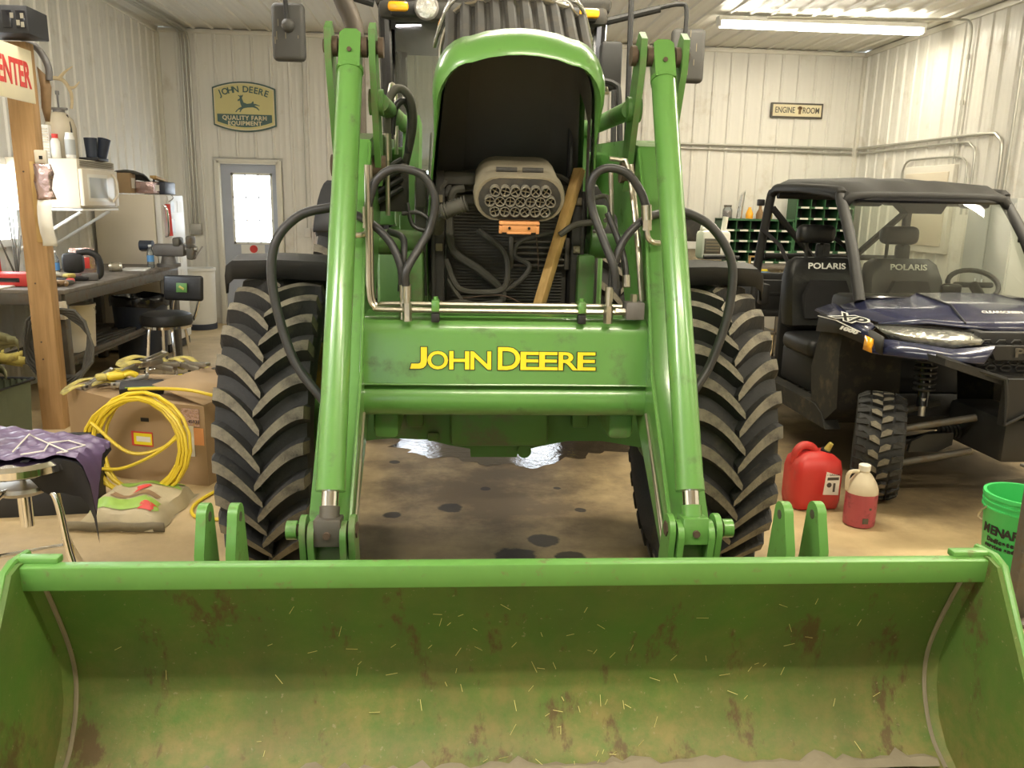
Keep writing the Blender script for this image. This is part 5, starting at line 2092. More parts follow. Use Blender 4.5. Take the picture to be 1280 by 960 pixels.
# seats
for dx, nm in ((-.37, 0), (.23, 1)):
    W = .27 if dx < 0 else .29
    b = B()
    rows = []
    for t, y, hw, dp in ((0, 5.62, .8, .06), (.06, 5.57, 1.0, .10), (.25, 5.585, 1.02, .11), (.7, 5.64, 1.0, .10), (.92, 5.68, .88, .09), (1, 5.71, .7, .04)):
        z = .78 + .50 * t
        rows.append([U(dx + W * hw * cx_, y + dy * dp, z) for cx_, dy in ((-1, 1), (-1, .2), (-.9, -.25), (-.6, 0), (0, .05), (.6, 0), (.9, -.25), (1, .2), (1, 1))])
    fs = b.grid(rows, cu=True)
    b.bm.faces.new([b.bm.verts.new(v) for v in rows[-1]])
    seat = uobj('seat_back', b, 'vinyl', ang=55)
    b = B()
    b.prism([(UX + dx - .15, .86), (UX + dx + .15, .86), (UX + dx + .17, 1.02), (UX + dx + .12, 1.13), (UX + dx - .12, 1.13), (UX + dx - .17, 1.02)], 'y', 5.555, 5.60)
    uobj('seat_insert', b, 'blackcloth', seat)
    text('lettering', 'POLARIS', .058, 'white', seat, U(dx - .01, 5.60, 1.225), (R(80), 0, 0), .002, .001, 1.25, world=True)
    b = B()
    b.box(U(dx + (-.05 if dx < 0 else -.03), 5.74, 1.445), (.27, .12, .13), .045, seg=3)
    uobj('headrest', b, 'vinyl')
    b = B()
    for s in (-.06, .06):
        b.cyl(U(dx - .04 + s, 5.76, 1.25), U(dx - .04 + s, 5.76, 1.42), .012)
    b.box(U(dx + .03, 5.78, 1.31), (.10, .06, .14), .02)
    uobj('headrest_post', b, 'black')
    b = B()
    b.box(U(dx, 5.42, .70), (.54 if dx < 0 else .52, .48, .13), .05, seg=3)
    uobj('seat_cushion', b, 'vinyl')
b = B()
b.box(U(0, 5.5, .52), (1.16, .55, .26), .03)
b.box(U(0, 5.90, .72), (1.14, .06, .75), .02)
uobj('seat_base', b, 'black')
for dx in (-.60, -.10):
    b = B()
    b.tube([U(dx, 6.28, 1.45), U(dx + .01, 5.95, 1.35), U(dx + .02, 5.75, 1.2), U(dx + .04, 5.6, .85)], .018, 4)
    uobj('seat_belt', b, 'blackcloth')
b = B()
b.box(U(.22, 5.15, 1.03), (.10, .06, .10), .02)
uobj('warning_tag', b, 'red')
b = B()
b.box(U(0, 6.7, .80), (1.24, .85, .05), .01)
for (x, y, sx, sy) in ((0, 7.12, 1.24, .05), (-.6, 6.7, .05, .85), (.6, 6.7, .05, .85), (0, 6.36, 1.24, .05)):
    b.box(U(x, y, .93), (sx, sy, .26), .01)
uobj('cargo_bed', b, 'utvblack')
b = B()
b.box(U(-.655, 6.02, .98), (.07, .10, .16), .02)
uobj('door_latch', b, 'utvblack')

# ------------------------------------------------------------------ things on the floor at the right
t = thing('gas_can', 'red plastic gas can with a torn white label beside the tractor wheel', 'gas can', (2.0, 4.16, 0), R(4))
b = B()
rows = []
for z, w_, d_ in ((0, .10, .075), (.008, .125, .095), (.05, .132, .10), (.22, .132, .10), (.275, .12, .092), (.305, .085, .065), (.318, .06, .04)):
    rows.append([(x * w_, y * d_, z) for x, y in ((-1, -.75), (-.8, -1), (.8, -1), (1, -.75), (1, .75), (.8, 1), (-.8, 1), (-1, .75))])
b.grid(rows, cu=True)
b.bm.faces.new([b.bm.verts.new(v) for v in rows[-1]])
can = obj('body', b, 'red', t, ang=70)
b = B()
b.tube([(-.11, .01, .25), (-.105, 0, .315), (-.07, 0, .345), (-.02, 0, .335), (.0, 0, .30)], .024, 10, 5)
obj('handle', b, 'red', t)
b = B()
b.cyl((.052, -.01, .295), (.060, -.02, .325), .030, n=14)
b.mat(1).cyl((.060, -.02, .325), (.072, -.035, .365), .018, .013, n=10)
obj('spout_cap', b, ['black', 'strap'], t)
b = B()
b.prism([(.015, .095), (.105, .09), (.105, .20), (.025, .225)], 'y', -.1005, -.104)
obj('label', b, 'paper', t)
b = B()
b.box((.065, -.105, .185), (.065, .002, .016))
b.box((.075, -.105, .135), (.012, .002, .05))
b.cyl((.045, -.1045, .150), (.045, -.106, .150), .014, n=14)
obj('label_print', b, 'darksteel', t)
text('lettering', '1 GALLON', .016, 'decalblack', t, (.065, -.1055, .207), FRONT, .0005, 0, 1, world=False)

t = thing('antifreeze_jug', 'translucent round-shouldered jug half full of pink fluid standing on the floor', 'jug', (2.14, 3.875, 0), R(-5))
b = B()
b.lathe([(0, 0), (.068, 0), (.078, .008), (.080, .03), (.080, .175), (.0805, .18)], 24)
j = obj('body', b, 'pinkjug', t)
b = B()
b.lathe([(.0805, .18), (.079, .20), (.066, .235), (.040, .275), (.026, .288), (.026, .30)], 24)
obj('shoulder', b, 'jugtop', t)
b = B()
b.lathe([(.029, .296), (.030, .325), (.026, .328), (0, .328)], 16)
obj('cap', b, 'paper', t)
b = B()
b.tube([(-.026, 0, .29), (-.07, 0, .285), (-.083, 0, .25), (-.08, 0, .19)], .011, 8, 5)
obj('handle', b, 'jugtop', t)
b = B()
b.box((.0, -.080, .045), (.03, .004, .03), .001)
b.box((.02, -.077, .11), (.012, .004, .012), .001)
obj('smudge', b, 'darksteel', t)

t = thing('plastic_bucket', 'bright green plastic bucket with black store lettering', 'bucket', (2.52, 3.22, 0))
b = B()
b.lathe([(0, .0), (.115, 0), (.122, .012), (.146, .33), (.150, .335), (.150, .345), (.150, .385), (.156, .388), (.156, .405), (.143, .405), (.140, .37), (.118, .02), (0, .015)], 40)
for z in (.335, .36):
    b.lathe([(.147, z), (.155, z + .003), (.155, z + .010), (.147, z + .013)], 40)
obj('body', b, 'bucketgreen', t)
b = B()
b.tube([(.153 * math.cos(a), .153 * math.sin(a) + .012, .345 - .13 * math.sin(a)) for a in [PI * k / 12 for k in range(13)]], .004, 6)
obj('wire_handle', b, 'zinc', t)


def wrap_text(name, s, size, mat, parent, rad, z, a0, sx=1.):
    x = 0
    tmp = bpy.data.curves.new('tmp', 'FONT')
    for ch in s:
        if ch == ' ':
            x += size * .35 * sx
            continue
        wch = size * (.78 if ch in 'MWmw' else .30 if ch in "il'" else .62) * sx
        a = a0 + (x + wch / 2) / rad
        x += wch
        mt = Matrix.Rotation(a + PI / 2, 4, 'Z') @ Euler(FRONT).to_matrix().to_4x4()
        text(name, ch, size, mat, parent, (rad * math.cos(a), rad * math.sin(a), z), mt, .0008, .002, sx)
    bpy.data.curves.remove(tmp)


wrap_text('letter', 'MENARDS', .055, 'decalblack', t, .1412, .245, R(-192), .95)
wrap_text('letter', 'Dedicated to', .026, 'decalblack', t, .1380, .200, R(-180))
wrap_text('letter', 'service and quality', .022, 'decalblack', t, .1358, .172, R(-186))

# dark post at the right edge
t = thing('steel_stand', 'dark steel upright standing at the right edge beside the green bucket', 'stand', (2.28, 2.86, 0))
b = B()
b.box((0, 0, .33), (.055, .055, .62), .006)
b.box((.02, 0, .011), (.16, .16, .02), .004)
b.box((.0, 0, .645), (.10, .08, .012), .004)
obj('upright', b, 'darksteel', t)
b = B()
for k in range(6):
    b.cyl((-.03, -.018, .12 + k * .09), (.03, -.018, .12 + k * .09), .008, n=8)
obj('bolt_row', b, 'darksteel', t)
# ------------------------------------------------------------------ wooden post and what hangs on it
t = thing('wooden_post', 'bare yellowish wooden post standing in front of the workbench corner', 'post', (-2.775, 5.76, 0))
b = B()
b.box((0, 0, 1.275), (.15, .10, 2.55), .004)
obj('post', b, 'wood', t)
b = B()
for z in (.5, .62, 1.02, 1.75):
    b.cyl((-.02, -.05, z), (-.02, -.053, z), .006, n=8)
k = obj('knot', b, 'rust', t)
k['kind'] = 'stuff'
t = thing('enter_sign', 'cream sign with red capital letters fixed high on the wooden post', 'sign', (-2.665, 5.35, 2.17))
b = B()
b.box((0, 0, .16), (.014, .66, .32), .003)
obj('board', b, 'signcream', t)
text('lettering', 'ENTER', .215, 'redlab', t, (.0085, .285, .155), TOPLUS, .001, .006, .60, align='RIGHT')
b = B()
b.box((-2.77, 5.62, 2.64), (.40, .26, .16), .006)
for k in range(5):
    b.mat(1).box((-2.93 + k * .08, 5.488, 2.64), (.055, .006, .10), .003)
b.mat(2)
for x, z in ((-2.60, 2.66), (-2.625, 2.62), (-2.60, 2.61), (-2.66, 2.66)):
    b.box((x, 5.486, z), (.02, .004, .03))
o = obj('radio_box', b, ['black', 'blackgl', 'zinc'])
tag(o, 'black glossy radio-like box on top of the wooden post above the sign', 'radio')
o = obj('vacuum_hose', B().tube([(-3.05, 5.86, 2.64), (-2.93, 5.88, 2.635), (-2.80, 5.88, 2.60), (-2.70, 5.87, 2.53), (-2.645, 5.86, 2.43), (-2.645, 5.86, 2.34)], .022, 10, 6), 'castgrey')
tag(o, 'thick grey hose arching over the top of the wooden post', 'hose')
b = B()
b.grid([[(-2.705, 5.84, 2.42), (-2.65, 5.86, 2.36)], [(-2.70, 5.85, 2.30), (-2.64, 5.87, 2.30)], [(-2.71, 5.86, 2.17), (-2.66, 5.88, 2.16)], [(-2.70, 5.87, 2.08), (-2.675, 5.88, 2.08)]])
o = obj('leather_holster', b, 'hide', solid=.02)
tag(o, 'brown leather holster hanging behind the post under the grey hose', 'holster')
t = thing('thermostat', 'small cream thermostat box on the wooden post above a foil pouch', 'thermostat', (-2.665, 5.69, 1.845))
b = B()
b.box((0, 0, 0), (.075, .03, .085), .006)
b.mat(1).box((.004, -.016, -.005), (.022, .004, .022), .001)
obj('case', b, ['cream', 'blackgl'], t)
b = B()
b.box((-2.728, 5.698, 1.555), (.035, .02, .52), .003)
o = obj('wood_strip', b, 'stick')
tag(o, 'thin orange wooden strip fastened to the face of the post', 'board')
b = B()
b.grid([[(-2.71 + .006 * math.sin(z * 40), 5.672, z), (-2.675, 5.655 + .01 * math.sin(z * 55), z), (-2.63, 5.668, z + .01 * math.sin(z * 30)), (-2.60 + .012 * math.sin(z * 37), 5.68, z)] for z in (1.80, 1.74, 1.69, 1.64, 1.60, 1.575)])
o = obj('foil_pouch', b, 'foil', solid=.008)
tag(o, 'crumpled shiny pinkish foil pouch pinned to the post', 'pouch')
b = B()
b.grid([[(-2.70 + dx, 5.66 - dy, z), (-2.655 + dx, 5.655 - dy, z), (-2.61 + dx, 5.66 - dy, z)] for z, dy, dx in ((1.57, 0, 0), (1.53, .015, 0), (1.48, .035, .006), (1.42, .042, .01), (1.36, .035, .012), (1.31, .012, .012), (1.275, .008, .008))])
b.mat(1).box((-2.64, 5.632, 1.385), (.012, .004, .03))
o = obj('paper_strip', b, ['paper', 'darksteel'], solid=.004)
tag(o, 'long curled white paper hanging from the post under the foil pouch', 'paper')

# ------------------------------------------------------------------ workbench
t = thing('workbench', 'heavy steel workbench with a brown top along the left wall', 'workbench', (-3.17, 7.25, 0))
b = B()
b.box((-3.17, 7.25, .93), (.84, 2.5, .03), .004)
obj('bench_top', b, 'bench', t, world=True)
b = B()
b.box((-3.17, 6.02, .875), (.80, .05, .08), .004)
b.box((-2.775, 7.25, .875), (.05, 2.46, .08), .004)
b.box((-3.565, 7.25, .875), (.05, 2.46, .08), .004)
obj('apron', b, 'darksteel', t, world=True)
for x in (-2.80, -3.54):
    for y in (6.05, 8.45):
        b = B()
        b.box((x, y, .42), (.08, .08, .84), .006)
        obj('leg', b, 'darksteel', t, world=True)
b = B()
b.box((-2.80, 6.01, .80), (.10, .06, .13), .004)
b.mat(1).box((-2.785, 5.976, .79), (.04, .012, .07), .004)
obj('corner_bracket', b, ['cream', 'white'], t, world=True)
b = B()
b.box((-3.2, 7.3, .36), (.66, 2.0, .03), .004)
b.box((-2.88, 7.3, .385), (.02, 2.0, .05), .004)
obj('lower_shelf', b, 'darksteel', t, world=True)
rods = []
b0 = B()
b0.box((0, 0, .009), (.05, 1.3, .018), .002)
rod0 = None
for k in range(14):
    lb = 'lengths of scrap bar stock lying loose on the lower shelf of the workbench'
    if k == 0:
        rod0 = tag(obj('steel_bar', b0, 'darksteel'), lb, 'bar', 'scrap bar stock on the lower bench shelf')
        o = rod0
    else:
        o = dup(rod0)
    o.location = (-3.42 + (k % 7) * .075 + random.uniform(-.01, .01), 7.3 + random.uniform(-.25, .25), .377 + .020 * (k // 7))
    o.rotation_euler = (0, 0, random.uniform(-.10, .10))
    o.scale = (random.uniform(.5, 1.1), random.uniform(.6, 1.05), 1)
# things under the bench
t = thing('trash_bin', 'dark blue ribbed trash bin with a black liner under the workbench', 'bin', (-2.98, 8.02, 0))
b = B()
b.lathe([(0, .0), (.20, 0), (.215, .02), (.245, .62), (.26, .63), (.26, .67), (.245, .675), (.235, .62), (.2, .05), (0, .04)], 28)
obj('body', b, 'navyplastic', t)
b = B()
b.lathe([(.262, .60), (.268, .66), (.262, .69), (.24, .69), (.225, .60)], 18)
for v in b.bm.verts:
    v.co.z += random.uniform(-.02, .015)
obj('liner', b, 'blackgl', t)
t = thing('white_pail', 'scuffed whitish pail under the front of the workbench', 'bucket', (-3.02, 6.75, .377))
b = B()
b.lathe([(0, 0), (.13, 0), (.15, .36), (.155, .36), (.155, .38), (.145, .38), (.125, .02), (0, .02)], 26)
obj('body', b, 'cream', t)
b = B()
b.tube([(.15 * math.cos(a), .15 * math.sin(a), .35 - .1 * abs(math.sin(a))) for a in [PI * k / 10 for k in range(11)]], .004, 6)
obj('wire_handle', b, 'steel', t)
b = B()
pts = []
for k in range(90):
    a = 2 * PI * k / 18
    r_ = .235 + .018 * math.sin(k * 1.7) + .012 * (k // 18)
    pts.append((-2.775 + .80 * r_ * math.cos(a) * 1.0 + .01 * math.sin(k * .37), 5.93 - .008 * (k // 18) + .02 * math.sin(a * 2), .55 + r_ * math.sin(a)))
b.tube(pts, .011, 6)
o = obj('cable_coil', b, 'hosedust')
tag(o, 'coil of grey-black cable hanging at the near leg of the workbench', 'cable')
t = thing('green_tote', 'olive green corrugated tote behind the wooden post under a heap of straps', 'crate', (-3.06, 5.35, 0), R(-6))
b = B()
rows = []
n = 22
for z, sc in ((0, .92), (.40, 1.0)):
    row = []
    for sd in range(4):
        for k in range(n):
            u = -1 + 2 * k / n
            w_ = .012 * (1 if k % 2 else 0)
            X_, Y_ = .24 * sc + w_, .20 * sc + w_
            row.append([(u * .24 * sc, -Y_, z), (X_, u * .20 * sc, z), (-u * .24 * sc, Y_, z), (-X_, -u * .20 * sc, z)][sd])
    rows.append(row)
b.grid(rows, smooth=False, cu=True)
b.box((0, 0, .01), (.42, .36, .02))
obj('tote_body', b, M('tote_olive', (.10, .115, .065), .6, 0, .15, 8), t)
b = B()
b.tube([(-.255, -.215, .40), (.255, -.215, .40), (.255, .215, .40), (-.255, .215, .40)], .012, 6, cyc=True)
obj('rim', b, 'black', t)
stg = M('strap_green', (.16, .15, .07), .85, 0, .3, 12)
for k, (x, y, z, a, mt) in enumerate(((-3.0, 5.28, .47, .2, stg), (-2.96, 5.42, .53, 1.1, 'strap'), (-3.08, 5.36, .58, -.5, stg), (-2.97, 5.34, .64, 2.2, stg))):
    b = B()
    for j in range(3):
        pp = [Vector((x + .17 * math.cos(a + s_ * .9 + j * .4) * (1 - .1 * j), y + .11 * math.sin(a + s_ * 1.2), z + .03 * math.sin(s_ * 2 + j) + .03 * j)) for s_ in range(6)]
        pp = spline(pp, 4)
        b.grid([[p + Vector((0, 0, -.026)), p + Vector((.006, 0, .026))] for p in pp])
    o = obj('tow_strap', b, mt, solid=.005)
    tag(o, ('olive tow strap lowest in the green tote', 'yellow webbing strap in the middle of the green tote heap', 'olive tow strap lying at the back of the green tote', 'uppermost olive tow strap heaped over the green tote')[k], 'strap', 'straps heaped in the tote')
b = B()
b.grid([[(-3.12 + u * .26, 5.16 + .03 * math.sin(u * 5), .41 + v * .15 + .015 * math.sin(u * 9 + v * 4)) for u in (0, .25, .5, .75, 1)] for v in (0, .33, .66, 1)])
o = obj('strap_bag', b, 'strap', solid=.03)
tag(o, 'yellow printed bag draped over the front of the green tote', 'bag')
text('lettering', 'SA', .06, 'decalblack', o, (-2.94, 5.12, .48), FRONT, .001, .001)

# on the bench
t = thing('bench_vise', 'dark bench vise bolted to the far corner of the workbench', 'vise', (-2.76, 8.25, .945))
b = B()
b.cyl((0, 0, 0), (0, 0, .03), .11)
b.cyl((0, 0, .03), (0, 0, .10), .075, .06)
b.box((.02, 0, .16), (.30, .13, .12), .03)
obj('body', b, 'castgrey', t)
b = B()
b.box((.10, 0, .24), (.07, .15, .09), .02)
b.box((.22, 0, .24), (.06, .15, .12), .02)
b.box((.22, 0, .15), (.07, .11, .16), .02)
obj('jaw', b, 'darksteel', t)
b = B()
b.cyl((-.25, 0, .17), (.28, 0, .17), .028)
b.cyl((.30, 0, .15), (.30, -.14, .10), .010)
b.cyl((.30, 0, .15), (.30, .10, .19), .010)
obj('screw_handle', b, 'steel', t)
b = B()
b.cyl((-.26, 0, .20), (-.14, 0, .20), .05, n=14)
obj('swivel_tube', b, 'navyplastic', t)
t = thing('caulking_gun', 'orange-red caulking tube tool hung on the fridge door above the vise', 'tool', (-2.88, 8.72, 1.22))
b = B()
b.cyl((0, 0, .0), (-.01, 0, .32), .026)
obj('barrel', b, 'redlab', t)
b = B()
b.cyl((-.01, 0, .32), (-.01, 0, .40), .014, .006)
b.tube([(0, 0, .34), (.05, 0, .38), (.03, 0, .42)], .006, 6, 4)
obj('plunger', b, 'steel', t)
t = thing('water_bottle', 'single clear water bottle with a blue label beside the vise', 'bottle', (-2.86, 8.05, .945))
b = B()
b.lathe([(0, 0), (.03, 0), (.032, .02), (.032, .14), (.026, .165), (.013, .19), (.013, .20), (0, .20)], 16)
obj('body', b, 'clearplastic', t)
b = B()
b.lathe([(.0328, .06), (.0328, .12)], 16)
obj('label', b, 'blueprint', t)
b = B()
b.cyl((0, 0, .2), (0, 0, .218), .015)
obj('cap', b, 'white', t)
bt = t
dup(bt, (-3.23, 6.95, .945), 1.1, 'clear water bottle with a blue label behind the black saw, nearer the post')
dup(bt, (-3.15, 7.06, .945), 2.1, 'clear water bottle with a blue label behind the black saw, nearer the vise')
t = thing('snack_bag', 'reddish brown shiny snack bag standing behind the black saw', 'bag', (-3.03, 7.0, .945), R(30))
b = B()
b.grid([[(u * .09, (.035 if 0 < k < 4 else .002) * s_ * (1 - u * u), k * .06) for u in (-1, -.5, 0, .5, 1)] for s_ in (-1,) for k in range(5)])
b.grid([[(u * .09, .035 * (1 - u * u) * (1 if 0 < k < 4 else .05), k * .06) for u in (-1, -.5, 0, .5, 1)] for k in range(5)])
obj('bag', b, 'foil', t)
b = B()
b.box((0, -.034, .12), (.09, .006, .09), .002)
obj('print', b, 'redlab', t)
t = thing('power_saw', 'black cordless saw with a big loop handle at the bench edge', 'power tool', (-2.93, 6.72, .945), R(20))
b = B()
b.box((-.05, 0, .14), (.16, .09, .16), .04)
b.box((-.06, 0, .02), (.22, .12, .03), .008)
obj('body', b, 'black', t)
b = B()
b.tube([(-.02, 0, .215), (.06, 0, .225), (.12, 0, .19), (.14, 0, .12), (.135, 0, .05), (.11, 0, .025)], .026, 10, 5)
obj('handle', b, 'black', t)
b = B()
b.box((.06, 0, .03), (.12, .08, .06), .012)
obj('battery', b, 'castgrey', t)
t = thing('paint_can', 'tin can lying on its side on the bench near the vise', 'can', (-3.02, 7.62, .985))
b = B()
b.cyl((-.05, -.02, 0), (.05, .02, 0), .04, n=20)
obj('tin', b, 'zinc', t)
b = B()
b.cyl((-.03, -.012, 0), (.03, .012, 0), .0408, n=20, cap=False)
obj('label', b, 'tan', t)


def glove(loc, rz, label, mats):
    t = thing('work_glove', label, 'glove', loc, rz)
    b = B()
    b.box((0, 0, .022), (.10, .09, .042), .02, seg=3)
    b.tube([(-.02, .04, .022), (.02, .085, .026), (.045, .10, .018)], .014, 8, 4)
    for k in range(4):
        y = -.034 + k * .023
        l_ = (.062, .075, .078, .066)[k]
        b.tube([(.045, y, .026), (.045 + l_ * .5, y * 1.1, .034), (.045 + l_, y * 1.15, .016)], .0125, 8, 3)
    obj('hand', b, mats[0], t)
    b = B()
    b.box((-.075, 0, .022), (.06, .085, .034), .014, seg=3)
    obj('cuff', b, mats[1], t)
    return t


glove((-2.98, 6.45, .945), R(200), 'dark work glove with a red cuff on the bench beside the saw', ('black', 'redlab'))
glove((-3.02, 6.58, .975), R(160), 'tan striped work glove lying over another at the saw', ('tan', 'strap'))
glove((-2.90, 6.28, .945), R(250), 'brown work glove nearest the bench corner', ('hide', 'hosedust'))
b = B()
b.box((0, 0, .05), (.30, .15, .10), .02, seg=2)
b.mat(1).box((0, -.078, .05), (.18, .006, .03), .002)
o = obj('red_case', b, ['redlab', 'blackgl'])
tag(o, 'low red tool case on the bench to the left of the post', 'case', loc=(-3.22, 6.25, .945))
b = B()
b.grid([[(u * .16, v * .10, .025 + .018 * math.sin(u * 6) * math.cos(v * 5)) for u in (-1, -.6, -.2, .2, .6, 1)] for v in (-1, -.4, .2, 1)])
o = obj('shop_rag', b, 'strap', solid=.02)
tag(o, 'crumpled yellow rag lying behind the red tool case', 'rag', loc=(-3.34, 6.52, .945))
b = B()
b.box((0, 0, .006), (.26, .20, .012), .002)
o = obj('paper_pad', b, 'paper')
tag(o, 'flat cream paper pad on the bench at the left edge', 'paper', loc=(-3.30, 6.10, .9455))
b = B()
b.box((0, 0, .005), (.22, .30, .010), .002)
o = obj('paper_sheet', b, 'white')
tag(o, 'sheet of white paper on the bench in front of the vise', 'paper', loc=(-2.92, 7.82, .9455), rz=.2)
b = B()
b.lathe([(0, 0), (.06, 0), (.075, .10), (.07, .26), (.05, .30), (0, .30)], 16, Matrix.Diagonal((1, .55, 1, 1)))
for s in (-1, 1):
    b.mat(1).ball((s * .03, -.034, .17), .022, 8, (1, .4, 1))
o = obj('candy_bag', b, ['redlab', 'paper'])
tag(o, 'red and white printed bag on the bench under the left window', 'bag', loc=(-3.40, 6.32, .9455))
t = thing('rod_bundle', 'bundle of thin dark rods leaning on the wall beside the left window', 'rods', (-3.42, 6.72, .945))
for k, (dx, dy, dz) in enumerate(((-.02, .12, .62), (.05, .05, .50), (.02, .18, .40), (-.06, -.12, .55), (.07, .1, .34))):
    b = B()
    b.cyl((0, 0, 0), (dx - .06, dy, dz), .008, .004, 8)
    obj('rod', b, 'darksteel', t)

# ------------------------------------------------------------------ microwave on its bracket and what stands on it
t = thing('shelf_bracket', 'pair of white angle brackets carrying the microwave', 'bracket', (-3.3, 7.38, 1.5))
b = B()
b.box((-3.3, 7.38, 1.492), (.60, .74, .02), .003)
obj('shelf_plate', b, 'white', t, world=True)
for y in (7.1, 7.66):
    b = B()
    b.cyl((-3.05, y, 1.475), (-3.58, y, 1.15), .014, n=8)
    b.box((-3.585, y, 1.30), (.02, .04, .40), .003)
    obj('strut', b, 'white', t, world=True)
t = thing('microwave', 'cream over-range microwave with a vent grille and curved door handle', 'microwave', (-3.29, 7.38, 1.505))
b = B()
b.box((0, 0, .195), (.56, .75, .39), .008)
obj('case', b, 'cream', t)
b = B()
b.box((.295, -.06, .165), (.04, .62, .30), .012)
dr_ = obj('door', b, 'cream', t)
b = B()
b.box((.314, -.09, .165), (.006, .40, .22), .003)
b.mat(1).box((.318, -.09, .165), (.004, .34, .165), .002)
obj('window', b, ['trim', 'greybox'], dr_)
b = B()
b.tube([(.315, .20, .05), (.345, .215, .10), (.35, .215, .17), (.345, .215, .24), (.315, .20, .29)], .012, 8, 4)
obj('handle', b, 'cream', dr_)
for k in range(5):
    b = B()
    b.box((.285, 0, .335 + k * .011), (.012, .66, .005))
    obj('vent_slat', b, 'tan', t)
b = B()
b.box((.288, .32, .165), (.02, .10, .30), .004)
obj('control_strip', b, 'cream', t)
t = thing('pump_sprayer', 'tan pump sprayer tank with a black strap on top of the microwave', 'sprayer', (-3.22, 7.25, 1.897))
b = B()
b.lathe([(0, 0), (.11, 0), (.12, .02), (.12, .25), (.10, .32), (.06, .36), (.04, .375), (0, .375)], 24)
obj('tank', b, 'tank', t)
b = B()
b.cyl((0, 0, .36), (0, 0, .39), .045)
b.box((0, 0, .40), (.14, .025, .02), .006)
b.cyl((.0, 0, .40), (.0, 0, .52), .008)
b.cyl((.0, 0, .51), (.0, 0, .54), .015)
obj('pump', b, 'castgrey', t)
b = B()
b.tube([(.07, -.02, .35), (.105, -.05, .25), (.11, -.06, .12), (.10, -.07, .01)], .008, 6, 5)
obj('strap', b, 'black', t)
t = thing('deer_antler', 'curved pale deer antler mounted on the left wall above the sprayer', 'antler', (-3.5, 7.9, 2.4))
b = B()
b.tube([(-3.60, 7.82, 2.60), (-3.53, 7.86, 2.615), (-3.44, 7.88, 2.60), (-3.385, 7.88, 2.51), (-3.378, 7.88, 2.43), (-3.39, 7.88, 2.36)], .018, 8, 6, rs=lambda q: .020 - .008 * q)
b.tube([(-3.47, 7.87, 2.61), (-3.41, 7.86, 2.665), (-3.335, 7.85, 2.715)], .013, 8, 5, rs=lambda q: .017 - .012 * q)
b.tube([(-3.395, 7.88, 2.535), (-3.34, 7.87, 2.545), (-3.29, 7.86, 2.59)], .012, 8, 5, rs=lambda q: .016 - .011 * q)
obj('beam_and_tines', b, 'antler', t, world=True)
t = thing('spray_bottle', 'white bottle with a grey label standing in front of the sprayer', 'bottle', (-3.10, 7.12, 1.897))
b = B()
b.lathe([(0, 0), (.036, 0), (.038, .02), (.038, .16), (.03, .19), (.03, .205), (0, .205)], 18)
obj('body', b, 'white', t)
b = B()
b.lathe([(.0388, .03), (.0388, .15)], 18)
obj('label', b, 'greybox', t)
t = thing('red_capped_bottle', 'cream bottle with a red cap between the louvred heater and white bottle', 'bottle', (-3.20, 7.09, 1.897))
b = B()
b.lathe([(0, 0), (.035, 0), (.035, .13), (.02, .16), (0, .16)], 16)
obj('body', b, 'paper', t)
b = B()
b.lathe([(.022, .155), (.024, .19), (0, .19)], 14)
obj('cap', b, 'redlab', t)
t = thing('louvred_heater', 'small white louvred heater at the edge of the microwave next to the post', 'heater', (-3.30, 7.12, 1.897))
b = B()
b.box((0, 0, .13), (.12, .09, .26), .01)
obj('case', b, 'white', t)
for k in range(10):
    b = B()
    b.box((.0, -.05, .03 + k * .022), (.11, .014, .008), .002)
    obj('louvre', b, 'cream', t)
b = B()
b.lathe([(0, 0), (.042, 0), (.052, .16), (.048, .16), (.04, .01), (0, .01)], 22)
o = obj('black_cup', b, 'navyplastic')
cup0 = tag(o, 'black plastic cup standing upright on the microwave', 'cup', 'black cups on the microwave', loc=(-3.06, 7.42, 1.925))
c2 = dup(cup0, (-3.02, 7.52, 1.93), 0, 'black plastic cup leaning behind the upright cup')
c2.rotation_euler = (R(8), R(16), 0)
b = B()
b.box((0, 0, .013), (.24, .22, .026), .008)
o = obj('black_tray', b, 'black')
tag(o, 'flat black tray under the two cups on the microwave', 'tray', loc=(-3.10, 7.46, 1.896))

# ------------------------------------------------------------------ fridge
FX0, FX1, FY0, FY1, FH = -3.58, -2.99, 8.62, 9.34, 1.63
t = thing('refrigerator', 'old cream refrigerator whose papered door faces into the room', 'refrigerator', ((FX0 + FX1) / 2, (FY0 + FY1) / 2, 0))
b = B()
b.box(((FX0 + FX1) / 2, (FY0 + FY1) / 2, FH / 2 + .02), (FX1 - FX0, FY1 - FY0, FH - .04), .012)
obj('cabinet', b, 'cream', t, world=True)
for z0, z1 in ((.10, 1.10), (1.115, FH)):
    b = B()
    b.box((FX1 + .035, (FY0 + FY1) / 2, (z0 + z1) / 2), (.06, FY1 - FY0, z1 - z0), .014)
    d = obj('door', b, 'white', t, world=True)
    b = B()
    b.tube([(FX1 + .07, FY0 + .06, max(z0 + .1, z1 - .45)), (FX1 + .105, FY0 + .06, max(z0 + .13, z1 - .40)), (FX1 + .105, FY0 + .06, z1 - .15), (FX1 + .07, FY0 + .06, z1 - .10)], .012, 8, 3)
    obj('handle', b, 'chrome', d, world=True)
    for k in range(5 if z0 > 1 else 7):
        b = B()
        y = FY0 + .14 + (k % 3) * .2 + random.uniform(-.03, .03)
        z = z1 - .12 - (k // 3) * .2
        b.box((FX1 + .067, y, z), (.004, random.uniform(.09, .16), random.uniform(.10, .16)))
        obj('note_paper', b, ['paper', 'greybox', 'white'][k % 3], d, world=True)
b = B()
b.box((FX1 + .03, (FY0 + FY1) / 2, .05), (.04, FY1 - FY0 - .04, .08), .006)
obj('kick_grille', b, 'black', t, world=True)
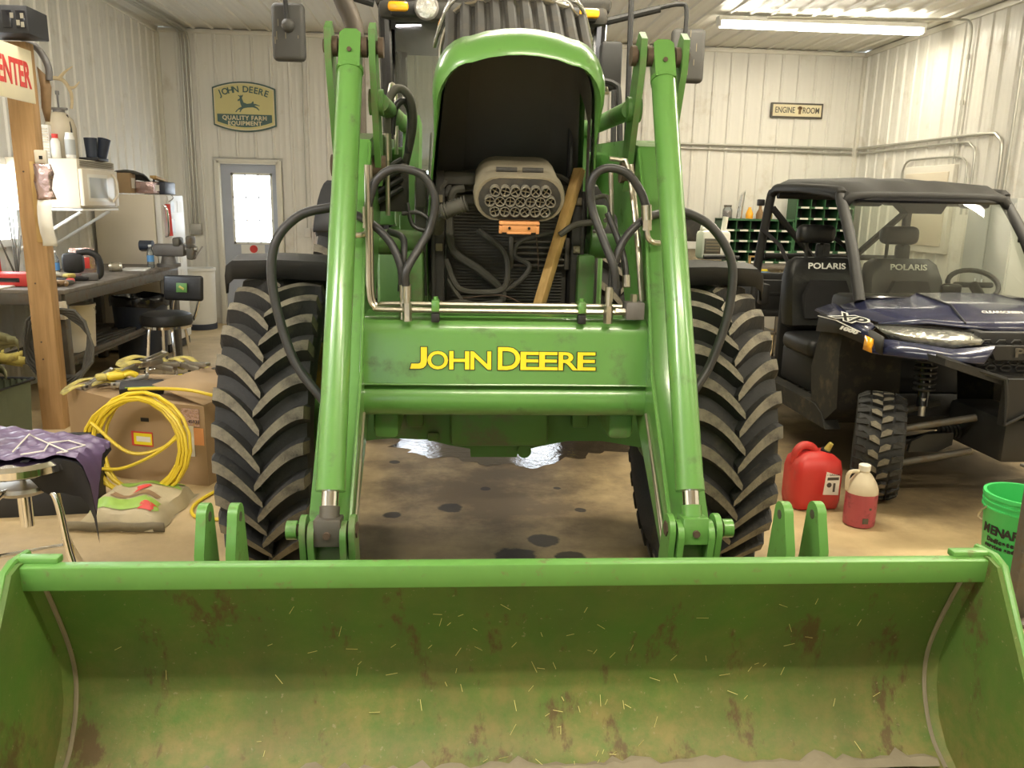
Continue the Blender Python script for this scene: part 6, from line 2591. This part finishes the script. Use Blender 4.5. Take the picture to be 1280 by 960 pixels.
for nm, lb, c, d, mt in (('carton', 'small brown and white carton on the fridge beside the microwave', (-3.32, 8.74, 1.74), (.20, .16, .20), 'card'), ('carton', 'flat pinkish carton in the middle of the fridge top', (-3.12, 8.86, 1.70), (.18, .2, .12), 'foil'),
                         ('plastic_case', 'dark tool case lying on the fridge top toward the door', (-3.10, 9.14, 1.70), (.22, .34, .13), 'navyplastic')):
    b = B()
    b.box(c, d, .012)
    if nm == 'plastic_case':
        b.tube([(-3.1, 8.98, 1.765), (-3.1, 9.02, 1.80), (-3.1, 9.2, 1.80), (-3.1, 9.25, 1.765)], .012, 6, 4)
    else:
        b.mat(1).box((c[0] + d[0] * .5, c[1], c[2]), (.004, d[1] * .6, d[2] * .5))
    tag(obj(nm, b, [mt, 'paper']), lb, 'box' if nm == 'carton' else 'case')
b = B()
b.grid([[(-3.30 + .13 * u, 8.72 + .36 * v, 1.86 + .05 * math.sin(v * 2.6) - .03 * u * u - .10 * v) for u in (-1, -.5, 0, .5, 1)] for v in (0, .25, .5, .75, 1)])
o = obj('folded_cap', b, 'hosedust', solid=.02)
tag(o, 'greyish brown cloth cap draped over the cartons on the fridge', 'cap')
o = obj('wood_scrap', B().box((-3.05, 9.0, 1.79), (.06, .52, .025), .003, rot=(R(-4), 0, R(6))), 'stick')
tag(o, 'short board lying across the cartons on the fridge', 'board')
# tall white bin between the fridge and the door
t = thing('waste_drum', 'tall off-white waste drum between the fridge and the entry door', 'bin', (-3.14, 10.45, 0))
b = B()
b.lathe([(0, .06), (.17, .06), (.18, .10), (.19, .72), (.2, .73), (.2, .76), (.18, .76), (.17, .1), (0, .09)], 26)
obj('body', b, 'white', t)
b = B()
b.cyl((0, 0, 0), (0, 0, .07), .185, n=26)
obj('base', b, 'navyplastic', t)
# shop stool with backrest
t = thing('shop_stool', 'black padded shop stool with a backrest and chrome legs by the vise', 'stool', (-2.42, 7.08, 0), R(-12))
b = B()
b.lathe([(0, .545), (.19, .545), (.208, .56), (.212, .60), (.20, .635), (.15, .655), (0, .66)], 32)
obj('seat', b, 'vinyl', t)
b = B()
b.cyl((0, 0, .525), (0, 0, .548), .20, n=28)
obj('seat_ring', b, 'chrome', t)
b = B()
b.box((.06, .20, .84), (.36, .05, .22), .035, rot=(R(-6), 0, 0), seg=3)
bk2 = obj('backrest', b, 'vinyl', t)
b = B()
b.box((.06, .168, .845), (.10, .008, .08), .004, rot=(R(-6), 0, 0))
b.mat(1).box((.06, .163, .845), (.05, .006, .02), .003, rot=(R(-6), R(30), 0))
obj('badge', b, ['greend', 'strap'], bk2)
b = B()
for s in (-1, 1):
    b.tube([(s * .10, .10, .53), (s * .11, .24, .56), (.06 + s * .12, .235, .74)], .012, 8, 4)
obj('back_support', b, 'chrome', t)
for k in range(4):
    a = PI / 4 + k * PI / 2
    b = B()
    b.tube([(.13 * math.cos(a), .13 * math.sin(a), .525), (.15 * math.cos(a), .15 * math.sin(a), .49), (.19 * math.cos(a), .19 * math.sin(a), .15), (.235 * math.cos(a), .235 * math.sin(a), .0)], .0135, 8, 4)
    obj('leg', b, 'chrome', t)
b = B()
b.tube([(.20 * math.cos(2 * PI * k / 28), .20 * math.sin(2 * PI * k / 28), .14) for k in range(28)], .011, 8, cyc=True)
obj('foot_ring', b, 'chrome', t)

# ------------------------------------------------------------------ carton, straps, yellow hose, feed bag
CZ = .47
foot = [(-2.32, 4.98), (-1.915, 4.665), (-1.375, 4.515), (-1.24, 5.0), (-1.75, 5.35), (-2.1, 5.4)]
t = thing('cardboard_box', 'large brown cardboard carton beside the left tractor tire', 'box', (-1.8, 4.95, 0))
b = B()
b.prism(foot, 'z', 0, CZ)
cbx = obj('carton', b, 'card', t, world=True)
for pts in ([foot[1], foot[2]], ):
    pass
b = B()
b.face([(foot[2][0], foot[2][1], CZ + .004), (foot[3][0], foot[3][1], CZ + .004), (-1.52, 5.16, CZ + .10), (-1.72, 4.72, CZ + .075)])
obj('flap', b, 'card', t, world=True, solid=.006)
b = B()
b.face([(foot[0][0], foot[0][1], CZ), (foot[1][0], foot[1][1], CZ), (-1.88, 5.0, CZ + .03), (-2.15, 5.25, CZ + .02)])
obj('flap', b, 'card', t, world=True, solid=.006)
fv = (Vector((foot[2][0], foot[2][1], 0)) - Vector((foot[1][0], foot[1][1], 0))).normalized()
fn3 = Vector((fv.y, -fv.x, 0))


def on_face(nm, u, z, w_, h_, mat, par, off=.003):
    c = Vector((foot[1][0], foot[1][1], z)) + fv * u + fn3 * off
    b = B()
    b.box(c, (w_, .003, h_), rot=(0, 0, math.atan2(fv.y, fv.x)))
    return obj(nm, b, mat, par, world=True)


lbp = on_face('label_border', .16, .25, .135, .085, 'redlab', t)
on_face('label_face', .166, .25, .115, .068, 'yellow', lbp, .005)
on_face('label_strip', .17, .25, .09, .03, 'paper', lbp, .006)
on_face('hand_hole', .185, .365, .05, .022, 'black', t)
on_face('pink_label', .475, .40, .11, .10, 'foil', t)
on_face('orange_label', .52, .29, .06, .10, 'orange', t)
on_face('white_label', .455, .26, .07, .18, 'paper', t)
ang_ = math.atan2(fv.y, fv.x)
c = Vector((foot[1][0], foot[1][1], .375)) + fv * .495 + fn3 * .006
text('lettering', '45933', .028, 'decalblack', t, c, Matrix.Rotation(ang_, 4, 'Z') @ Euler(FRONT).to_matrix().to_4x4(), .0005, 0, 1, world=True)


def ratchet(loc, rz, tilt):
    t = thing('ratchet_strap', 'x', 'ratchet strap', loc, rz, 'ratchet straps heaped on the carton', tilt)
    b = B()
    for s in (-1, 1):
        b.box((0, s * .024, .02), (.16, .004, .034), .001)
        b.box((.05, s * .018, .045), (.15, .004, .024), .001, rot=(0, R(-12), 0))
    b.cyl((-.06, -.026, .022), (-.06, .026, .022), .009, n=10)
    b.cyl((.0, -.028, .022), (.0, .028, .022), .014, n=10)
    b.cyl((.115, -.022, .062), (.115, .022, .062), .011, n=10)
    obj('ratchet', b, 'steel', t)
    b = B()
    pp = spline([Vector(p) for p in ((-.06, 0, .03), (-.12, .01, .035), (-.19, .03, .012), (-.15, .06, .03), (-.06, .05, .05), (.03, .045, .03), (.11, .06, .012))], 5)
    b.grid([[p + Vector((.004, -.022, 0)), p + Vector((0, .022, .004))] for p in pp])
    obj('webbing', b, 'strap', t, solid=.004)
    b = B()
    b.tube([(.10, .06, .012), (.13, .06, .03), (.15, .06, .012), (.135, .06, .004)], .006, 6, 4)
    obj('hook', b, 'darksteel', t)
    return t


rs_ = [((-2.12, 4.93, .49), R(40), (0, R(-14)), 'muddy ratchet strap at the left end of the carton top, beside the post'), ((-1.98, 5.02, .53), R(35), (0, R(-12)), 'ratchet strap second from the post on the carton'),
       ((-1.80, 5.14, .55), R(-14), (0, R(8)), 'ratchet strap with its handle up at the back of the carton top'), ((-1.62, 5.10, .56), R(-22), (0, R(10)), 'ratchet strap at the right end of the heap by the carton flap'),
       ((-1.92, 4.86, .50), R(15), (0, 0), 'ratchet strap lowest in the middle of the heap on the carton'), ((-1.84, 5.02, .60), R(60), (R(10), 0), 'uppermost ratchet strap in the middle of the heap')]
r0 = None
for loc, rz, tl_, lb in rs_:
    if r0 is None:
        r0 = ratchet(loc, rz, tl_)
        r0['label'] = lb
    else:
        c = dup(r0, loc, rz, lb)
        c.rotation_euler = (tl_[0], tl_[1], rz)
t = glove((-1.98, 4.86, .545), R(30), 'yellow work glove lying among the ratchet straps on the carton', ('yhose', 'strap'))
t = thing('bulb_pack', 'black and green printed pack lying on the front edge of the carton', 'package', (-1.80, 4.78, .485), R(12))
b = B()
b.box((0, 0, .03), (.24, .09, .055), .012, rot=(R(25), 0, 0))
obj('pack', b, 'black', t)
b = B()
b.box((.01, -.038, .03), (.19, .004, .035), .001, rot=(R(35), 0, 0))
b.mat(1).box((-.04, -.041, .03), (.06, .004, .024), .001, rot=(R(35), 0, 0))
obj('print', b, ['lime', 'paper'], t)
# yellow hose coil leaning on the front of the carton
b = B()
pts = []
random.seed(3)
cc = Vector((-1.665, 4.49, .285))
ux, uz = fv, Vector((0, 0, 1))
n_loops = 11
for k in range(n_loops * 20):
    a = -2.2 - 2 * PI * k / 20
    lp = k / 20
    rx = .275 + .030 * math.sin(lp * 2.3) + .012 * math.sin(lp * 5.1)
    rz_ = .262 + .016 * math.sin(lp * 1.7 + 1)
    p = cc + ux * (rx * math.cos(a) + .02 * math.sin(lp * 1.9)) + uz * (rz_ * math.sin(a) + .01 * math.cos(lp * 2.7))
    p += fn3 * (.035 + .055 * abs(math.sin(lp * 1.3)) + .10 * (1 - (p.z / .55)))
    p.z = max(p.z, .014)
    pts.append(p)
b.tube(pts, .0095, 6)
t = thing('air_hose', 'yellow air hose coiled in loops and leaning on the cardboard carton', 'hose', (-1.70, 4.45, 0))
obj('coil', b, 'yhose', t, world=True)
b = B()
b.tube([(-1.80, 4.58, .55), (-1.62, 4.55, .562), (-1.45, 4.52, .56), (-1.33, 4.53, .53), (-1.28, 4.62, .50), (-1.30, 4.75, .49)], .0095, 6, 6)
obj('loose_end', b, 'yhose', t, world=True)
b = B()
b.tube([(-1.15, 4.62, .012), (-1.30, 4.40, .012), (-1.355, 4.18, .012), (-1.30, 4.02, .012), (-1.15, 3.98, .012), (-1.0, 4.0, .012)], .0095, 6, 6)
obj('floor_run', b, 'yhose', t, world=True)
b = B()
b.tube([(-1.95, 4.42, .40), (-1.75, 4.38, .245), (-1.58, 4.40, .26), (-1.47, 4.40, .36)], .0095, 6, 6)
b.tube([(-1.95, 4.42, .14), (-1.78, 4.36, .16), (-1.60, 4.37, .24), (-1.48, 4.40, .33)], .0095, 6, 6)
obj('cross_loop', b, 'yhose', t, world=True)
# feed bag
t = thing('feed_bag', 'tan and lime printed feed bag lying flat on the floor before the carton', 'bag', (-1.62, 4.13, 0), R(-3))
b = B()
nU, nV = 14, 12
top = []
for j in range(nV + 1):
    v = -1 + 2 * j / nV
    row = []
    for i in range(nU + 1):
        u = -1 + 2 * i / nU
        h = .10 * (max(0, 1 - u ** 4) ** .5) * (max(0, 1 - v ** 4) ** .5)
        row.append((u * .215 + .01 * math.sin(v * 7), v * .27 + .012 * math.sin(u * 6), .004 + h * (1 + .12 * math.sin(u * 7 + v * 3)) + .004 * math.sin(9 * u) * math.cos(8 * v)))
    top.append(row)
b.grid(top)
b.grid([[(x, y, .003) for x, y, z in top[0]], [(x, y, .003) for x, y, z in top[-1]]])
fb = obj('sack', b, 'feed', t)


def bag_patch(nm, u0, u1, v0, v1, mat, seed):
    rnd = random.Random(seed)
    b = B()
    rows = []
    for j in range(7):
        v = v0 + (v1 - v0) * j / 6
        row = []
        wv = rnd.uniform(-.05, .05)
        for i in range(9):
            u = u0 + wv + (u1 - u0) * i / 8
            h = .10 * (max(0, 1 - u ** 4) ** .5) * (max(0, 1 - v ** 4) ** .5)
            row.append((u * .215 + .01 * math.sin(v * 7), v * .27 + .012 * math.sin(u * 6), .0075 + h * (1 + .12 * math.sin(u * 7 + v * 3)) + .004 * math.sin(9 * u) * math.cos(8 * v)))
        rows.append(row)
    b.grid(rows)
    obj(nm, b, mat, t)


bag_patch('lime_print', -.8, .75, -.72, -.30, 'lime', 1)
bag_patch('lime_print', -.7, .8, .45, .85, 'lime', 2)
bag_patch('red_print', -.15, .15, .08, .34, 'redlab', 3)
bag_patch('red_print', .35, .7, -.75, -.52, 'redlab', 4)
bag_patch('dark_print', -.5, .6, -.22, -.04, 'hide', 5)
b = B()
b.grid([[(-.24 + .48 * k / 8, -.275 + .008 * math.sin(k * 2), z) for k in range(9)] for z in (.004, .05)])
obj('bag_hem', b, 'tan', t, solid=.008)
# black case with a yellow drill
t = thing('tool_case', 'open black plastic tool case on the floor behind the near stool', 'case', (-2.10, 4.22, 0), R(8))
b = B()
for c, d in (((0, 0, .01), (.46, .30, .02)), ((0, -.145, .07), (.46, .012, .13)), ((0, .145, .07), (.46, .012, .13)), ((-.224, 0, .07), (.012, .30, .13)), ((.224, 0, .07), (.012, .30, .13))):
    b.box(c, d, .004)
obj('tray', b, 'black', t)
b = B()
b.box((0, .19, .20), (.46, .05, .28), .012, rot=(R(-12), 0, 0))
obj('lid', b, 'black', t)
t = thing('cordless_drill', 'yellow and black cordless drill lying in the open tool case', 'drill', (-2.05, 4.20, .02), R(15))
b = B()
b.cyl((-.08, 0, .10), (.07, 0, .10), .038, n=16)
b.box((-.05, 0, .10), (.10, .07, .085), .02)
obj('motor_housing', b, 'yhose', t)
b = B()
b.cyl((.07, 0, .10), (.14, 0, .10), .026, .014, 14)
obj('chuck', b, 'black', t)
b = B()
b.box((-.06, .0, .05), (.05, .045, .09), .012)
b.box((-.06, 0, .018), (.10, .07, .035), .008)
obj('grip', b, 'black', t)
# ------------------------------------------------------------------ near stool with the purple jacket
t = thing('swivel_stool', 'chrome swivel stool under a jacket at the left edge, behind the bucket', 'stool', (-1.62, 3.06, 0), R(-62))
b = B()
b.lathe([(0, .60), (.19, .60), (.205, .61), (.205, .635), (.19, .65), (0, .655)], 32)
obj('seat', b, 'chrome', t)
b = B()
b.cyl((0, 0, .36), (0, 0, .54), .024, n=16)
b.cyl((0, 0, .54), (0, 0, .60), .012, n=12)
obj('screw_column', b, 'chrome', t)
b = B()
b.lathe([(0, .545), (.09, .53), (.095, .515), (.085, .50), (.0, .50)], 24)
obj('hub', b, 'steel', t)
for k in range(4):
    a = PI / 4 + k * PI / 2
    b = B()
    b.tube([(.06 * math.cos(a), .06 * math.sin(a), .52), (.12 * math.cos(a), .12 * math.sin(a), .515), (.15 * math.cos(a), .15 * math.sin(a), .46), (.19 * math.cos(a), .19 * math.sin(a), .22), (.30 * math.cos(a), .30 * math.sin(a), .0)], .0135, 10, 5)
    obj('leg', b, 'chrome', t)
for k in range(4):
    a, a2 = PI / 4 + k * PI / 2, PI / 4 + (k + 1) * PI / 2
    b = B()
    b.cyl((.20 * math.cos(a), .20 * math.sin(a), .20), (.20 * math.cos(a2), .20 * math.sin(a2), .20), .009, n=8)
    obj('rung', b, 'chrome', t)
t = thing('quilted_jacket', 'purple quilted jacket with black lining draped over the near stool', 'jacket', (-1.6, 3.06, .66))


def jk(u, v):
    """u 0..1 left to right, v 0..1 front to back"""
    x = -2.02 + .70 * u
    y0, y1 = 2.86 + .13 * u, 3.36 - .14 * u
    y = y0 + (y1 - y0) * v
    q = .014 * abs(math.sin(u * 21 + v * 13)) * abs(math.sin(u * 21 - v * 13))
    z = .690 - .035 * u + q + .05 * max(0, .35 - u) + .010 * math.sin(5 * u + 2) * (1 - v)
    if u > .90:
        k = (u - .90) / .10
        x = -2.02 + .70 * .90 + .04 * math.sin(k * 1.5) + .02 * k * (1 - v)
        z -= .20 * k * k * max(0, 1 - v / .55) + .03 * k
    return (x, y, z)


us = [i / 34 for i in range(35)]
vs_ = [i / 22 for i in range(23)]
b = B()
b.grid([[jk(u, v) for u in us] for v in vs_])
obj('quilted_shell', b, 'purple', t, world=True)
b = B()
rows = [[(jk(u, v)[0], jk(u, v)[1], jk(u, v)[2] - .018) for u in us] for v in (1, .5, 0)]
rows += [[(jk(u, 0)[0] - .02 * d, jk(u, 0)[1] + .05 * d, jk(u, 0)[2] - .02 - d * (.02 + .13 * max(0, min(1, (u - .55) / .2))) * (.8 + .2 * math.sin(u * 9))) for u in us] for d in (.4, .8, 1)]
b.grid(rows)
obj('lining', b, 'blackcloth', t, world=True)
b = B()
b.tube([jk(u, v)[:2] + (jk(u, v)[2] + .006,) for u, v in ((.64, .10), (.74, .16), (.70, .50), (.78, .62), (.90, .42), (.80, .16), (.86, .12), (.60, .62), (.52, .80), (.60, .12))], .003, 6, 0)
obj('white_emblem', b, 'paper', t, world=True)
b = B()
b.grid([[(-1.98 + .28 * u, 2.86 + .30 * v - .1 * u, .73 + .13 * (1 - u) + .03 * math.sin(v * 5 + u * 3)) for u in (0, .25, .5, .75, 1)] for v in (0, .25, .5, .75, 1)])
obj('sleeve', b, 'blackcloth', t, world=True, solid=.03)

# ------------------------------------------------------------------ right-hand back: bench, bolt bins, compressor
t = thing('parts_counter', 'long low counter against the back wall behind the vehicle', 'counter', (3.75, 10.45, 0))
b = B()
b.box((3.75, 10.45, .90), (2.9, .80, .04), .004)
obj('counter_top', b, 'bench', t, world=True)
for x in (2.4, 3.75, 5.1):
    b = B()
    b.box((x, 10.45, .44), (.06, .74, .88), .004)
    obj('support', b, 'darksteel', t, world=True)


def bolt_cabinet(x0, cols_, rows_, z0, label, cw=.185, ch=.135):
    t = thing('bolt_bin_cabinet', label, 'cabinet', (x0 + cols_ * cw / 2, 10.62, z0))
    W_, H_ = cols_ * cw, rows_ * ch
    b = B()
    b.box((x0 + W_ / 2, 10.76, z0 + H_ / 2), (W_, .02, H_))
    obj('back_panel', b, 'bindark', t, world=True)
    b = B()
    for x in (x0 - .01, x0 + W_ + .01):
        b.box((x, 10.62, z0 + H_ / 2), (.02, .30, H_ + .03))
    b.box((x0 + W_ / 2, 10.62, z0 + H_ + .015), (W_ + .04, .30, .025))
    obj('side_panels', b, 'bingreen', t, world=True)
    for j in range(rows_):
        b = B()
        b.box((x0 + W_ / 2, 10.62, z0 + j * ch + .012), (W_, .30, .024))
        sh = obj('bin_shelf', b, 'bingreen', t, world=True)
        for i in range(cols_):
            b = B()
            b.box((x0 + (i + .5) * cw, 10.466, z0 + j * ch + .013), (cw * .58, .006, .022))
            obj('label_card', b, 'paper', sh, world=True)
    for i in range(1, cols_):
        b = B()
        b.box((x0 + i * cw, 10.63, z0 + H_ / 2), (.008, .28, H_))
        obj('divider', b, 'bingreen', t, world=True)
    return t


bolt_cabinet(3.50, 5, 4, .925, 'low green bolt bin cabinet left of the vehicle cage on the counter')
bolt_cabinet(4.47, 4, 6, .925, 'taller green bolt bin cabinet seen through the vehicle cage', ch=.142)
t = thing('chrome_stack_pipe', 'slant-cut chrome exhaust pipe standing on the low bolt cabinet', 'pipe', (3.74, 10.6, 1.49))
b = B()
b.tube([(0, 0, 0), (-.0, 0, .33)], .038, 16)
for v in b.bm.verts:
    if v.co.z > .2:
        v.co.z += v.co.x * 1.0
        v.co.x += .03
obj('pipe', b, 'chrome', t)
b = B()
b.cyl((.03, 0, .335), (.03, 0, .336), .001)
t = thing('screw_jar', 'clear jar with a dark lid and orange contents on the low bolt cabinet', 'jar', (3.585, 10.6, 1.49))
b = B()
b.lathe([(0, 0), (.06, 0), (.062, .01), (.062, .11), (.045, .14), (.045, .15)], 18)
obj('jar', b, 'clearplastic', t)
b = B()
b.cyl((0, 0, .005), (0, 0, .10), .055, n=16)
obj('contents', b, 'foil', t)
b = B()
b.cyl((0, 0, .145), (0, 0, .17), .05, n=16)
obj('lid', b, 'darksteel', t)
for k, (x, lb, mt) in enumerate(((3.88, 'amber glass lamp on the low bolt cabinet right of the chrome pipe', 'amber'), (4.02, 'small brown bottle on the low bolt cabinet between the amber lamp and cage', 'hide'), (4.14, 'yellowish jar at the right end of the low bolt cabinet', 'strap'))):
    b = B()
    b.lathe([(0, 0), (.045, 0), (.05, .06), (.035, .10), (.02, .13), (.018, .15 + .02 * k), (0, .15 + .02 * k)], 14)
    tag(obj(('glass_lamp', 'small_bottle', 'small_jar')[k], b, [mt]), lb, ('lamp', 'bottle', 'jar')[k], loc=(x, 10.6, 1.49))
t = thing('shop_cart', 'dark steel shop cart standing behind the right tractor tire', 'cart', (3.0, 8.75, 0))
b = B()
b.box((0, 0, .86), (1.1, .55, .03), .004)
b.box((0, 0, .30), (1.06, .52, .03), .004)
obj('trays', b, 'darksteel', t)
for x in (-.52, .52):
    for y in (-.24, .24):
        b = B()
        b.box((x, y, .44), (.04, .04, .82))
        b.cyl((x - .02, y, .04), (x + .02, y, .04), .04)
        obj('leg', b, 'darksteel', t)
t = thing('air_compressor', 'dusty black air compressor with a gauge on the shop cart', 'compressor', (2.70, 8.80, .877))
b = B()
b.cyl((-.32, 0, .16), (.18, 0, .16), .14, n=20)
b.ball((-.32, 0, .16), .14, 14, (.4, 1, 1))
b.ball((.18, 0, .16), .14, 14, (.4, 1, 1))
obj('tank', b, 'tan', t)
b = B()
b.box((-.10, .05, .50), (.40, .22, .24), .05)
b.box((-.20, .05, .64), (.22, .18, .07), .03)
for k in range(7):
    b.box((.0 + k * .028, .05, .60 - k * .03), (.012, .2, .08))
obj('motor_shroud', b, 'blackdust', t)
b = B()
b.tube([(.10, 0, .52), (.2, -.04, .46), (.24, -.05, .34), (.22, -.04, .2)], .018, 8, 5)
b.mat(1).cyl((-.02, -.13, .40), (-.02, -.155, .40), .032, n=16)
b.mat(0).tube([(-.02, -.12, .40), (.05, -.10, .38), (.1, -.08, .32)], .012, 8, 4)
b.tube([(-.2, -.08, .36), (-.26, -.1, .2), (-.2, -.16, .06)], .008, 6, 5)
obj('hoses_and_gauge', b, ['castgrey', 'paper'], t)
t = thing('blue_tray', 'blue and white plastic box on the shop cart by the vehicle', 'box', (3.22, 8.62, .877))
b = B()
b.box((0, 0, .04), (.36, .22, .08), .01)
b.mat(1).box((.0, -.112, .04), (.20, .004, .045), .001)
obj('box', b, ['blueprint', 'paper'], t)
t = thing('hand_file_set', 'yellow-handled level lying over a small wooden frame on the blue box', 'tool', (3.25, 8.60, .96))
b = B()
b.box((0, 0, .012), (.28, .06, .02), .004)
obj('level_body', b, 'yhose', t)
b = B()
for x in (-.06, .06):
    b.box((x, 0, .09), (.018, .04, .14), .002)
b.box((0, 0, .155), (.14, .04, .016), .002)
obj('wood_frame', b, 'stick', t)
t = thing('yellow_impact_wrench', 'yellow power tool on the counter seen through the windshield', 'power tool', (4.62, 8.3, 0))
b = B()
b.box((0, 0, .45), (.5, .4, .9), .01)
obj('stand_cabinet', b, 'darksteel', t)
b = B()
b.cyl((-.10, 0, .97), (.08, 0, .95), .05)
b.box((.06, 0, .92), (.08, .06, .10), .02)
obj('tool_body', b, 'yhose', t)
